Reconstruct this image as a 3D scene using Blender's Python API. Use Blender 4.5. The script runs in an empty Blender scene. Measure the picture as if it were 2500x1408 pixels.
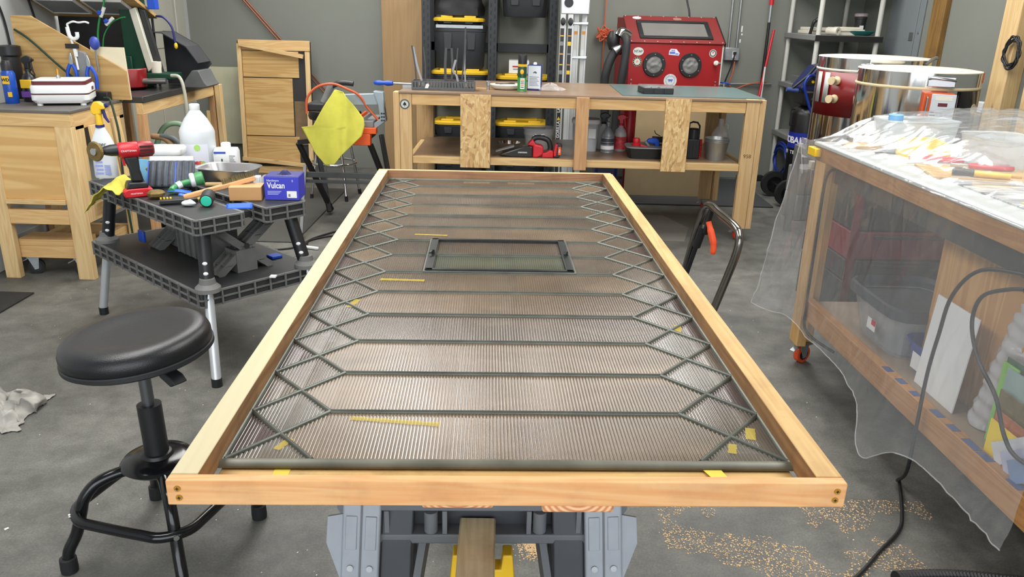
import bpy, bmesh, math, random
from mathutils import Matrix, Vector, Euler, noise
random.seed(7)
SC = bpy.context.scene
COL = SC.collection
PI = math.pi
R = math.radians

# ------------------------------------------------------------------ camera
cam = bpy.data.cameras.new('camera')
cam.sensor_width = 36.0
cam.lens = 27.79
cam.clip_start = 0.02
camo = bpy.data.objects.new('camera', cam)
COL.objects.link(camo)
camo.matrix_world = Matrix((
    (0.99966168, -0.02601012, 0.0, 0.0),
    (0.00861531, 0.33111719, -0.94355031, 0.0),
    (0.02454186, 0.94323108, 0.33122926, 1.40),
    (0, 0, 0, 1)))
SC.camera = camo

# ------------------------------------------------------------------ view, world, lights
SC.view_settings.view_transform = 'Standard'
SC.view_settings.look = 'None'
SC.view_settings.gamma = 1.0
SC.view_settings.use_curve_mapping = False
SC.view_settings.exposure = 0.45
SC.cycles.use_denoising = True
SC.cycles.max_bounces = 5
SC.cycles.glossy_bounces = 3
SC.cycles.transmission_bounces = 3
SC.cycles.diffuse_bounces = 3
SC.cycles.use_adaptive_sampling = True
SC.cycles.adaptive_threshold = 0.05
SC.cycles.transparent_max_bounces = 8
SC.cycles.caustics_reflective = False
SC.cycles.caustics_refractive = False
w = bpy.data.worlds.new('overcast_sky')
w.use_nodes = True
w.node_tree.nodes['Background'].inputs[0].default_value = (0.90, 0.95, 1.0, 1)
w.node_tree.nodes['Background'].inputs[1].default_value = 3.0
SC.world = w

def area(name, loc, rot, sx, sy, power, col=(1, 1, 1), portal=False):
    l = bpy.data.lights.new(name, 'AREA')
    l.shape = 'RECTANGLE'; l.size = sx; l.size_y = sy; l.energy = power; l.color = col
    l.cycles.is_portal = portal
    o = bpy.data.objects.new(name, l); COL.objects.link(o)
    o.location = loc; o.rotation_euler = rot
    return o
# open garage door behind the photographer lets the overcast daylight in
area('door_daylight_portal', (0, -1.6, 1.15), (R(90), 0, 0), 4.9, 2.3, 1.0, portal=True)
# added unseen fill lights under the ceiling, to even out the brightness
for lx, ly in ((-1.35, 2.2), (1.35, 2.2), (-1.35, 5.3), (1.35, 5.3)):
    area('ceiling_fill_light', (lx, ly, 2.62), (0, 0, 0), 1.1, 2.3, 54.0, (1.0, 0.985, 0.965))

# ------------------------------------------------------------------ materials
def lin(c):
    return tuple((x / 12.92 if x <= 0.04045 else ((x + 0.055) / 1.055) ** 2.4) for x in c)
def rgb(r, g, b):
    return lin((r / 255.0, g / 255.0, b / 255.0)) + (1.0,)
MATS = {}
def newmat(name):
    m = bpy.data.materials.new(name); m.use_nodes = True
    n = m.node_tree.nodes; l = m.node_tree.links
    b = n['Principled BSDF']
    MATS[name] = m
    return m, n, l, b
def setin(b, **k):
    for a, v in k.items():
        b.inputs[a.replace('_', ' ')].default_value = v
def plain(name, c, rough=0.5, metal=0.0, var=0.08, vs=14.0, bump=0.0, bs=120.0, spec=0.5, coat=0.0):
    if name in MATS: return MATS[name]
    m, n, l, b = newmat(name)
    setin(b, Roughness=rough, Metallic=metal)
    b.inputs['Specular IOR Level'].default_value = spec
    if coat: b.inputs['Coat Weight'].default_value = coat
    tc = n.new('ShaderNodeTexCoord')
    if var:
        t = n.new('ShaderNodeTexNoise'); t.inputs['Scale'].default_value = vs; t.inputs['Detail'].default_value = 5
        l.new(tc.outputs['Object'], t.inputs['Vector'])
        mx = n.new('ShaderNodeMix'); mx.data_type = 'RGBA'
        mx.inputs[6].default_value = tuple(x * (1 - var * 2.2) for x in c[:3]) + (1,)
        mx.inputs[7].default_value = tuple(min(1, x * (1 + var * 1.6) + var * 0.01) for x in c[:3]) + (1,)
        l.new(t.outputs['Fac'], mx.inputs[0]); l.new(mx.outputs[2], b.inputs['Base Color'])
    else:
        b.inputs['Base Color'].default_value = c
    if bump:
        t2 = n.new('ShaderNodeTexNoise'); t2.inputs['Scale'].default_value = bs; t2.inputs['Detail'].default_value = 3
        l.new(tc.outputs['Object'], t2.inputs['Vector'])
        bp = n.new('ShaderNodeBump'); bp.inputs['Strength'].default_value = bump; bp.inputs['Distance'].default_value = 0.002
        l.new(t2.outputs['Fac'], bp.inputs['Height']); l.new(bp.outputs[0], b.inputs['Normal'])
    return m
def wood(name, c1, c2, axis='x', grain=38.0, rough=0.62, knots=True, dirt=None, dirtamt=0.35, ring=0.42):
    """grain runs along axis (object space)"""
    if name in MATS: return MATS[name]
    def soft(c):
        g = 0.35*c[0] + 0.45*c[1] + 0.2*c[2]
        return tuple(min(1, (x*0.95 + g*0.05)*k) for x, k in zip(c[:3], (1.04, 1.05, 0.90))) + (1,)
    c1 = soft(c1); c2 = soft(c2)
    m, n, l, b = newmat(name)
    setin(b, Roughness=rough)
    b.inputs['Specular IOR Level'].default_value = 0.3
    tc = n.new('ShaderNodeTexCoord'); mp = n.new('ShaderNodeMapping')
    s = [1.0, 1.0, 1.0]; s['xyz'.index(axis)] = 0.07
    mp.inputs['Scale'].default_value = s
    l.new(tc.outputs['Object'], mp.inputs['Vector'])
    t = n.new('ShaderNodeTexNoise'); t.inputs['Scale'].default_value = grain; t.inputs['Detail'].default_value = 6; t.inputs['Distortion'].default_value = 1.2
    l.new(mp.outputs[0], t.inputs['Vector'])
    t3 = n.new('ShaderNodeTexNoise'); t3.inputs['Scale'].default_value = grain * 0.28; t3.inputs['Detail'].default_value = 2; t3.inputs['Distortion'].default_value = 2.0
    l.new(mp.outputs[0], t3.inputs['Vector'])
    wv = n.new('ShaderNodeMath'); wv.operation = 'MULTIPLY'; wv.inputs[1].default_value = 34.0
    l.new(t3.outputs['Fac'], wv.inputs[0])
    sn = n.new('ShaderNodeMath'); sn.operation = 'SINE'; l.new(wv.outputs[0], sn.inputs[0])
    rm = n.new('ShaderNodeMapRange'); rm.inputs[1].default_value = -1; rm.inputs[2].default_value = 1; rm.inputs[3].default_value = 0; rm.inputs[4].default_value = ring
    l.new(sn.outputs[0], rm.inputs[0])
    tf = n.new('ShaderNodeTexNoise'); tf.inputs['Scale'].default_value = grain * 6.5; tf.inputs['Detail'].default_value = 3
    mf = n.new('ShaderNodeMapping'); sf = [1.0, 1.0, 1.0]; sf['xyz'.index(axis)] = 0.03
    mf.inputs['Scale'].default_value = sf; l.new(tc.outputs['Object'], mf.inputs['Vector']); l.new(mf.outputs[0], tf.inputs['Vector'])
    av = n.new('ShaderNodeMath'); av.operation = 'MULTIPLY_ADD'; av.inputs[1].default_value = 0.55; l.new(tf.outputs['Fac'], av.inputs[0])
    hv_ = n.new('ShaderNodeMath'); hv_.operation = 'MULTIPLY'; hv_.inputs[1].default_value = 0.45; l.new(t.outputs['Fac'], hv_.inputs[0]); l.new(hv_.outputs[0], av.inputs[2])
    ad = n.new('ShaderNodeMath'); ad.operation = 'MULTIPLY_ADD'; ad.inputs[1].default_value = 0.75
    l.new(av.outputs[0], ad.inputs[0]); l.new(rm.outputs[0], ad.inputs[2])
    mx = n.new('ShaderNodeMix'); mx.data_type = 'RGBA'
    mx.inputs[6].default_value = c1; mx.inputs[7].default_value = c2
    l.new(ad.outputs[0], mx.inputs[0])
    col = mx.outputs[2]
    if knots:
        mk = n.new('ShaderNodeMapping'); s2 = [1.0, 1.0, 1.0]; s2['xyz'.index(axis)] = 0.45
        mk.inputs['Scale'].default_value = s2; mk.inputs['Location'].default_value = (0.37, 0.11, 0.23)
        l.new(tc.outputs['Object'], mk.inputs['Vector'])
        vo = n.new('ShaderNodeTexVoronoi'); vo.inputs['Scale'].default_value = 5.0
        l.new(mk.outputs[0], vo.inputs['Vector'])
        kr = n.new('ShaderNodeMapRange'); kr.inputs[1].default_value = 0.035; kr.inputs[2].default_value = 0.085; kr.inputs[3].default_value = 0.7; kr.inputs[4].default_value = 0.0
        l.new(vo.outputs['Distance'], kr.inputs[0])
        mk2 = n.new('ShaderNodeMix'); mk2.data_type = 'RGBA'
        mk2.inputs[7].default_value = tuple(x * 0.32 for x in c2[:3]) + (1,)
        l.new(col, mk2.inputs[6]); l.new(kr.outputs[0], mk2.inputs[0]); col = mk2.outputs[2]
    if dirt:
        t4 = n.new('ShaderNodeTexNoise'); t4.inputs['Scale'].default_value = 9.0; t4.inputs['Detail'].default_value = 8; t4.inputs['Roughness'].default_value = 0.65
        l.new(tc.outputs['Object'], t4.inputs['Vector'])
        r4 = n.new('ShaderNodeMapRange'); r4.inputs[1].default_value = 0.48; r4.inputs[2].default_value = 0.72; r4.inputs[3].default_value = 0; r4.inputs[4].default_value = dirtamt
        l.new(t4.outputs['Fac'], r4.inputs[0])
        m4 = n.new('ShaderNodeMix'); m4.data_type = 'RGBA'; m4.inputs[7].default_value = dirt
        l.new(col, m4.inputs[6]); l.new(r4.outputs[0], m4.inputs[0]); col = m4.outputs[2]
    l.new(col, b.inputs['Base Color'])
    bp = n.new('ShaderNodeBump'); bp.inputs['Strength'].default_value = 0.25; bp.inputs['Distance'].default_value = 0.001
    l.new(ad.outputs[0], bp.inputs['Height']); l.new(bp.outputs[0], b.inputs['Normal'])
    return m
def osb(name):
    if name in MATS: return MATS[name]
    m, n, l, b = newmat(name)
    setin(b, Roughness=0.65)
    tc = n.new('ShaderNodeTexCoord'); mp = n.new('ShaderNodeMapping')
    mp.inputs['Scale'].default_value = (1, 1, 0.45); mp.inputs['Rotation'].default_value = (0, 0.25, 0)
    l.new(tc.outputs['Object'], mp.inputs['Vector'])
    ns = n.new('ShaderNodeTexNoise'); ns.inputs['Scale'].default_value = 7
    l.new(mp.outputs[0], ns.inputs['Vector'])
    av = n.new('ShaderNodeMix'); av.data_type = 'VECTOR'; av.inputs[0].default_value = 0.12
    l.new(mp.outputs[0], av.inputs[4]); l.new(ns.outputs['Color'], av.inputs[5])
    vo = n.new('ShaderNodeTexVoronoi'); vo.inputs['Scale'].default_value = 95
    l.new(av.outputs[1], vo.inputs['Vector'])
    cr = n.new('ShaderNodeValToRGB')
    e = cr.color_ramp.elements
    e[0].position = 0.0; e[0].color = rgb(172, 132, 86)
    e[1].position = 1.0; e[1].color = rgb(228, 200, 146)
    for p, c in ((0.12, rgb(196, 154, 100)), (0.45, rgb(210, 172, 116)), (0.75, rgb(216, 182, 128))):
        x = e.new(p); x.color = c
    sp = n.new('ShaderNodeSeparateColor'); l.new(vo.outputs['Color'], sp.inputs[0])
    l.new(sp.outputs[0], cr.inputs[0]); l.new(cr.outputs[0], b.inputs['Base Color'])
    bp = n.new('ShaderNodeBump'); bp.inputs['Strength'].default_value = 0.3; bp.inputs['Distance'].default_value = 0.001
    l.new(sp.outputs[1], bp.inputs['Height']); l.new(bp.outputs[0], b.inputs['Normal'])
    return m
def concrete():
    m, n, l, b = newmat('polished_concrete_floor')
    tc = n.new('ShaderNodeTexCoord')
    def nz(s, d, r=0.55, dist=0.0):
        t = n.new('ShaderNodeTexNoise'); t.inputs['Scale'].default_value = s; t.inputs['Detail'].default_value = d; t.inputs['Roughness'].default_value = r; t.inputs['Distortion'].default_value = dist
        l.new(tc.outputs['Object'], t.inputs['Vector']); return t
    a = nz(1.3, 8, 0.6, 0.6); c = nz(9, 10, 0.7); d = nz(160, 3, 0.6)
    cr = n.new('ShaderNodeValToRGB'); e = cr.color_ramp.elements
    e[0].position = 0.28; e[0].color = rgb(84, 85, 82); e[1].position = 0.74; e[1].color = rgb(128, 127, 121)
    l.new(a.outputs['Fac'], cr.inputs[0])
    cr2 = n.new('ShaderNodeValToRGB'); e = cr2.color_ramp.elements
    e[0].position = 0.33; e[0].color = (0.55, 0.55, 0.55, 1); e[1].position = 0.68; e[1].color = (1.18, 1.17, 1.14, 1)
    l.new(c.outputs['Fac'], cr2.inputs[0])
    mu = n.new('ShaderNodeMix'); mu.data_type = 'RGBA'; mu.blend_type = 'MULTIPLY'; mu.inputs[0].default_value = 0.85
    l.new(cr.outputs[0], mu.inputs[6]); l.new(cr2.outputs[0], mu.inputs[7])
    cr3 = n.new('ShaderNodeValToRGB'); e = cr3.color_ramp.elements
    e[0].position = 0.35; e[0].color = (0.72, 0.72, 0.72, 1); e[1].position = 0.7; e[1].color = (1.15, 1.15, 1.13, 1)
    l.new(d.outputs['Fac'], cr3.inputs[0])
    mu2 = n.new('ShaderNodeMix'); mu2.data_type = 'RGBA'; mu2.blend_type = 'MULTIPLY'; mu2.inputs[0].default_value = 0.8
    l.new(mu.outputs[2], mu2.inputs[6]); l.new(cr3.outputs[0], mu2.inputs[7])
    l.new(mu2.outputs[2], b.inputs['Base Color'])
    rr = n.new('ShaderNodeMapRange'); rr.inputs[3].default_value = 0.42; rr.inputs[4].default_value = 0.72
    l.new(c.outputs['Fac'], rr.inputs[0]); l.new(rr.outputs[0], b.inputs['Roughness'])
    b.inputs['Specular IOR Level'].default_value = 0.4
    return m
def glassy(name, c, rough=0.1, alpha=0.35, trans=0.0, tint=None):
    """thin translucent plastic or glass: part transparent, part glossy/diffuse body"""
    if name in MATS: return MATS[name]
    m, n, l, b = newmat(name)
    setin(b, Roughness=rough); b.inputs['Base Color'].default_value = c
    tr = n.new('ShaderNodeBsdfTransparent'); tr.inputs[0].default_value = tint or (1, 1, 1, 1)
    mx = n.new('ShaderNodeMixShader'); mx.inputs[0].default_value = alpha
    l.new(tr.outputs[0], mx.inputs[1]); l.new(b.outputs[0], mx.inputs[2])
    l.new(mx.outputs[0], n['Material Output'].inputs[0])
    return m
W4 = (1, 1, 1, 1)

# ------------------------------------------------------------------ mesh helpers
class MB:
    def __init__(s): s.v = []; s.f = []
    def add(s, vs, fs, M=None):
        o = len(s.v)
        s.v += [tuple(M @ Vector(p)) if M is not None else tuple(p) for p in vs]
        s.f += [tuple(i + o for i in f) for f in fs]
        return s
    def box(s, x0, x1, y0, y1, z0, z1, M=None):
        return s.add([(x0,y0,z0),(x1,y0,z0),(x1,y1,z0),(x0,y1,z0),(x0,y0,z1),(x1,y0,z1),(x1,y1,z1),(x0,y1,z1)],
              [(0,3,2,1),(4,5,6,7),(0,1,5,4),(1,2,6,5),(2,3,7,6),(3,0,4,7)], M)
    def cbox(s, c, d, M=None):
        return s.box(c[0]-d[0]/2, c[0]+d[0]/2, c[1]-d[1]/2, c[1]+d[1]/2, c[2]-d[2]/2, c[2]+d[2]/2, M)
    def beam(s, p, q, w, h, up=(0,0,1)):
        """box of width w (sideways) and height h (along up) from p to q"""
        p = Vector(p); q = Vector(q); d = (q - p); L = d.length; d.normalize()
        up = Vector(up)
        side = d.cross(up)
        if side.length < 1e-5: side = d.cross(Vector((1,0,0)))
        side.normalize(); u2 = side.cross(d).normalized()
        M = Matrix((( d.x, side.x, u2.x, p.x),(d.y, side.y, u2.y, p.y),(d.z, side.z, u2.z, p.z),(0,0,0,1)))
        return s.box(0, L, -w/2, w/2, -h/2, h/2, M)
    def ring(s, pts_rings, caps=True, closed=False):
        n = len(pts_rings[0]); o = len(s.v)
        for r in pts_rings: s.v += [tuple(p) for p in r]
        k = len(pts_rings)
        for i in range(k if closed else k - 1):
            a = o + i * n; b = o + ((i + 1) % k) * n
            for j in range(n):
                s.f.append((a + j, a + (j+1) % n, b + (j+1) % n, b + j))
        if caps and not closed:
            s.f.append(tuple(o + j for j in reversed(range(n))))
            s.f.append(tuple(o + (k-1)*n + j for j in range(n)))
        return s
    def tube(s, pts, r, n=10, caps=True, closed=False):
        P = [Vector(p) for p in pts]; k = len(P)
        rr = r if isinstance(r, (list, tuple)) else [r] * k
        rings = []; prev = None
        for i in range(k):
            if closed: t = (P[(i+1) % k] - P[i-1])
            elif i == 0: t = P[1] - P[0]
            elif i == k-1: t = P[-1] - P[-2]
            else: t = (P[i+1] - P[i]).normalized() + (P[i] - P[i-1]).normalized()
            t.normalize()
            if prev is None:
                a = Vector((0,0,1)) if abs(t.z) < 0.9 else Vector((1,0,0))
                x = t.cross(a).normalized()
            else:
                x = prev - t * prev.dot(t); x.normalize()
            prev = x; y = t.cross(x)
            rings.append([P[i] + (x * math.cos(2*PI*j/n) + y * math.sin(2*PI*j/n)) * rr[i] for j in range(n)])
        return s.ring(rings, caps, closed)
    def cyl(s, p, q, r, r2=None, n=20):
        return s.tube([p, q], [r, r if r2 is None else r2], n)
    def lathe(s, prof, n=28, M=None, sx=1.0, sy=1.0, power=2.0):
        """prof [(r,z)] around z; power>2 makes a rounded square"""
        rings = []
        for r, z in prof:
            ring = []
            for j in range(n):
                a = 2*PI*j/n; c, d = math.cos(a), math.sin(a)
                k = 1.0 if power == 2.0 else (abs(c)**power + abs(d)**power) ** (-1.0/power)
                p = Vector((r*c*k*sx, r*d*k*sy, z))
                ring.append(M @ p if M is not None else p)
            rings.append(ring)
        return s.ring(rings)
    def prism(s, poly, a, b, axis='z', M=None):
        """extrude 2d polygon along axis from a to b. axis z:(x,y) y:(x,z) x:(y,z)"""
        def P(u, v, w):
            return {'z': (u, v, w), 'y': (u, w, v), 'x': (w, u, v)}[axis]
        n = len(poly)
        vs = [P(u, v, a) for u, v in poly] + [P(u, v, b) for u, v in poly]
        fs = [tuple(range(n)), tuple(reversed(range(n, 2*n)))] + [(j, n + j, n + (j+1) % n, (j+1) % n) for j in range(n)]
        return s.add(vs, fs, M)
    def ball(s, c, r, n=14, sx=1, sy=1, sz=1, M=None):
        k = max(6, n // 2); prof = [(max(1e-4, r*math.sin(PI*i/k)), -r*math.cos(PI*i/k)*1.0) for i in range(k+1)]
        T = Matrix.Translation(c) @ Matrix.Diagonal((sx, sy, sz, 1))
        if M is not None: T = M @ T
        return s.lathe(prof, n, T)
    def sheet(s, fn, nu, nv):
        o = len(s.v)
        for i in range(nu+1):
            for j in range(nv+1): s.v.append(tuple(fn(i/nu, j/nv)))
        for i in range(nu):
            for j in range(nv):
                a = o + i*(nv+1) + j
                s.f.append((a, a+1, a+nv+2, a+nv+1))
        return s
    def build(s, name, mat, parent=None, smooth=None, bevel=0.0, solid=0.0, seg=2, loc=None, rot=None, fix=True):
        me = bpy.data.meshes.new(name)
        me.from_pydata(s.v, [], s.f)
        if fix:
            bm = bmesh.new(); bm.from_mesh(me); bmesh.ops.recalc_face_normals(bm, faces=bm.faces); bm.to_mesh(me); bm.free()
        me.validate(); me.update()
        if mat is not None: me.materials.append(mat)
        if smooth:
            me.shade_smooth(); me.set_sharp_from_angle(angle=R(smooth))
        o = bpy.data.objects.new(name, me); COL.objects.link(o)
        if parent is not None: o.parent = parent
        if loc is not None: o.location = loc
        if rot is not None: o.rotation_euler = rot
        if solid:
            md = o.modifiers.new('thick', 'SOLIDIFY'); md.thickness = solid; md.offset = 0
        if bevel:
            md = o.modifiers.new('bevel', 'BEVEL'); md.width = bevel; md.segments = seg; md.limit_method = 'ANGLE'; md.angle_limit = R(40)
            me.shade_smooth(); me.set_sharp_from_angle(angle=R(smooth or 35)); md.harden_normals = False
        return o
def tag(o, label, cat, group=None, kind=None):
    if label: o['label'] = label
    if cat: o['category'] = cat
    if group: o['group'] = group
    if kind: o['kind'] = kind
    return o
def thing(name, label, cat, loc=(0,0,0), rz=0.0, group=None, rot=None):
    o = bpy.data.objects.new(name, None); COL.objects.link(o)
    o.location = loc; o.rotation_euler = rot if rot else (0, 0, rz)
    o.empty_display_size = 0.05
    return tag(o, label, cat, group)
def struct(o): o['kind'] = 'structure'; return o
def copy_tree(o, parent=None):
    c = o.copy(); COL.objects.link(c); c.parent = parent
    for ch in list(o.children): copy_tree(ch, c)
    return c
def text(body, name, mat, parent, loc, rot, size, ext=0.0004, align='CENTER', bold=0.0, sx=1.0, shear=0.0):
    cu = bpy.data.curves.new(name, 'FONT'); cu.body = body; cu.size = size; cu.extrude = ext
    cu.align_x = align; cu.align_y = 'CENTER'; cu.offset = bold; cu.resolution_u = 3; cu.shear = shear
    tmp = bpy.data.objects.new('tmp_text', cu); COL.objects.link(tmp)
    me = bpy.data.meshes.new_from_object(tmp.evaluated_get(bpy.context.evaluated_depsgraph_get()))
    bpy.data.objects.remove(tmp); bpy.data.curves.remove(cu)
    me.name = name; me.materials.clear(); me.materials.append(mat)
    o = bpy.data.objects.new(name, me); COL.objects.link(o); o.parent = parent
    o.location = loc; o.rotation_euler = rot; o.scale = (sx, 1, 1)
    return o
def arc(cx, cy, r, a0, a1, n):
    return [(cx + r*math.cos(R(a0 + (a1-a0)*i/n)), cy + r*math.sin(R(a0 + (a1-a0)*i/n))) for i in range(n+1)]
def smoothpath(pts, k=6):
    """catmull-rom through points"""
    P = [Vector(p) for p in pts]; out = []
    for i in range(len(P)-1):
        a = P[max(0, i-1)]; b = P[i]; c = P[i+1]; d = P[min(len(P)-1, i+2)]
        for j in range(k):
            t = j / k
            out.append(0.5*((2*b) + (c-a)*t + (2*a-5*b+4*c-d)*t*t + (3*b-a-3*c+d)*t**3))
    out.append(P[-1]); return out
def roundpoly(w, h, r, n=4):
    pts = []
    for cx, cy, a in ((w/2-r, h/2-r, 0), (-w/2+r, h/2-r, 90), (-w/2+r, -h/2+r, 180), (w/2-r, -h/2+r, 270)):
        pts += arc(cx, cy, r, a, a+90, n)
    return pts
FX = (R(90), 0, 0)          # text upright, facing the camera side (-y)

# common materials
M_pine = wood('pale_pine_along_x', rgb(226, 196, 152), rgb(198, 156, 108), 'x')
M_piney = wood('pale_pine_along_y', rgb(226, 196, 152), rgb(198, 156, 108), 'y')
M_pinez = wood('pale_pine_along_z', rgb(228, 200, 158), rgb(202, 164, 120), 'z')
M_ply = wood('plywood_sheet_grain_x', rgb(208, 174, 122), rgb(184, 144, 94), 'x', grain=22, knots=True, ring=0.7)
M_plyz = wood('plywood_sheet_grain_z', rgb(222, 190, 142), rgb(198, 158, 108), 'z', grain=16, knots=True, ring=0.75)
M_osb = osb('oriented_strand_board')
M_black = plain('black_plastic', rgb(30, 31, 33), 0.42)
M_blackmatt = plain('black_matt_plastic', rgb(38, 39, 41), 0.6, bump=0.15)
M_rubber = plain('black_rubber', rgb(26, 26, 27), 0.75)
M_white = plain('white_plastic', rgb(232, 234, 234), 0.4, var=0.02)
M_offwhite = plain('off_white_plaster', rgb(222, 216, 200), 0.7, var=0.05)
M_grey = plain('grey_plastic', rgb(128, 130, 131), 0.5)
M_steel = plain('brushed_steel', rgb(190, 192, 195), 0.3, 1.0, var=0.05)
M_chrome = plain('polished_chrome', rgb(225, 226, 228), 0.08, 1.0, var=0.0)
M_zinc = plain('galvanised_zinc', rgb(170, 174, 176), 0.42, 0.8, var=0.1, vs=30)
M_alu = plain('satin_aluminium_tube', rgb(214, 218, 222), 0.35, 0.55, var=0.04)
M_red = plain('red_plastic', rgb(196, 30, 42), 0.4, var=0.03)
M_blue = plain('blue_plastic', rgb(28, 78, 190), 0.42, var=0.04)
M_navy = plain('navy_plastic', rgb(38, 36, 100), 0.45)
M_yellow = plain('yellow_plastic', rgb(236, 190, 40), 0.42, var=0.04)
M_orange = plain('orange_plastic', rgb(236, 96, 40), 0.45, var=0.03)
M_green = plain('dark_green_enamel', rgb(10, 62, 44), 0.4, var=0.08)
M_lead = plain('oxidised_lead_came', rgb(102, 106, 97), 0.33, 0.3, var=0.25, vs=22)
M_ink = plain('black_print_ink', rgb(24, 24, 26), 0.6, var=0)
M_whiteink = plain('white_print_ink', rgb(240, 240, 240), 0.6, var=0)
# ================================================================== the room
M_wall = plain('grey_painted_drywall', rgb(129, 132, 124), 0.85, var=0.03, vs=3, bump=0.05, bs=300)
M_wallw = plain('pale_painted_drywall', rgb(188, 191, 190), 0.8, var=0.03, vs=3)
M_trimw = plain('cream_white_gloss_trim', rgb(176, 176, 164), 0.45, var=0.03)
struct(MB().box(-3.0, 3.1, -6.0, 7.4, -0.1, 0.0).build('floor', concrete()))
struct(MB().box(-3.0, 3.1, 7.25, 7.4, 0, 2.75).build('wall_back', M_wall))
struct(MB().box(-3.0, -2.88, -1.6, 7.25, 0, 2.75).build('wall_left', M_wallw))
struct(MB().box(2.97, 3.1, -1.6, 7.25, 0, 2.75).build('wall_right', M_wall))
struct(MB().box(-3.0, 3.1, -1.6, 7.4, 2.75, 2.85).build('ceiling', M_wallw))
fw = MB(); fw.box(-3.0, -2.45, -1.75, -1.6, 0, 2.75); fw.box(2.45, 3.1, -1.75, -1.6, 0, 2.75); fw.box(-2.45, 2.45, -1.75, -1.6, 2.3, 2.75)
struct(fw.build('wall_front', M_wallw))
struct(MB().box(-2.88, -2.76, 3.2, 5.8, 0, 0.16).build('baseboard_left', M_wallw, bevel=0.004))
d = struct(MB().box(-2.88, -2.845, 5.95, 6.86, 0, 2.05).build('door_1', M_trimw))
for z0, z1 in ((0.2, 0.9), (1.05, 1.9)):
    MB().box(-2.845, -2.838, 6.08, 6.34, z0, z1).build('door_panel', M_trimw, d, bevel=0.004)
    MB().box(-2.845, -2.838, 6.46, 6.72, z0, z1).build('door_panel', M_trimw, d, bevel=0.004)
tr = MB(); tr.box(-2.88, -2.83, 6.88, 7.06, 0, 2.15); tr.box(-2.88, -2.86, 7.06, 7.1, 0, 2.15)
struct(tr.build('trim_1', M_trimw, bevel=0.006))
# rough timber board and post fixed to the right wall
struct(MB().box(2.93, 2.97, 5.80, 5.98, 0, 2.75).build('trim_2', wood('rough_tan_stud', rgb(158, 122, 70), rgb(116, 82, 44), 'z', grain=30, dirt=rgb(80, 56, 34)), bevel=0.003))
struct(MB().box(2.88, 2.97, 4.83, 5.0, 0, 2.75).build('trim_3', M_pinez, bevel=0.003))

# ================================================================== wooden frame with the leaded window
A = 0.0375
FO = (-0.3752, 0.7511, 0.0)
M_fcream = wood('cream_planed_pine', rgb(204, 192, 168), rgb(192, 176, 146), 'y', grain=30, knots=False, ring=0.25)
M_fpine = wood('yellow_knotty_pine', rgb(212, 178, 126), rgb(186, 144, 92), 'y', grain=42, dirt=rgb(120, 84, 50), dirtamt=0.25)
M_ffront = wood('orange_fir', rgb(236, 188, 140), rgb(220, 150, 98), 'x', grain=70, knots=False, dirt=rgb(120, 90, 66), dirtamt=0.3)
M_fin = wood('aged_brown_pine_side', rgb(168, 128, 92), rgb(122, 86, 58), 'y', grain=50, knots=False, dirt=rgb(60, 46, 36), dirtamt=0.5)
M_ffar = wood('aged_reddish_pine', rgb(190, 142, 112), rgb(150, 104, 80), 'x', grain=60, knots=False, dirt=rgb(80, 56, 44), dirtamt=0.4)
fr = thing('window_crate', 'long shallow timber frame of pine rails holding the leaded window', 'frame', FO, A)
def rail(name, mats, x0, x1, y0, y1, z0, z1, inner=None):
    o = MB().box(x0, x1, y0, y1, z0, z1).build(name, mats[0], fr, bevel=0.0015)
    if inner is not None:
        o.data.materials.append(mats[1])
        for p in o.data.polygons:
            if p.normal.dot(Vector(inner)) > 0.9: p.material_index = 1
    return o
ZB, ZT = 0.874, 0.905
nr = rail('near_rail', (M_ffront,), 0, 0.761, -0.007, 0.0075, ZB, ZT)
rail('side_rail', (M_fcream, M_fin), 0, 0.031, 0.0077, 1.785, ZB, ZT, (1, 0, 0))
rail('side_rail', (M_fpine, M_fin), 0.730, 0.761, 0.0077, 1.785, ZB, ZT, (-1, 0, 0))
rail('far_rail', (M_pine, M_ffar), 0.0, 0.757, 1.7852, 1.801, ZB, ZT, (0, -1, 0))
M_brass = plain('yellow_zinc_screw', rgb(214, 158, 60), 0.35, 0.7, var=0.05)
for ux, z in ((0.0125, 0.8955), (0.0135, 0.884), (0.7500, 0.8955), (0.7490, 0.884)):
    sc = MB().cyl((ux, -0.0082, z), (ux, -0.004, z), 0.0036, n=18)
    so = sc.build('screw_head', M_brass, nr, smooth=40)
    cr = MB(); cr.cbox((ux, -0.0084, z), (0.0036, 0.0004, 0.0009)); cr.cbox((ux, -0.0084, z), (0.0009, 0.0004, 0.0036))
    cr.build('screw_slot', M_ink, nr)
M_cross = wood('stained_yellow_pine', rgb(226, 190, 132), rgb(196, 152, 96), 'x', grain=46, knots=True, dirt=rgb(40, 32, 26), dirtamt=0.45)
MB().box(0.034, 0.727, 0.022, 0.112, 0.8625, 0.8722).build('cross_plank', M_cross, fr, bevel=0.001)
MB().box(0.034, 0.727, 1.70, 1.78, 0.8585, 0.867).build('cross_plank', M_cross, fr, bevel=0.001)
M_tapey = plain('yellow_paper_tape', rgb(232, 206, 70), 0.7)
MB().box(0.098, 0.117, 0.030, 0.11, 0.8723, 0.8727).build('yellow_tape', M_tapey, fr)
MB().box(0.092, 0.118, 0.024, 0.034, 0.8723, 0.8732).build('charred_mark', M_ink, fr)
cl = MB().add([(0.618, 0.070, 0.8745), (0.640, 0.072, 0.8745), (0.648, 0.034, 0.875), (0.625, 0.05, 0.8745)], [(0, 1, 2, 3)])
cl.build('yellow_paper_scrap', M_tapey, fr, solid=0.0006)

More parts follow.
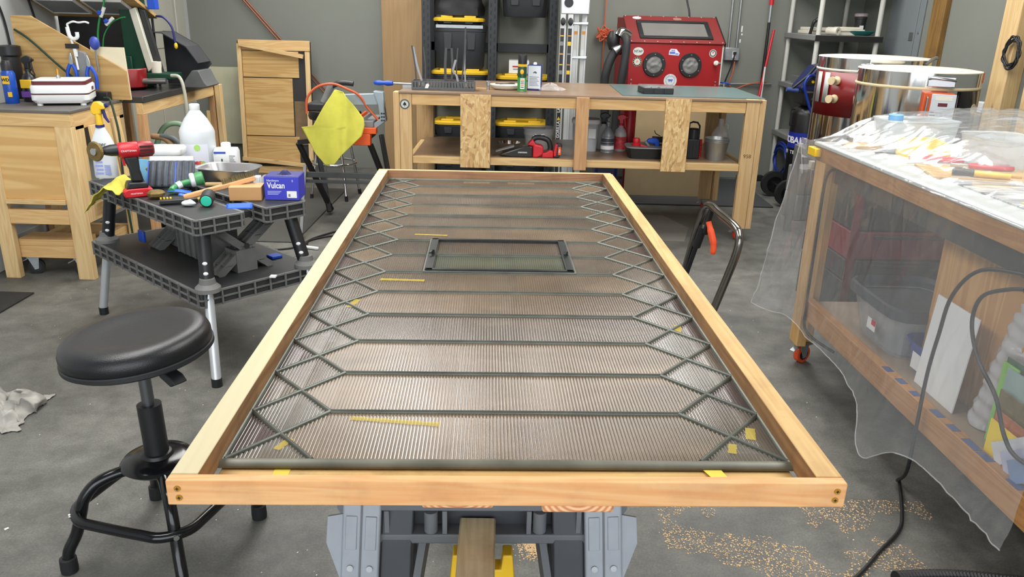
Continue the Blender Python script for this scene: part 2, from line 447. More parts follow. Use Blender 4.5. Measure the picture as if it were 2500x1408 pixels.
# ---- leaded window
M_rib = []
def ribglass(name, c, al, tint):
    m, n, l, b = newmat(name)
    setin(b, Roughness=0.12); b.inputs['Specular IOR Level'].default_value = 0.8
    tc = n.new('ShaderNodeTexCoord')
    t = n.new('ShaderNodeTexNoise'); t.inputs['Scale'].default_value = 4.5; t.inputs['Detail'].default_value = 4; t.inputs['Distortion'].default_value = 0.5
    mp = n.new('ShaderNodeMapping'); mp.inputs['Scale'].default_value = (0.6, 1.6, 1)
    l.new(tc.outputs['Object'], mp.inputs[0]); l.new(mp.outputs[0], t.inputs['Vector'])
    cr = n.new('ShaderNodeValToRGB'); e = cr.color_ramp.elements
    e[0].position = 0.3; e[0].color = tuple(x * 0.62 for x in c[:3]) + (1,)
    e[1].position = 0.7; e[1].color = tuple(min(1, x * 1.35) for x in c[:3]) + (1,)
    l.new(t.outputs['Fac'], cr.inputs[0]); l.new(cr.outputs[0], b.inputs['Base Color'])
    tr = n.new('ShaderNodeBsdfTransparent'); tr.inputs[0].default_value = tint
    mx = n.new('ShaderNodeMixShader'); mx.inputs[0].default_value = al
    l.new(tr.outputs[0], mx.inputs[1]); l.new(b.outputs[0], mx.inputs[2]); l.new(mx.outputs[0], n['Material Output'].inputs[0])
    return m
G_a = ribglass('ribbed_glass_reflected_tan', rgb(122, 105, 87), 0.86, (0.75, 0.7, 0.65, 1))  # tan that the glass reflects and passes from the boards, put into base colour
G_b = ribglass('ribbed_glass_grey', rgb(104, 92, 80), 0.86, (0.72, 0.7, 0.68, 1))
G_c = ribglass('ribbed_glass_plum', rgb(86, 72, 68), 0.88, (0.6, 0.5, 0.52, 1))
G_d = ribglass('ribbed_glass_clear', rgb(112, 105, 96), 0.80, (0.8, 0.8, 0.8, 1))
G_e = ribglass('ribbed_glass_green', rgb(92, 94, 80), 0.84, (0.6, 0.68, 0.56, 1))
lw = thing('leaded_window', 'large leaded window of ribbed glass hexagons with zigzag diamond borders', 'window', FO, A)
PIT = 0.0047
def pane(poly, mat, z=0.8745, name='glass_pane'):
    """ribbed pane of a convex polygon; ribs run along v"""
    us = [p[0] for p in poly]; u0, u1 = min(us), max(us)
    n = max(2, int(round((u1 - u0) / (PIT / 6))))
    k = len(poly); top = []; bot = []
    xs = sorted(set([u0 + (u1 - u0) * i / n for i in range(n + 1)]))
    vs = []; fs = []; cols = 0
    for u in xs:
        hit = []
        for i in range(k):
            a = poly[i]; b = poly[(i+1) % k]
            if abs(a[0]-b[0]) < 1e-9:
                if abs(u - a[0]) < 1e-7: hit += [a[1], b[1]]
            elif min(a[0], b[0]) - 1e-9 <= u <= max(a[0], b[0]) + 1e-9:
                hit.append(a[1] + (b[1]-a[1]) * (u-a[0]) / (b[0]-a[0]))
        lo, hi = min(hit), max(hit)
        if hi - lo < 1e-5: hi = lo + 1e-5
        h = 0.0016 * abs(math.sin(PI * u / PIT)) ** 0.8
        vs += [(u, lo, z + h), (u, hi, z + h)]
        if cols: fs.append((2*cols-2, 2*cols, 2*cols+1, 2*cols-1))
        cols += 1
    mb = MB(); mb.v = vs; mb.f = fs
    return mb.build(name, mat, lw, smooth=60, fix=False)
def came(p, q, w=0.0062, h=0.0034, name='lead_came', mat=None, z=0.8765, par=None):
    p = Vector((p[0], p[1], z)); q = Vector((q[0], q[1], z)); d = (q - p).normalized(); s = Vector((-d.y, d.x, 0))
    prof = [(-w/2, -0.003), (-w/2, 0.0), (-w*0.36, h*0.55), (-w*0.13, h*0.85), (0, h), (w*0.13, h*0.85), (w*0.36, h*0.55), (w/2, 0.0), (w/2, -0.003)]
    mb = MB(); mb.ring([[P + s*a + Vector((0, 0, b)) for a, b in prof] for P in (p, q)])
    return mb.build(name, mat or M_lead, par or lw, smooth=30)
VK = [0.085 + 0.1225 * k for k in range(15)]
UL, UC, UI, UR, UCr, UIr = 0.0335, 0.0858, 0.139, 0.7305, 0.6745, 0.6195
rnd = random.Random(3)
for k in range(14):
    v0, v1 = VK[k], VK[k+1]; vm = (v0 + v1) / 2
    hexm = G_a if k not in (3, 9, 11, 13) else G_b
    if k in (6, 7):
        if k == 6: 
            pane([(UC, vm), (UI, v0), (0.222, v0), (0.222, v1), (UI, v1)], G_b); pane([(0.537, v0), (UIr, v0), (UCr, vm), (UIr, v1), (0.537, v1)], G_b)
        else:
            pane([(UC, vm), (UI, v0), (0.222, v0), (0.222, v1), (UI, v1)], G_b); pane([(0.537, v0), (UIr, v0), (UCr, vm), (UIr, v1), (0.537, v1)], G_b)
    else:
        pane([(UC, vm), (UI, v0), (UIr, v0), (UCr, vm), (UIr, v1), (UI, v1)], hexm)
    for L, C in ((UL, UC), (UR, UCr)):
        pane([(L, v0), (C, vm), (L, v1)], rnd.choice([G_c, G_c, G_b]))
    if k > 0:
        for L, C, I in ((UL, UC, UI), (UR, UCr, UIr)):
            pane([(L, v0), (C, v0 - 0.06125), (I, v0), (C, v0 + 0.06125)], rnd.choice([G_d, G_d, G_b]) if k < 6 else rnd.choice([G_b, G_a]))
    for L, I in ((UL, UI), (UR, UIr)):
        came((L, v0), (I, v1)); came((I, v0), (L, v1), h=0.0030)
    if k > 0:
        if k == 7:
            came((UI, v0), (0.222, v0)); came((0.537, v0), (UIr, v0))
        else: came((UI, v0), (UIr, v0), h=0.0036)
for L, C, I in ((UL, UC, UI), (UR, UCr, UIr)):
    pane([(L, VK[0]), (I, VK[0]), (C, VK[0] + 0.06125)], G_d); pane([(L, VK[14]), (I, VK[14]), (C, VK[14] - 0.06125)], G_b)
came((UL - 0.0015, 0.074), (UL - 0.0015, 1.797), 0.006, name='border_came'); came((UR - 0.0005, 0.074), (UR - 0.0005, 1.797), 0.006, name='border_came')
M_leadd = plain('dark_oxidised_lead_bar', rgb(112, 112, 98), 0.45, 0.15, var=0.35, vs=16)
came((UL - 0.003, 0.0775), (UR, 0.0775), 0.017, 0.004, name='border_came', mat=M_leadd)
came((UL, 1.779), (UR, 1.779), 0.008, 0.004, name='border_came', mat=M_leadd)
# vent sash in rows 7 and 8
M_iron = plain('blackened_steel_sash', rgb(52, 55, 54), 0.4, 0.6, var=0.2, vs=30)
va, vb, ua, ub = VK[6] + 0.002, VK[8] - 0.004, 0.222, 0.537
for (x0, x1, y0, y1) in ((ua, ub, va, va + 0.009), (ua, ub, vb - 0.009, vb), (ua, ua + 0.016, va, vb), (ub - 0.016, ub, va, vb)):
    o = MB().box(x0, x1, y0, y1, 0.8745, 0.8835).build('vent_sash_bar', M_iron, lw, bevel=0.0012)
for (x0, x1, y0, y1) in ((ua - 0.005, ub + 0.005, va - 0.005, va), (ua - 0.005, ub + 0.005, vb, vb + 0.005), (ua - 0.005, ua, va, vb), (ub, ub + 0.005, va, vb)):
    MB().box(x0, x1, y0, y1, 0.8745, 0.8805).build('vent_frame_bar', M_lead, lw, bevel=0.001)
pane([(ua + 0.012, va + 0.007), (ub - 0.012, va + 0.007), (ub - 0.012, VK[7]), (ua + 0.012, VK[7])], G_e, 0.8755)
pane([(ua + 0.012, VK[7]), (ub - 0.012, VK[7]), (ub - 0.012, vb - 0.007), (ua + 0.012, vb - 0.007)], G_b, 0.8755)
came((ua + 0.016, VK[7]), (ub - 0.016, VK[7]), z=0.878)
for ux in (ua + 0.009, ub - 0.006):
    lt = MB(); lt.cbox((ux, VK[7] + 0.002, 0.885), (0.007, 0.022, 0.005)); lt.cyl((ux, VK[7] - 0.006, 0.885), (ux, VK[7] - 0.006, 0.893), 0.0035, n=10); lt.beam((ux, VK[7] - 0.006, 0.891), (ux - 0.006, VK[7] - 0.022, 0.889), 0.004, 0.003)
    lt.build('sash_pivot', M_iron, lw, bevel=0.0008)
# strokes of yellow wax crayon left on the glass
M_cray = glassy('yellow_crayon', rgb(206, 180, 40), 0.7, 0.5)
for (u0, v0, u1, v1, ww) in ((0.170, 0.190, 0.290, 0.174, 0.011), (0.135, 0.772, 0.225, 0.768, 0.012), (0.175, 1.118, 0.255, 1.112, 0.010), (0.098, 0.610, 0.108, 0.652, 0.012), (0.09, 0.108, 0.102, 0.135, 0.010), (0.700, 0.140, 0.708, 0.170, 0.013), (0.686, 0.50, 0.694, 0.54, 0.012), (0.665, 0.105, 0.672, 0.128, 0.011)):
    mb = MB(); d = Vector((u1-u0, v1-v0, 0)); s = Vector((-d.y, d.x, 0)).normalized() * ww / 2; n = 26
    for i in range(n + 1):
        p = Vector((u0, v0, 0)) + d * i / n; j = 1 + 0.35 * noise.noise(Vector((i * 0.6, u0 * 50, 1)))
        q1 = p + s * j; q2 = p - s * j
        mb.v += [(q1.x, q1.y, 0.8765), (q2.x, q2.y, 0.8765)]
        if i: mb.f.append((2*i-2, 2*i-1, 2*i+1, 2*i))
    mb.build('crayon_mark', M_cray, lw, fix=False)

# ---- boards below the frame, sawhorses
def endgrain():
    m, n, l, b = newmat('pine_end_grain_rings')
    tc = n.new('ShaderNodeTexCoord'); mp = n.new('ShaderNodeMapping'); mp.inputs['Location'].default_value = (0, 0, -0.03)
    mp.inputs['Scale'].default_value = (1, 0.0, 1)
    l.new(tc.outputs['Object'], mp.inputs[0])
    wv = n.new('ShaderNodeTexWave'); wv.wave_type = 'RINGS'; wv.rings_direction = 'SPHERICAL'; wv.inputs['Scale'].default_value = 46; wv.inputs['Distortion'].default_value = 0.6
    l.new(mp.outputs[0], wv.inputs['Vector'])
    cr = n.new('ShaderNodeValToRGB'); e = cr.color_ramp.elements; e[0].color = rgb(206, 128, 84); e[1].color = rgb(244, 198, 152)
    l.new(wv.outputs['Fac'], cr.inputs[0]); l.new(cr.outputs[0], b.inputs['Base Color']); setin(b, Roughness=0.7)
    return m
M_end = endgrain()
def joist(label, u, v0, v1, z0, w=0.089, t=0.038):
    ca, sa = math.cos(A), math.sin(A)
    o = MB().box(-w/2, w/2, v0, v1, 0, t).build('support_board', M_piney, None, bevel=0.004)
    o.data.materials.append(M_end)
    for p in o.data.polygons:
        if p.normal.y < -0.9: p.material_index = 1
    o.location = (FO[0] + u*ca, FO[1] + u*sa, z0); o.rotation_euler = (0, 0, A)
    tag(o, label, 'board', 'boards under the timber frame'); return o
joist('pine board under the timber frame, the one nearer the black stool', 0.318, 0.064, 1.90, 0.8205)
joist('pine board under the timber frame, the one nearer the plastic covered table', 0.4655, 0.056, 1.90, 0.8205)
M_sgrey = plain('pale_blue_grey_plastic', rgb(150, 155, 162), 0.5, var=0.06, vs=40)
M_sdark = plain('charcoal_plastic', rgb(56, 58, 62), 0.5, var=0.12, vs=20)
M_smid = plain('mid_grey_dusty_plastic', rgb(98, 101, 104), 0.6, var=0.12, vs=20)
def sawhorse(label, loc):
    t = thing('sawhorse', label, 'sawhorse', loc, A, 'folding sawhorses under the window')
    b = MB(); b.box(-0.155, 0.155, -0.03, 0.03, 0.788, 0.809); b.build('top_beam', M_sdark, t, bevel=0.003)
    b = MB(); b.box(-0.15, 0.15, -0.034, -0.026, 0.776, 0.787); b.build('beam_flange', M_smid, t, bevel=0.002)
    b = MB(); b.box(-0.15, 0.15, -0.012, 0.012, 0.735, 0.788); b.build('beam_web', M_sdark, t, bevel=0.002)
    b = MB(); b.box(-0.15, 0.15, -0.036, 0.0, 0.728, 0.742); b.build('beam_flange', M_smid, t, bevel=0.002)
    for x in (-0.125, -0.05, 0.06, 0.125):
        MB().box(x - 0.003, x + 0.003, -0.034, 0.0, 0.742, 0.776).build('beam_rib', M_smid, t)
    for x in (-0.068, 0.074):
        MB().cyl((x, -0.03, 0.745), (x, -0.03, 0.775), 0.009, n=14).build('beam_peg', M_smid, t, smooth=40)
    for sx in (-1, 1):
        for sy in (-1, 1):
            # leg plate splays outwards
            lx = sx * 0.155
            top = Vector((lx, sy * 0.028, 0.80)); bot = Vector((lx + sx * 0.035, sy * 0.20, 0.0))
            d = (bot - top).normalized(); L = (bot - top).length
            xa = Vector((1, 0, 0)) - d * d.x; xa.normalize(); na = d.cross(xa)
            if na.y * sy < 0: na = -na
            Mx = Matrix(((xa.x, na.x, -d.x, bot.x), (xa.y, na.y, -d.y, bot.y), (xa.z, na.z, -d.z, bot.z), (0, 0, 0, 1)))
            lg = MB(); lg.box(-0.0245, 0.0245, -0.012, 0.004, 0.0, L, Mx); lo = lg.build('leg', M_sgrey, t, bevel=0.003)
            e = MB()
            e.box(-0.0012, 0.0012, 0.004, 0.0052, 0.02, L - 0.01, Mx)
            e.build('leg_seam', M_smid, lo)
            for xx in (-0.0125, 0.0125):
                for k, (za, zb) in enumerate(((L - 0.075, L - 0.030), (L - 0.21, L - 0.125), (L - 0.36, L - 0.26), (L - 0.52, L - 0.41))):
                    MB().box(xx - 0.0072, xx + 0.0072, 0.004, 0.0056, za, zb, Mx).build('leg_panel', M_sgrey, lo, bevel=0.001)
                for zz in (L - 0.10, L - 0.235):
                    rv = MB(); c = Mx @ Vector((xx, 0.004, zz)); q = Mx @ Vector((xx, 0.0062, zz)); rv.cyl(c, q, 0.0042, n=14)
                    rv.build('leg_rivet', M_zinc if zz > L - 0.2 or xx > 0 else M_ink, lo, smooth=40)
            # dark inner leg
            il = MB(); ix = -sx * 0.045
            il.box(min(ix - 0.021, ix + 0.021), max(ix - 0.021, ix + 0.021), -0.03, -0.006, 0.02, L - 0.005, Mx)
            il.build('inner_leg', M_sdark, t, bevel=0.003)
            # angled outer wing
            wg = MB(); wg.add([Mx @ Vector(p) for p in ((sx*0.0245, -0.002, L - 0.03), (sx*0.044, -0.004, L - 0.035), (sx*0.045, -0.004, L - 0.07), (sx*0.0245, -0.002, L - 0.12))], [(0, 1, 2, 3)])
            wg.build('leg_wing', M_sgrey, t, solid=0.004)
            MB().cbox((bot.x, bot.y, 0.012), (0.06, 0.05, 0.024)).build('foot', M_rubber, t, bevel=0.004)
            br = MB(); br.beam((sx*0.075, sy*0.012, 0.735), (lx - sx*0.06, sy*0.075, 0.62), 0.010, 0.016); br.build('diagonal_brace', M_smid, t)
    yb = MB(); yb.prism([(-0.044, 0.660), (-0.040, 0.705), (-0.027, 0.705), (-0.025, 0.682), (0.025, 0.682), (0.027, 0.705), (0.040, 0.705), (0.044, 0.660)], -0.03, -0.006, 'y')
    yb.build('beam_bracket', M_yellow, t, bevel=0.002)
    MB().box(-0.012, 0.012, -0.012, 0.0, 0.68, 0.735).build('bracket_arm', M_sdark, t)
    t.scale = (1, 1, 0.8202/0.809)
    return t
sawhorse('grey folding sawhorse with yellow bracket under the near end of the window', (-0.031, 0.905, 0))
sawhorse('grey folding sawhorse hidden under the far end of the window', (-0.10, 2.30, 0))
o = MB().box(-0.0235, 0.0235, -0.48, -0.004, 0, 0.05).build('stretcher_board', wood('weathered_grey_pine', rgb(232, 214, 188), rgb(204, 178, 148), 'y', grain=50, dirt=rgb(90, 70, 54), dirtamt=0.4), None, bevel=0.002)
o.location = (-0.0375, 0.892, 0.716); o.rotation_euler = (0, 0, 0.02)
tag(o, 'weathered narrow board poking out from the sawhorse over its yellow bracket', 'board')

# ================================================================== black shop stool
M_vinyl = plain('black_vinyl', rgb(27, 28, 30), 0.36, var=0.04, bump=0.25, bs=420)
M_gloss = plain('gloss_black_enamel', rgb(22, 22, 24), 0.16, var=0.03)
st = thing('shop_stool', 'black round padded shop stool on a tubular base with foot ring', 'stool', (-0.925, 1.81, 0))
T = Matrix.Translation((-0.008, 0.0, 0.590)) @ Euler((R(1), R(-5.0), 0)).to_matrix().to_4x4()
sm = MB(); sm.lathe([(0.001, 0.030), (0.06, 0.031), (0.10, 0.036), (0.135, 0.042), (0.158, 0.040), (0.172, 0.030), (0.178, 0.014), (0.178, -0.004), (0.172, -0.014)], 64, T)
sm.build('seat_cushion', M_vinyl, st, smooth=50)
sb = MB(); sb.lathe([(0.178, -0.008), (0.1805, -0.010), (0.1805, -0.020), (0.170, -0.027), (0.08, -0.03), (0.001, -0.03)], 64, T); sb.build('seat_rim', M_blackmatt, st, smooth=40)
MB().cyl((-0.004, 0.0, 0.556), (0.0, 0.0, 0.40), 0.0155, n=24).build('gas_strut', plain('dark_satin_steel', rgb(118, 120, 124), 0.3, 0.8, var=0.05), st, smooth=40)
MB().cyl((0, 0, 0.425), (0.004, 0, 0.278), 0.030, n=32).build('column_sleeve', M_black, st, smooth=40)
cm = MB(); cm.lathe([(0.040, 0), (0.036, 0.008), (0.031, 0.01)], 28, Matrix.Translation((0.004, 0, 0.278))); cm.build('sleeve_collar', M_black, st, smooth=40)
hb = MB(); hb.lathe([(0.086, -0.012), (0.094, -0.004), (0.086, 0.006), (0.06, 0.013), (0.02, 0.015)], 48, Matrix.Translation((0.004, 0, 0.264))); hb.build('hub_plate', M_gloss, st, smooth=50)
lv = MB(); lv.prism([(0.0, -0.004), (0.062, -0.014), (0.080, -0.028), (0.060, -0.040), (0.016, -0.026)], -0.018, 0.018, 'y', Matrix.Translation((0.062, -0.035, 0.556)) @ Matrix.Rotation(R(-35), 4, 'Z'))
lv.build('height_lever', M_blackmatt, st, bevel=0.003)
MB().cyl((0.0, 0.0, 0.555), (0.065, -0.025, 0.545), 0.005, n=8).build('lever_rod', M_black, st)
cx_, cy_ = 0.004, 0.0
ANG = (211, 301, 31, 121)
for a in ANG:
    ca, sa = math.cos(R(a)), math.sin(R(a))
    P = [(cx_ + ca*r, cy_ + sa*r, z) for r, z in ((0.045, 0.252), (0.10, 0.25), (0.15, 0.235), (0.182, 0.20), (0.195, 0.16), (0.212, 0.105), (0.236, 0.06), (0.242, 0.022))]
    lg = MB(); lg.tube(smoothpath(P, 4), 0.0150, 14); lo = lg.build('leg', M_gloss, st, smooth=50)
    ft = MB(); ft.lathe([(0.0205, 0), (0.0215, 0.01), (0.0205, 0.04), (0.017, 0.043)], 20, Matrix.Translation((cx_ + ca*0.242, cy_ + sa*0.242, 0.0))); ft.build('rubber_foot', M_rubber, lo, smooth=40)
rp = []
for a in ANG:
    for da in (-26, -9, 9, 26):
        r = 0.205 if abs(da) == 9 else 0.182
        rp.append((cx_ + math.cos(R(a+da))*r, cy_ + math.sin(R(a+da))*r, 0.160))
def closedsmooth(P, k=4):
    P = [Vector(p) for p in P]; n = len(P); out = []
    for i in range(n):
        a, b, c, d = P[i-1], P[i], P[(i+1) % n], P[(i+2) % n]
        for j in range(k):
            t = j / k; out.append(0.5*((2*b) + (c-a)*t + (2*a-5*b+4*c-d)*t*t + (3*b-a-3*c+d)*t**3))
    return out
MB().tube(closedsmooth(rp), 0.0135, 12, closed=True).build('foot_ring', M_gloss, st, smooth=50)
for a in ANG:
    ca, sa = math.cos(R(a)), math.sin(R(a)); b = Vector((cx_ + ca*0.220, cy_ + sa*0.220, 0.160))
    MB().cyl(b - Vector((ca, sa, 0))*0.01, b + Vector((ca, sa, 0))*0.003, 0.007, n=12).build('bolt', M_chrome, st, smooth=40)
# ================================================================== long workbench at the back
M_bfir = wood('bench_fir_along_x', rgb(224, 188, 142), rgb(200, 154, 104), 'x', grain=44)
M_bfirz = wood('bench_fir_along_z', rgb(220, 188, 148), rgb(194, 154, 112), 'z', grain=44)
M_redfir = wood('reddish_fir_along_z', rgb(208, 164, 126), rgb(180, 132, 94), 'z', grain=50)
M_hard = plain('brown_hardboard', rgb(142, 116, 92), 0.34, var=0.18, vs=6)
bn = thing('workbench', 'long rough timber workbench with lower shelf and chipboard patches', 'workbench', (0, 5.05, 0))
MB().box(-0.735, -0.660, 0, 0.038, 0.085, 0.897).build('front_post', M_bfirz, bn, bevel=0.002)
MB().box(-0.774, -0.737, 0, 0.089, 0.085, 0.905).build('front_post', M_bfirz, bn, bevel=0.002)
MB().box(1.436, 1.519, -0.004, 0.035, 0.085, 0.914).build('front_post', M_bfirz, bn, bevel=0.002)
MB().box(1.521, 1.558, 0, 0.089, 0.085, 0.912).build('front_post', M_bfirz, bn, bevel=0.002)
for x0 in (-0.735, 1.40):
    MB().box(x0, x0 + 0.089, 0.86, 0.898, 0.085, 0.895).build('rear_post', M_bfirz, bn, bevel=0.002)
    MB().box(x0 + 0.091, x0 + 0.129, 0.81, 0.898, 0.085, 0.895).build('rear_post', M_bfirz, bn, bevel=0.002)
MB().box(-0.658, 1.434, 0.002, 0.04, 0.829, 0.896).build('front_rail', M_bfir, bn, bevel=0.002)
MB().box(-0.60, 1.398, 0.862, 0.898, 0.83, 0.895).build('rear_rail', M_bfir, bn, bevel=0.002)
MB().box(-0.738, 1.53, -0.008, 0.93, 0.8975, 0.912).build('bench_top', M_hard, bn, bevel=0.002)
MB().box(-0.658, 1.434, 0.004, 0.04, 0.462, 0.506).build('shelf_edge', M_pine, bn, bevel=0.002)
MB().box(-0.658, 1.434, 0.0405, 0.855, 0.492, 0.509).build('lower_shelf', M_hard, bn, bevel=0.001)
for x in (-0.70, 1.47):
    MB().box(x, x + 0.038, 0.092, 0.80, 0.462, 0.491).build('shelf_bearer', M_piney, bn)
MB().box(0.372, 0.452, -0.026, 0.0, 0.448, 0.902).build('middle_upright', M_redfir, bn, bevel=0.002)
MB().box(-0.352, -0.162, -0.013, 0.0, 0.445, 0.903).build('chipboard_patch', M_osb, bn, bevel=0.001)
MB().box(0.930, 1.088, -0.013, 0.0, 0.452, 0.906).build('chipboard_patch', M_osb, bn, bevel=0.001)
def caster(parent, x, y, wheelmat, ang=0.0, r=0.036, z0=0.0, h=0.085):
    Mx = Matrix.Translation((x, y, z0)) @ Matrix.Rotation(ang, 4, 'Z')
    f = MB(); f.box(-0.032, 0.032, -0.03, 0.03, h - 0.005, h, Mx)
    f.prism([(-0.03, h-0.006), (0.024, h-0.006), (0.016, r-0.012), (-0.004, r-0.016)], -0.018, -0.0155, 'y', Mx); f.prism([(-0.03, h-0.006), (0.024, h-0.006), (0.016, r-0.012), (-0.004, r-0.016)], 0.0155, 0.018, 'y', Mx)
    fo = f.build('caster', M_zinc, parent, bevel=0.001)
    wv = MB(); wv.tube([Mx @ Vector((0.005, -0.012, r)), Mx @ Vector((0.005, 0.012, r))], r, 28); wv.build('wheel', wheelmat, fo, smooth=40)
    hv = MB(); hv.tube([Mx @ Vector((0.005, -0.0128, r)), Mx @ Vector((0.005, 0.0128, r))], r*0.66, 24); hv.build('wheel_hub', M_black, fo, smooth=40)
    bk = MB(); bk.beam(Mx @ Vector((-0.03, 0, h-0.012)), Mx @ Vector((-0.062, 0, h-0.028)), 0.022, 0.003); bk.build('brake_lever', M_zinc, fo)
    return fo
M_redwheel = plain('red_orange_urethane', rgb(206, 62, 44), 0.4)
caster(bn, 1.485, 0.04, M_redwheel, 0.3); caster(bn, -0.715, 0.05, M_redwheel, 0.2); caster(bn, 1.45, 0.86, M_redwheel, 0.1); caster(bn, -0.66, 0.86, M_redwheel, 0.1)
# round sticker on the left post
M_stk = plain('dark_grey_sticker', rgb(86, 92, 90), 0.5, var=0)
M_stw = plain('pale_sticker', rgb(206, 210, 204), 0.5, var=0)
def disc(name, mat, parent, x, y, z, r, t=0.0012, n=32, sz=1.0):
    m = MB(); m.prism([(x + r*math.cos(2*PI*i/n), z + sz*r*math.sin(2*PI*i/n)) for i in range(n)], y - t, y, 'y'); return m.build(name, mat, parent)
sk = disc('round_sticker', M_stk, bn, -0.702, 0.0, 0.832, 0.031)
disc('sticker_face', M_stw, sk, -0.702, -0.0012, 0.832, 0.0225, 0.0004)
tre = MB(); tre.prism([(-0.702, 0.848), (-0.690, 0.832), (-0.696, 0.833), (-0.688, 0.824), (-0.700, 0.826), (-0.700, 0.818), (-0.704, 0.818), (-0.704, 0.826), (-0.716, 0.824), (-0.708, 0.833), (-0.714, 0.832)], -0.0022, -0.0016, 'y')
tre.build('tree_emblem', M_ink, sk)
text('958', 'stamped_mark', plain('faded_stamp_ink', rgb(110, 78, 50), 0.7, var=0), bn, (1.476, -0.0045, 0.56), FX, 0.034)

# ---------------------------------------------------------------- things on the bench top (z 0.912)
BZ = 0.9122
M_rack = plain('slate_grey_plastic', rgb(88, 92, 93), 0.5)
rk = thing('slotted_rack', 'slate grey slotted plastic rack standing on the back bench', 'rack', (-0.47, 5.20, BZ))
MB().box(-0.199, 0.199, -0.06, 0.06, 0, 0.008).build('rack_base', M_rack, rk, bevel=0.002)
for y in (-0.06, 0.055):
    MB().box(-0.199, 0.199, y, y + 0.005, 0.0085, 0.017).build('lower_bar', M_rack, rk); MB().box(-0.199, 0.199, y, y + 0.005, 0.049, 0.057).build('upper_bar', M_rack, rk)
    sl = None
    for i in range(21):
        x = -0.1945 + i * 0.01945
        if sl is None:
            sl = MB().box(-0.0048, 0.0048, y, y + 0.005, 0.017, 0.049).build('slat', M_rack, rk); sl.location.x = x
        else:
            c = sl.copy(); COL.objects.link(c); c.location.x = x
for x in (-0.199, 0.194):
    MB().box(x, x + 0.005, -0.055, 0.055, 0.0, 0.057).build('rack_end', M_rack, rk)
tgm = MB(); tgm.prism([(-0.115, 0.012), (-0.095, 0.012), (-0.086, 0.03), (-0.092, 0.042), (-0.106, 0.038)], -0.063, -0.0605, 'y'); tgm.build('paper_tag', M_white, rk)
M_strip = plain('dark_lead_strip', rgb(72, 70, 70), 0.45, 0.3)
M_strip2 = plain('pale_lead_strip', rgb(150, 150, 152), 0.4, 0.5)
SP = [((-0.645, 0.93), (-0.672, 1.178), 0.010, M_strip), ((-0.60, 0.93), (-0.664, 1.170), 0.014, M_strip2), ((-0.590, 0.94), (-0.598, 1.17), 0.008, M_strip), ((-0.455, 0.93), (-0.456, 1.168), 0.016, M_strip), ((-0.423, 0.93), (-0.421, 1.168), 0.014, M_strip), ((-0.385, 0.93), (-0.382, 1.17), 0.008, M_strip), ((-0.360, 0.93), (-0.333, 1.296), 0.010, M_strip), ((-0.330, 0.93), (-0.334, 1.225), 0.009, M_strip2)]
for i, (a, b, wd, mt) in enumerate(SP):
    pts = smoothpath([(a[0], 5.20, a[1]), ((a[0]+b[0])/2 + 0.006*(-1)**i, 5.205, (a[1]+b[1])/2), (b[0], 5.21, b[1])], 5)
    m = MB(); m.ring([[p + Vector((-wd/2, 0, 0)), p + Vector((wd/2, 0, 0)), p + Vector((wd/2, 0.003, 0)), p + Vector((-wd/2, 0.003, 0))] for p in pts])
    tag(m.build('lead_strip', mt), ['dark lead strip standing leftmost in the slotted rack', 'broad pale bent lead strip leaning left in the slotted rack', 'thin dark strip beside the broad pale one in the rack', 'wide dark strip in the middle of the slotted rack', 'dark strip right of the wide middle one in the rack', 'thin dark strip just left of the tallest in the rack', 'tallest dark strip standing in the slotted rack', 'narrow pale strip beside the tallest one in the rack'][i], 'metal strip', 'strips in the slotted rack')
m = MB(); P = smoothpath([(-0.372, 5.17, 0.925), (-0.385, 5.17, 1.0), (-0.408, 5.17, 1.03), (-0.40, 5.17, 1.07), (-0.392, 5.17, 1.10)], 5)
m.ring([[p + Vector((-0.007, 0, 0)), p + Vector((0.007, 0, 0)), p + Vector((0.007, 0.003, 0)), p + Vector((-0.007, 0.003, 0))] for p in P])
tag(m.build('lead_strip', M_strip2), 'short crooked silver strip at the front of the slotted rack', 'metal strip', 'strips in the slotted rack')
# blue handled tool
tl = thing('blue_clamp', 'bright blue handled clamp jutting over the left end of the bench', 'clamp', (-0.80, 5.25, 0.94))
h = MB(); h.lathe([(0.002, -0.13), (0.013, -0.12), (0.017, -0.09), (0.012, -0.06), (0.018, -0.04), (0.014, -0.005), (0.006, 0)], 14, Matrix.Rotation(R(90), 4, 'Y')); h.build('handle', M_blue, tl, smooth=50)
MB().cyl((0, 0, 0), (0.13, 0, -0.002), 0.006, n=10).build('shaft', M_zinc, tl, smooth=40)
MB().box(0.06, 0.13, -0.01, 0.01, -0.0275, -0.008).build('jaw', M_zinc, tl)
# ruler strip and plate
tag(MB().box(-0.27, -0.12, 5.31, 5.335, BZ, BZ + 0.006).build('wood_strip', M_pine), 'pale wooden strip lying between the rack and white plate', 'wood strip')
pl = thing('white_plate', 'shallow round white plate on the back bench beside the spray can', 'plate', (-0.075, 5.36, BZ))
MB().lathe([(0.085, 0), (0.105, 0.012), (0.112, 0.03), (0.109, 0.031), (0.10, 0.015), (0.082, 0.006), (0.001, 0.005)], 40).build('dish', M_offwhite, pl, smooth=45)
tl2 = MB(); tl2.beam((-0.07, 0, 0.034), (0.06, 0.01, 0.034), 0.02, 0.005); tl2.beam((-0.04, -0.02, 0.034), (0.05, 0.02, 0.036), 0.015, 0.005); tl2.build('dark_scraps', M_strip, pl)
m = MB(); m.lathe([(0.009, 0), (0.009, 0.022), (0.013, 0.024), (0.013, 0.05), (0.008, 0.054)], 14); o = m.build('metal_stub', M_zinc, None, smooth=40); o.location = (-0.19, 5.30, BZ); tag(o, 'small silver knob on the bench beside the white plate', 'knob')
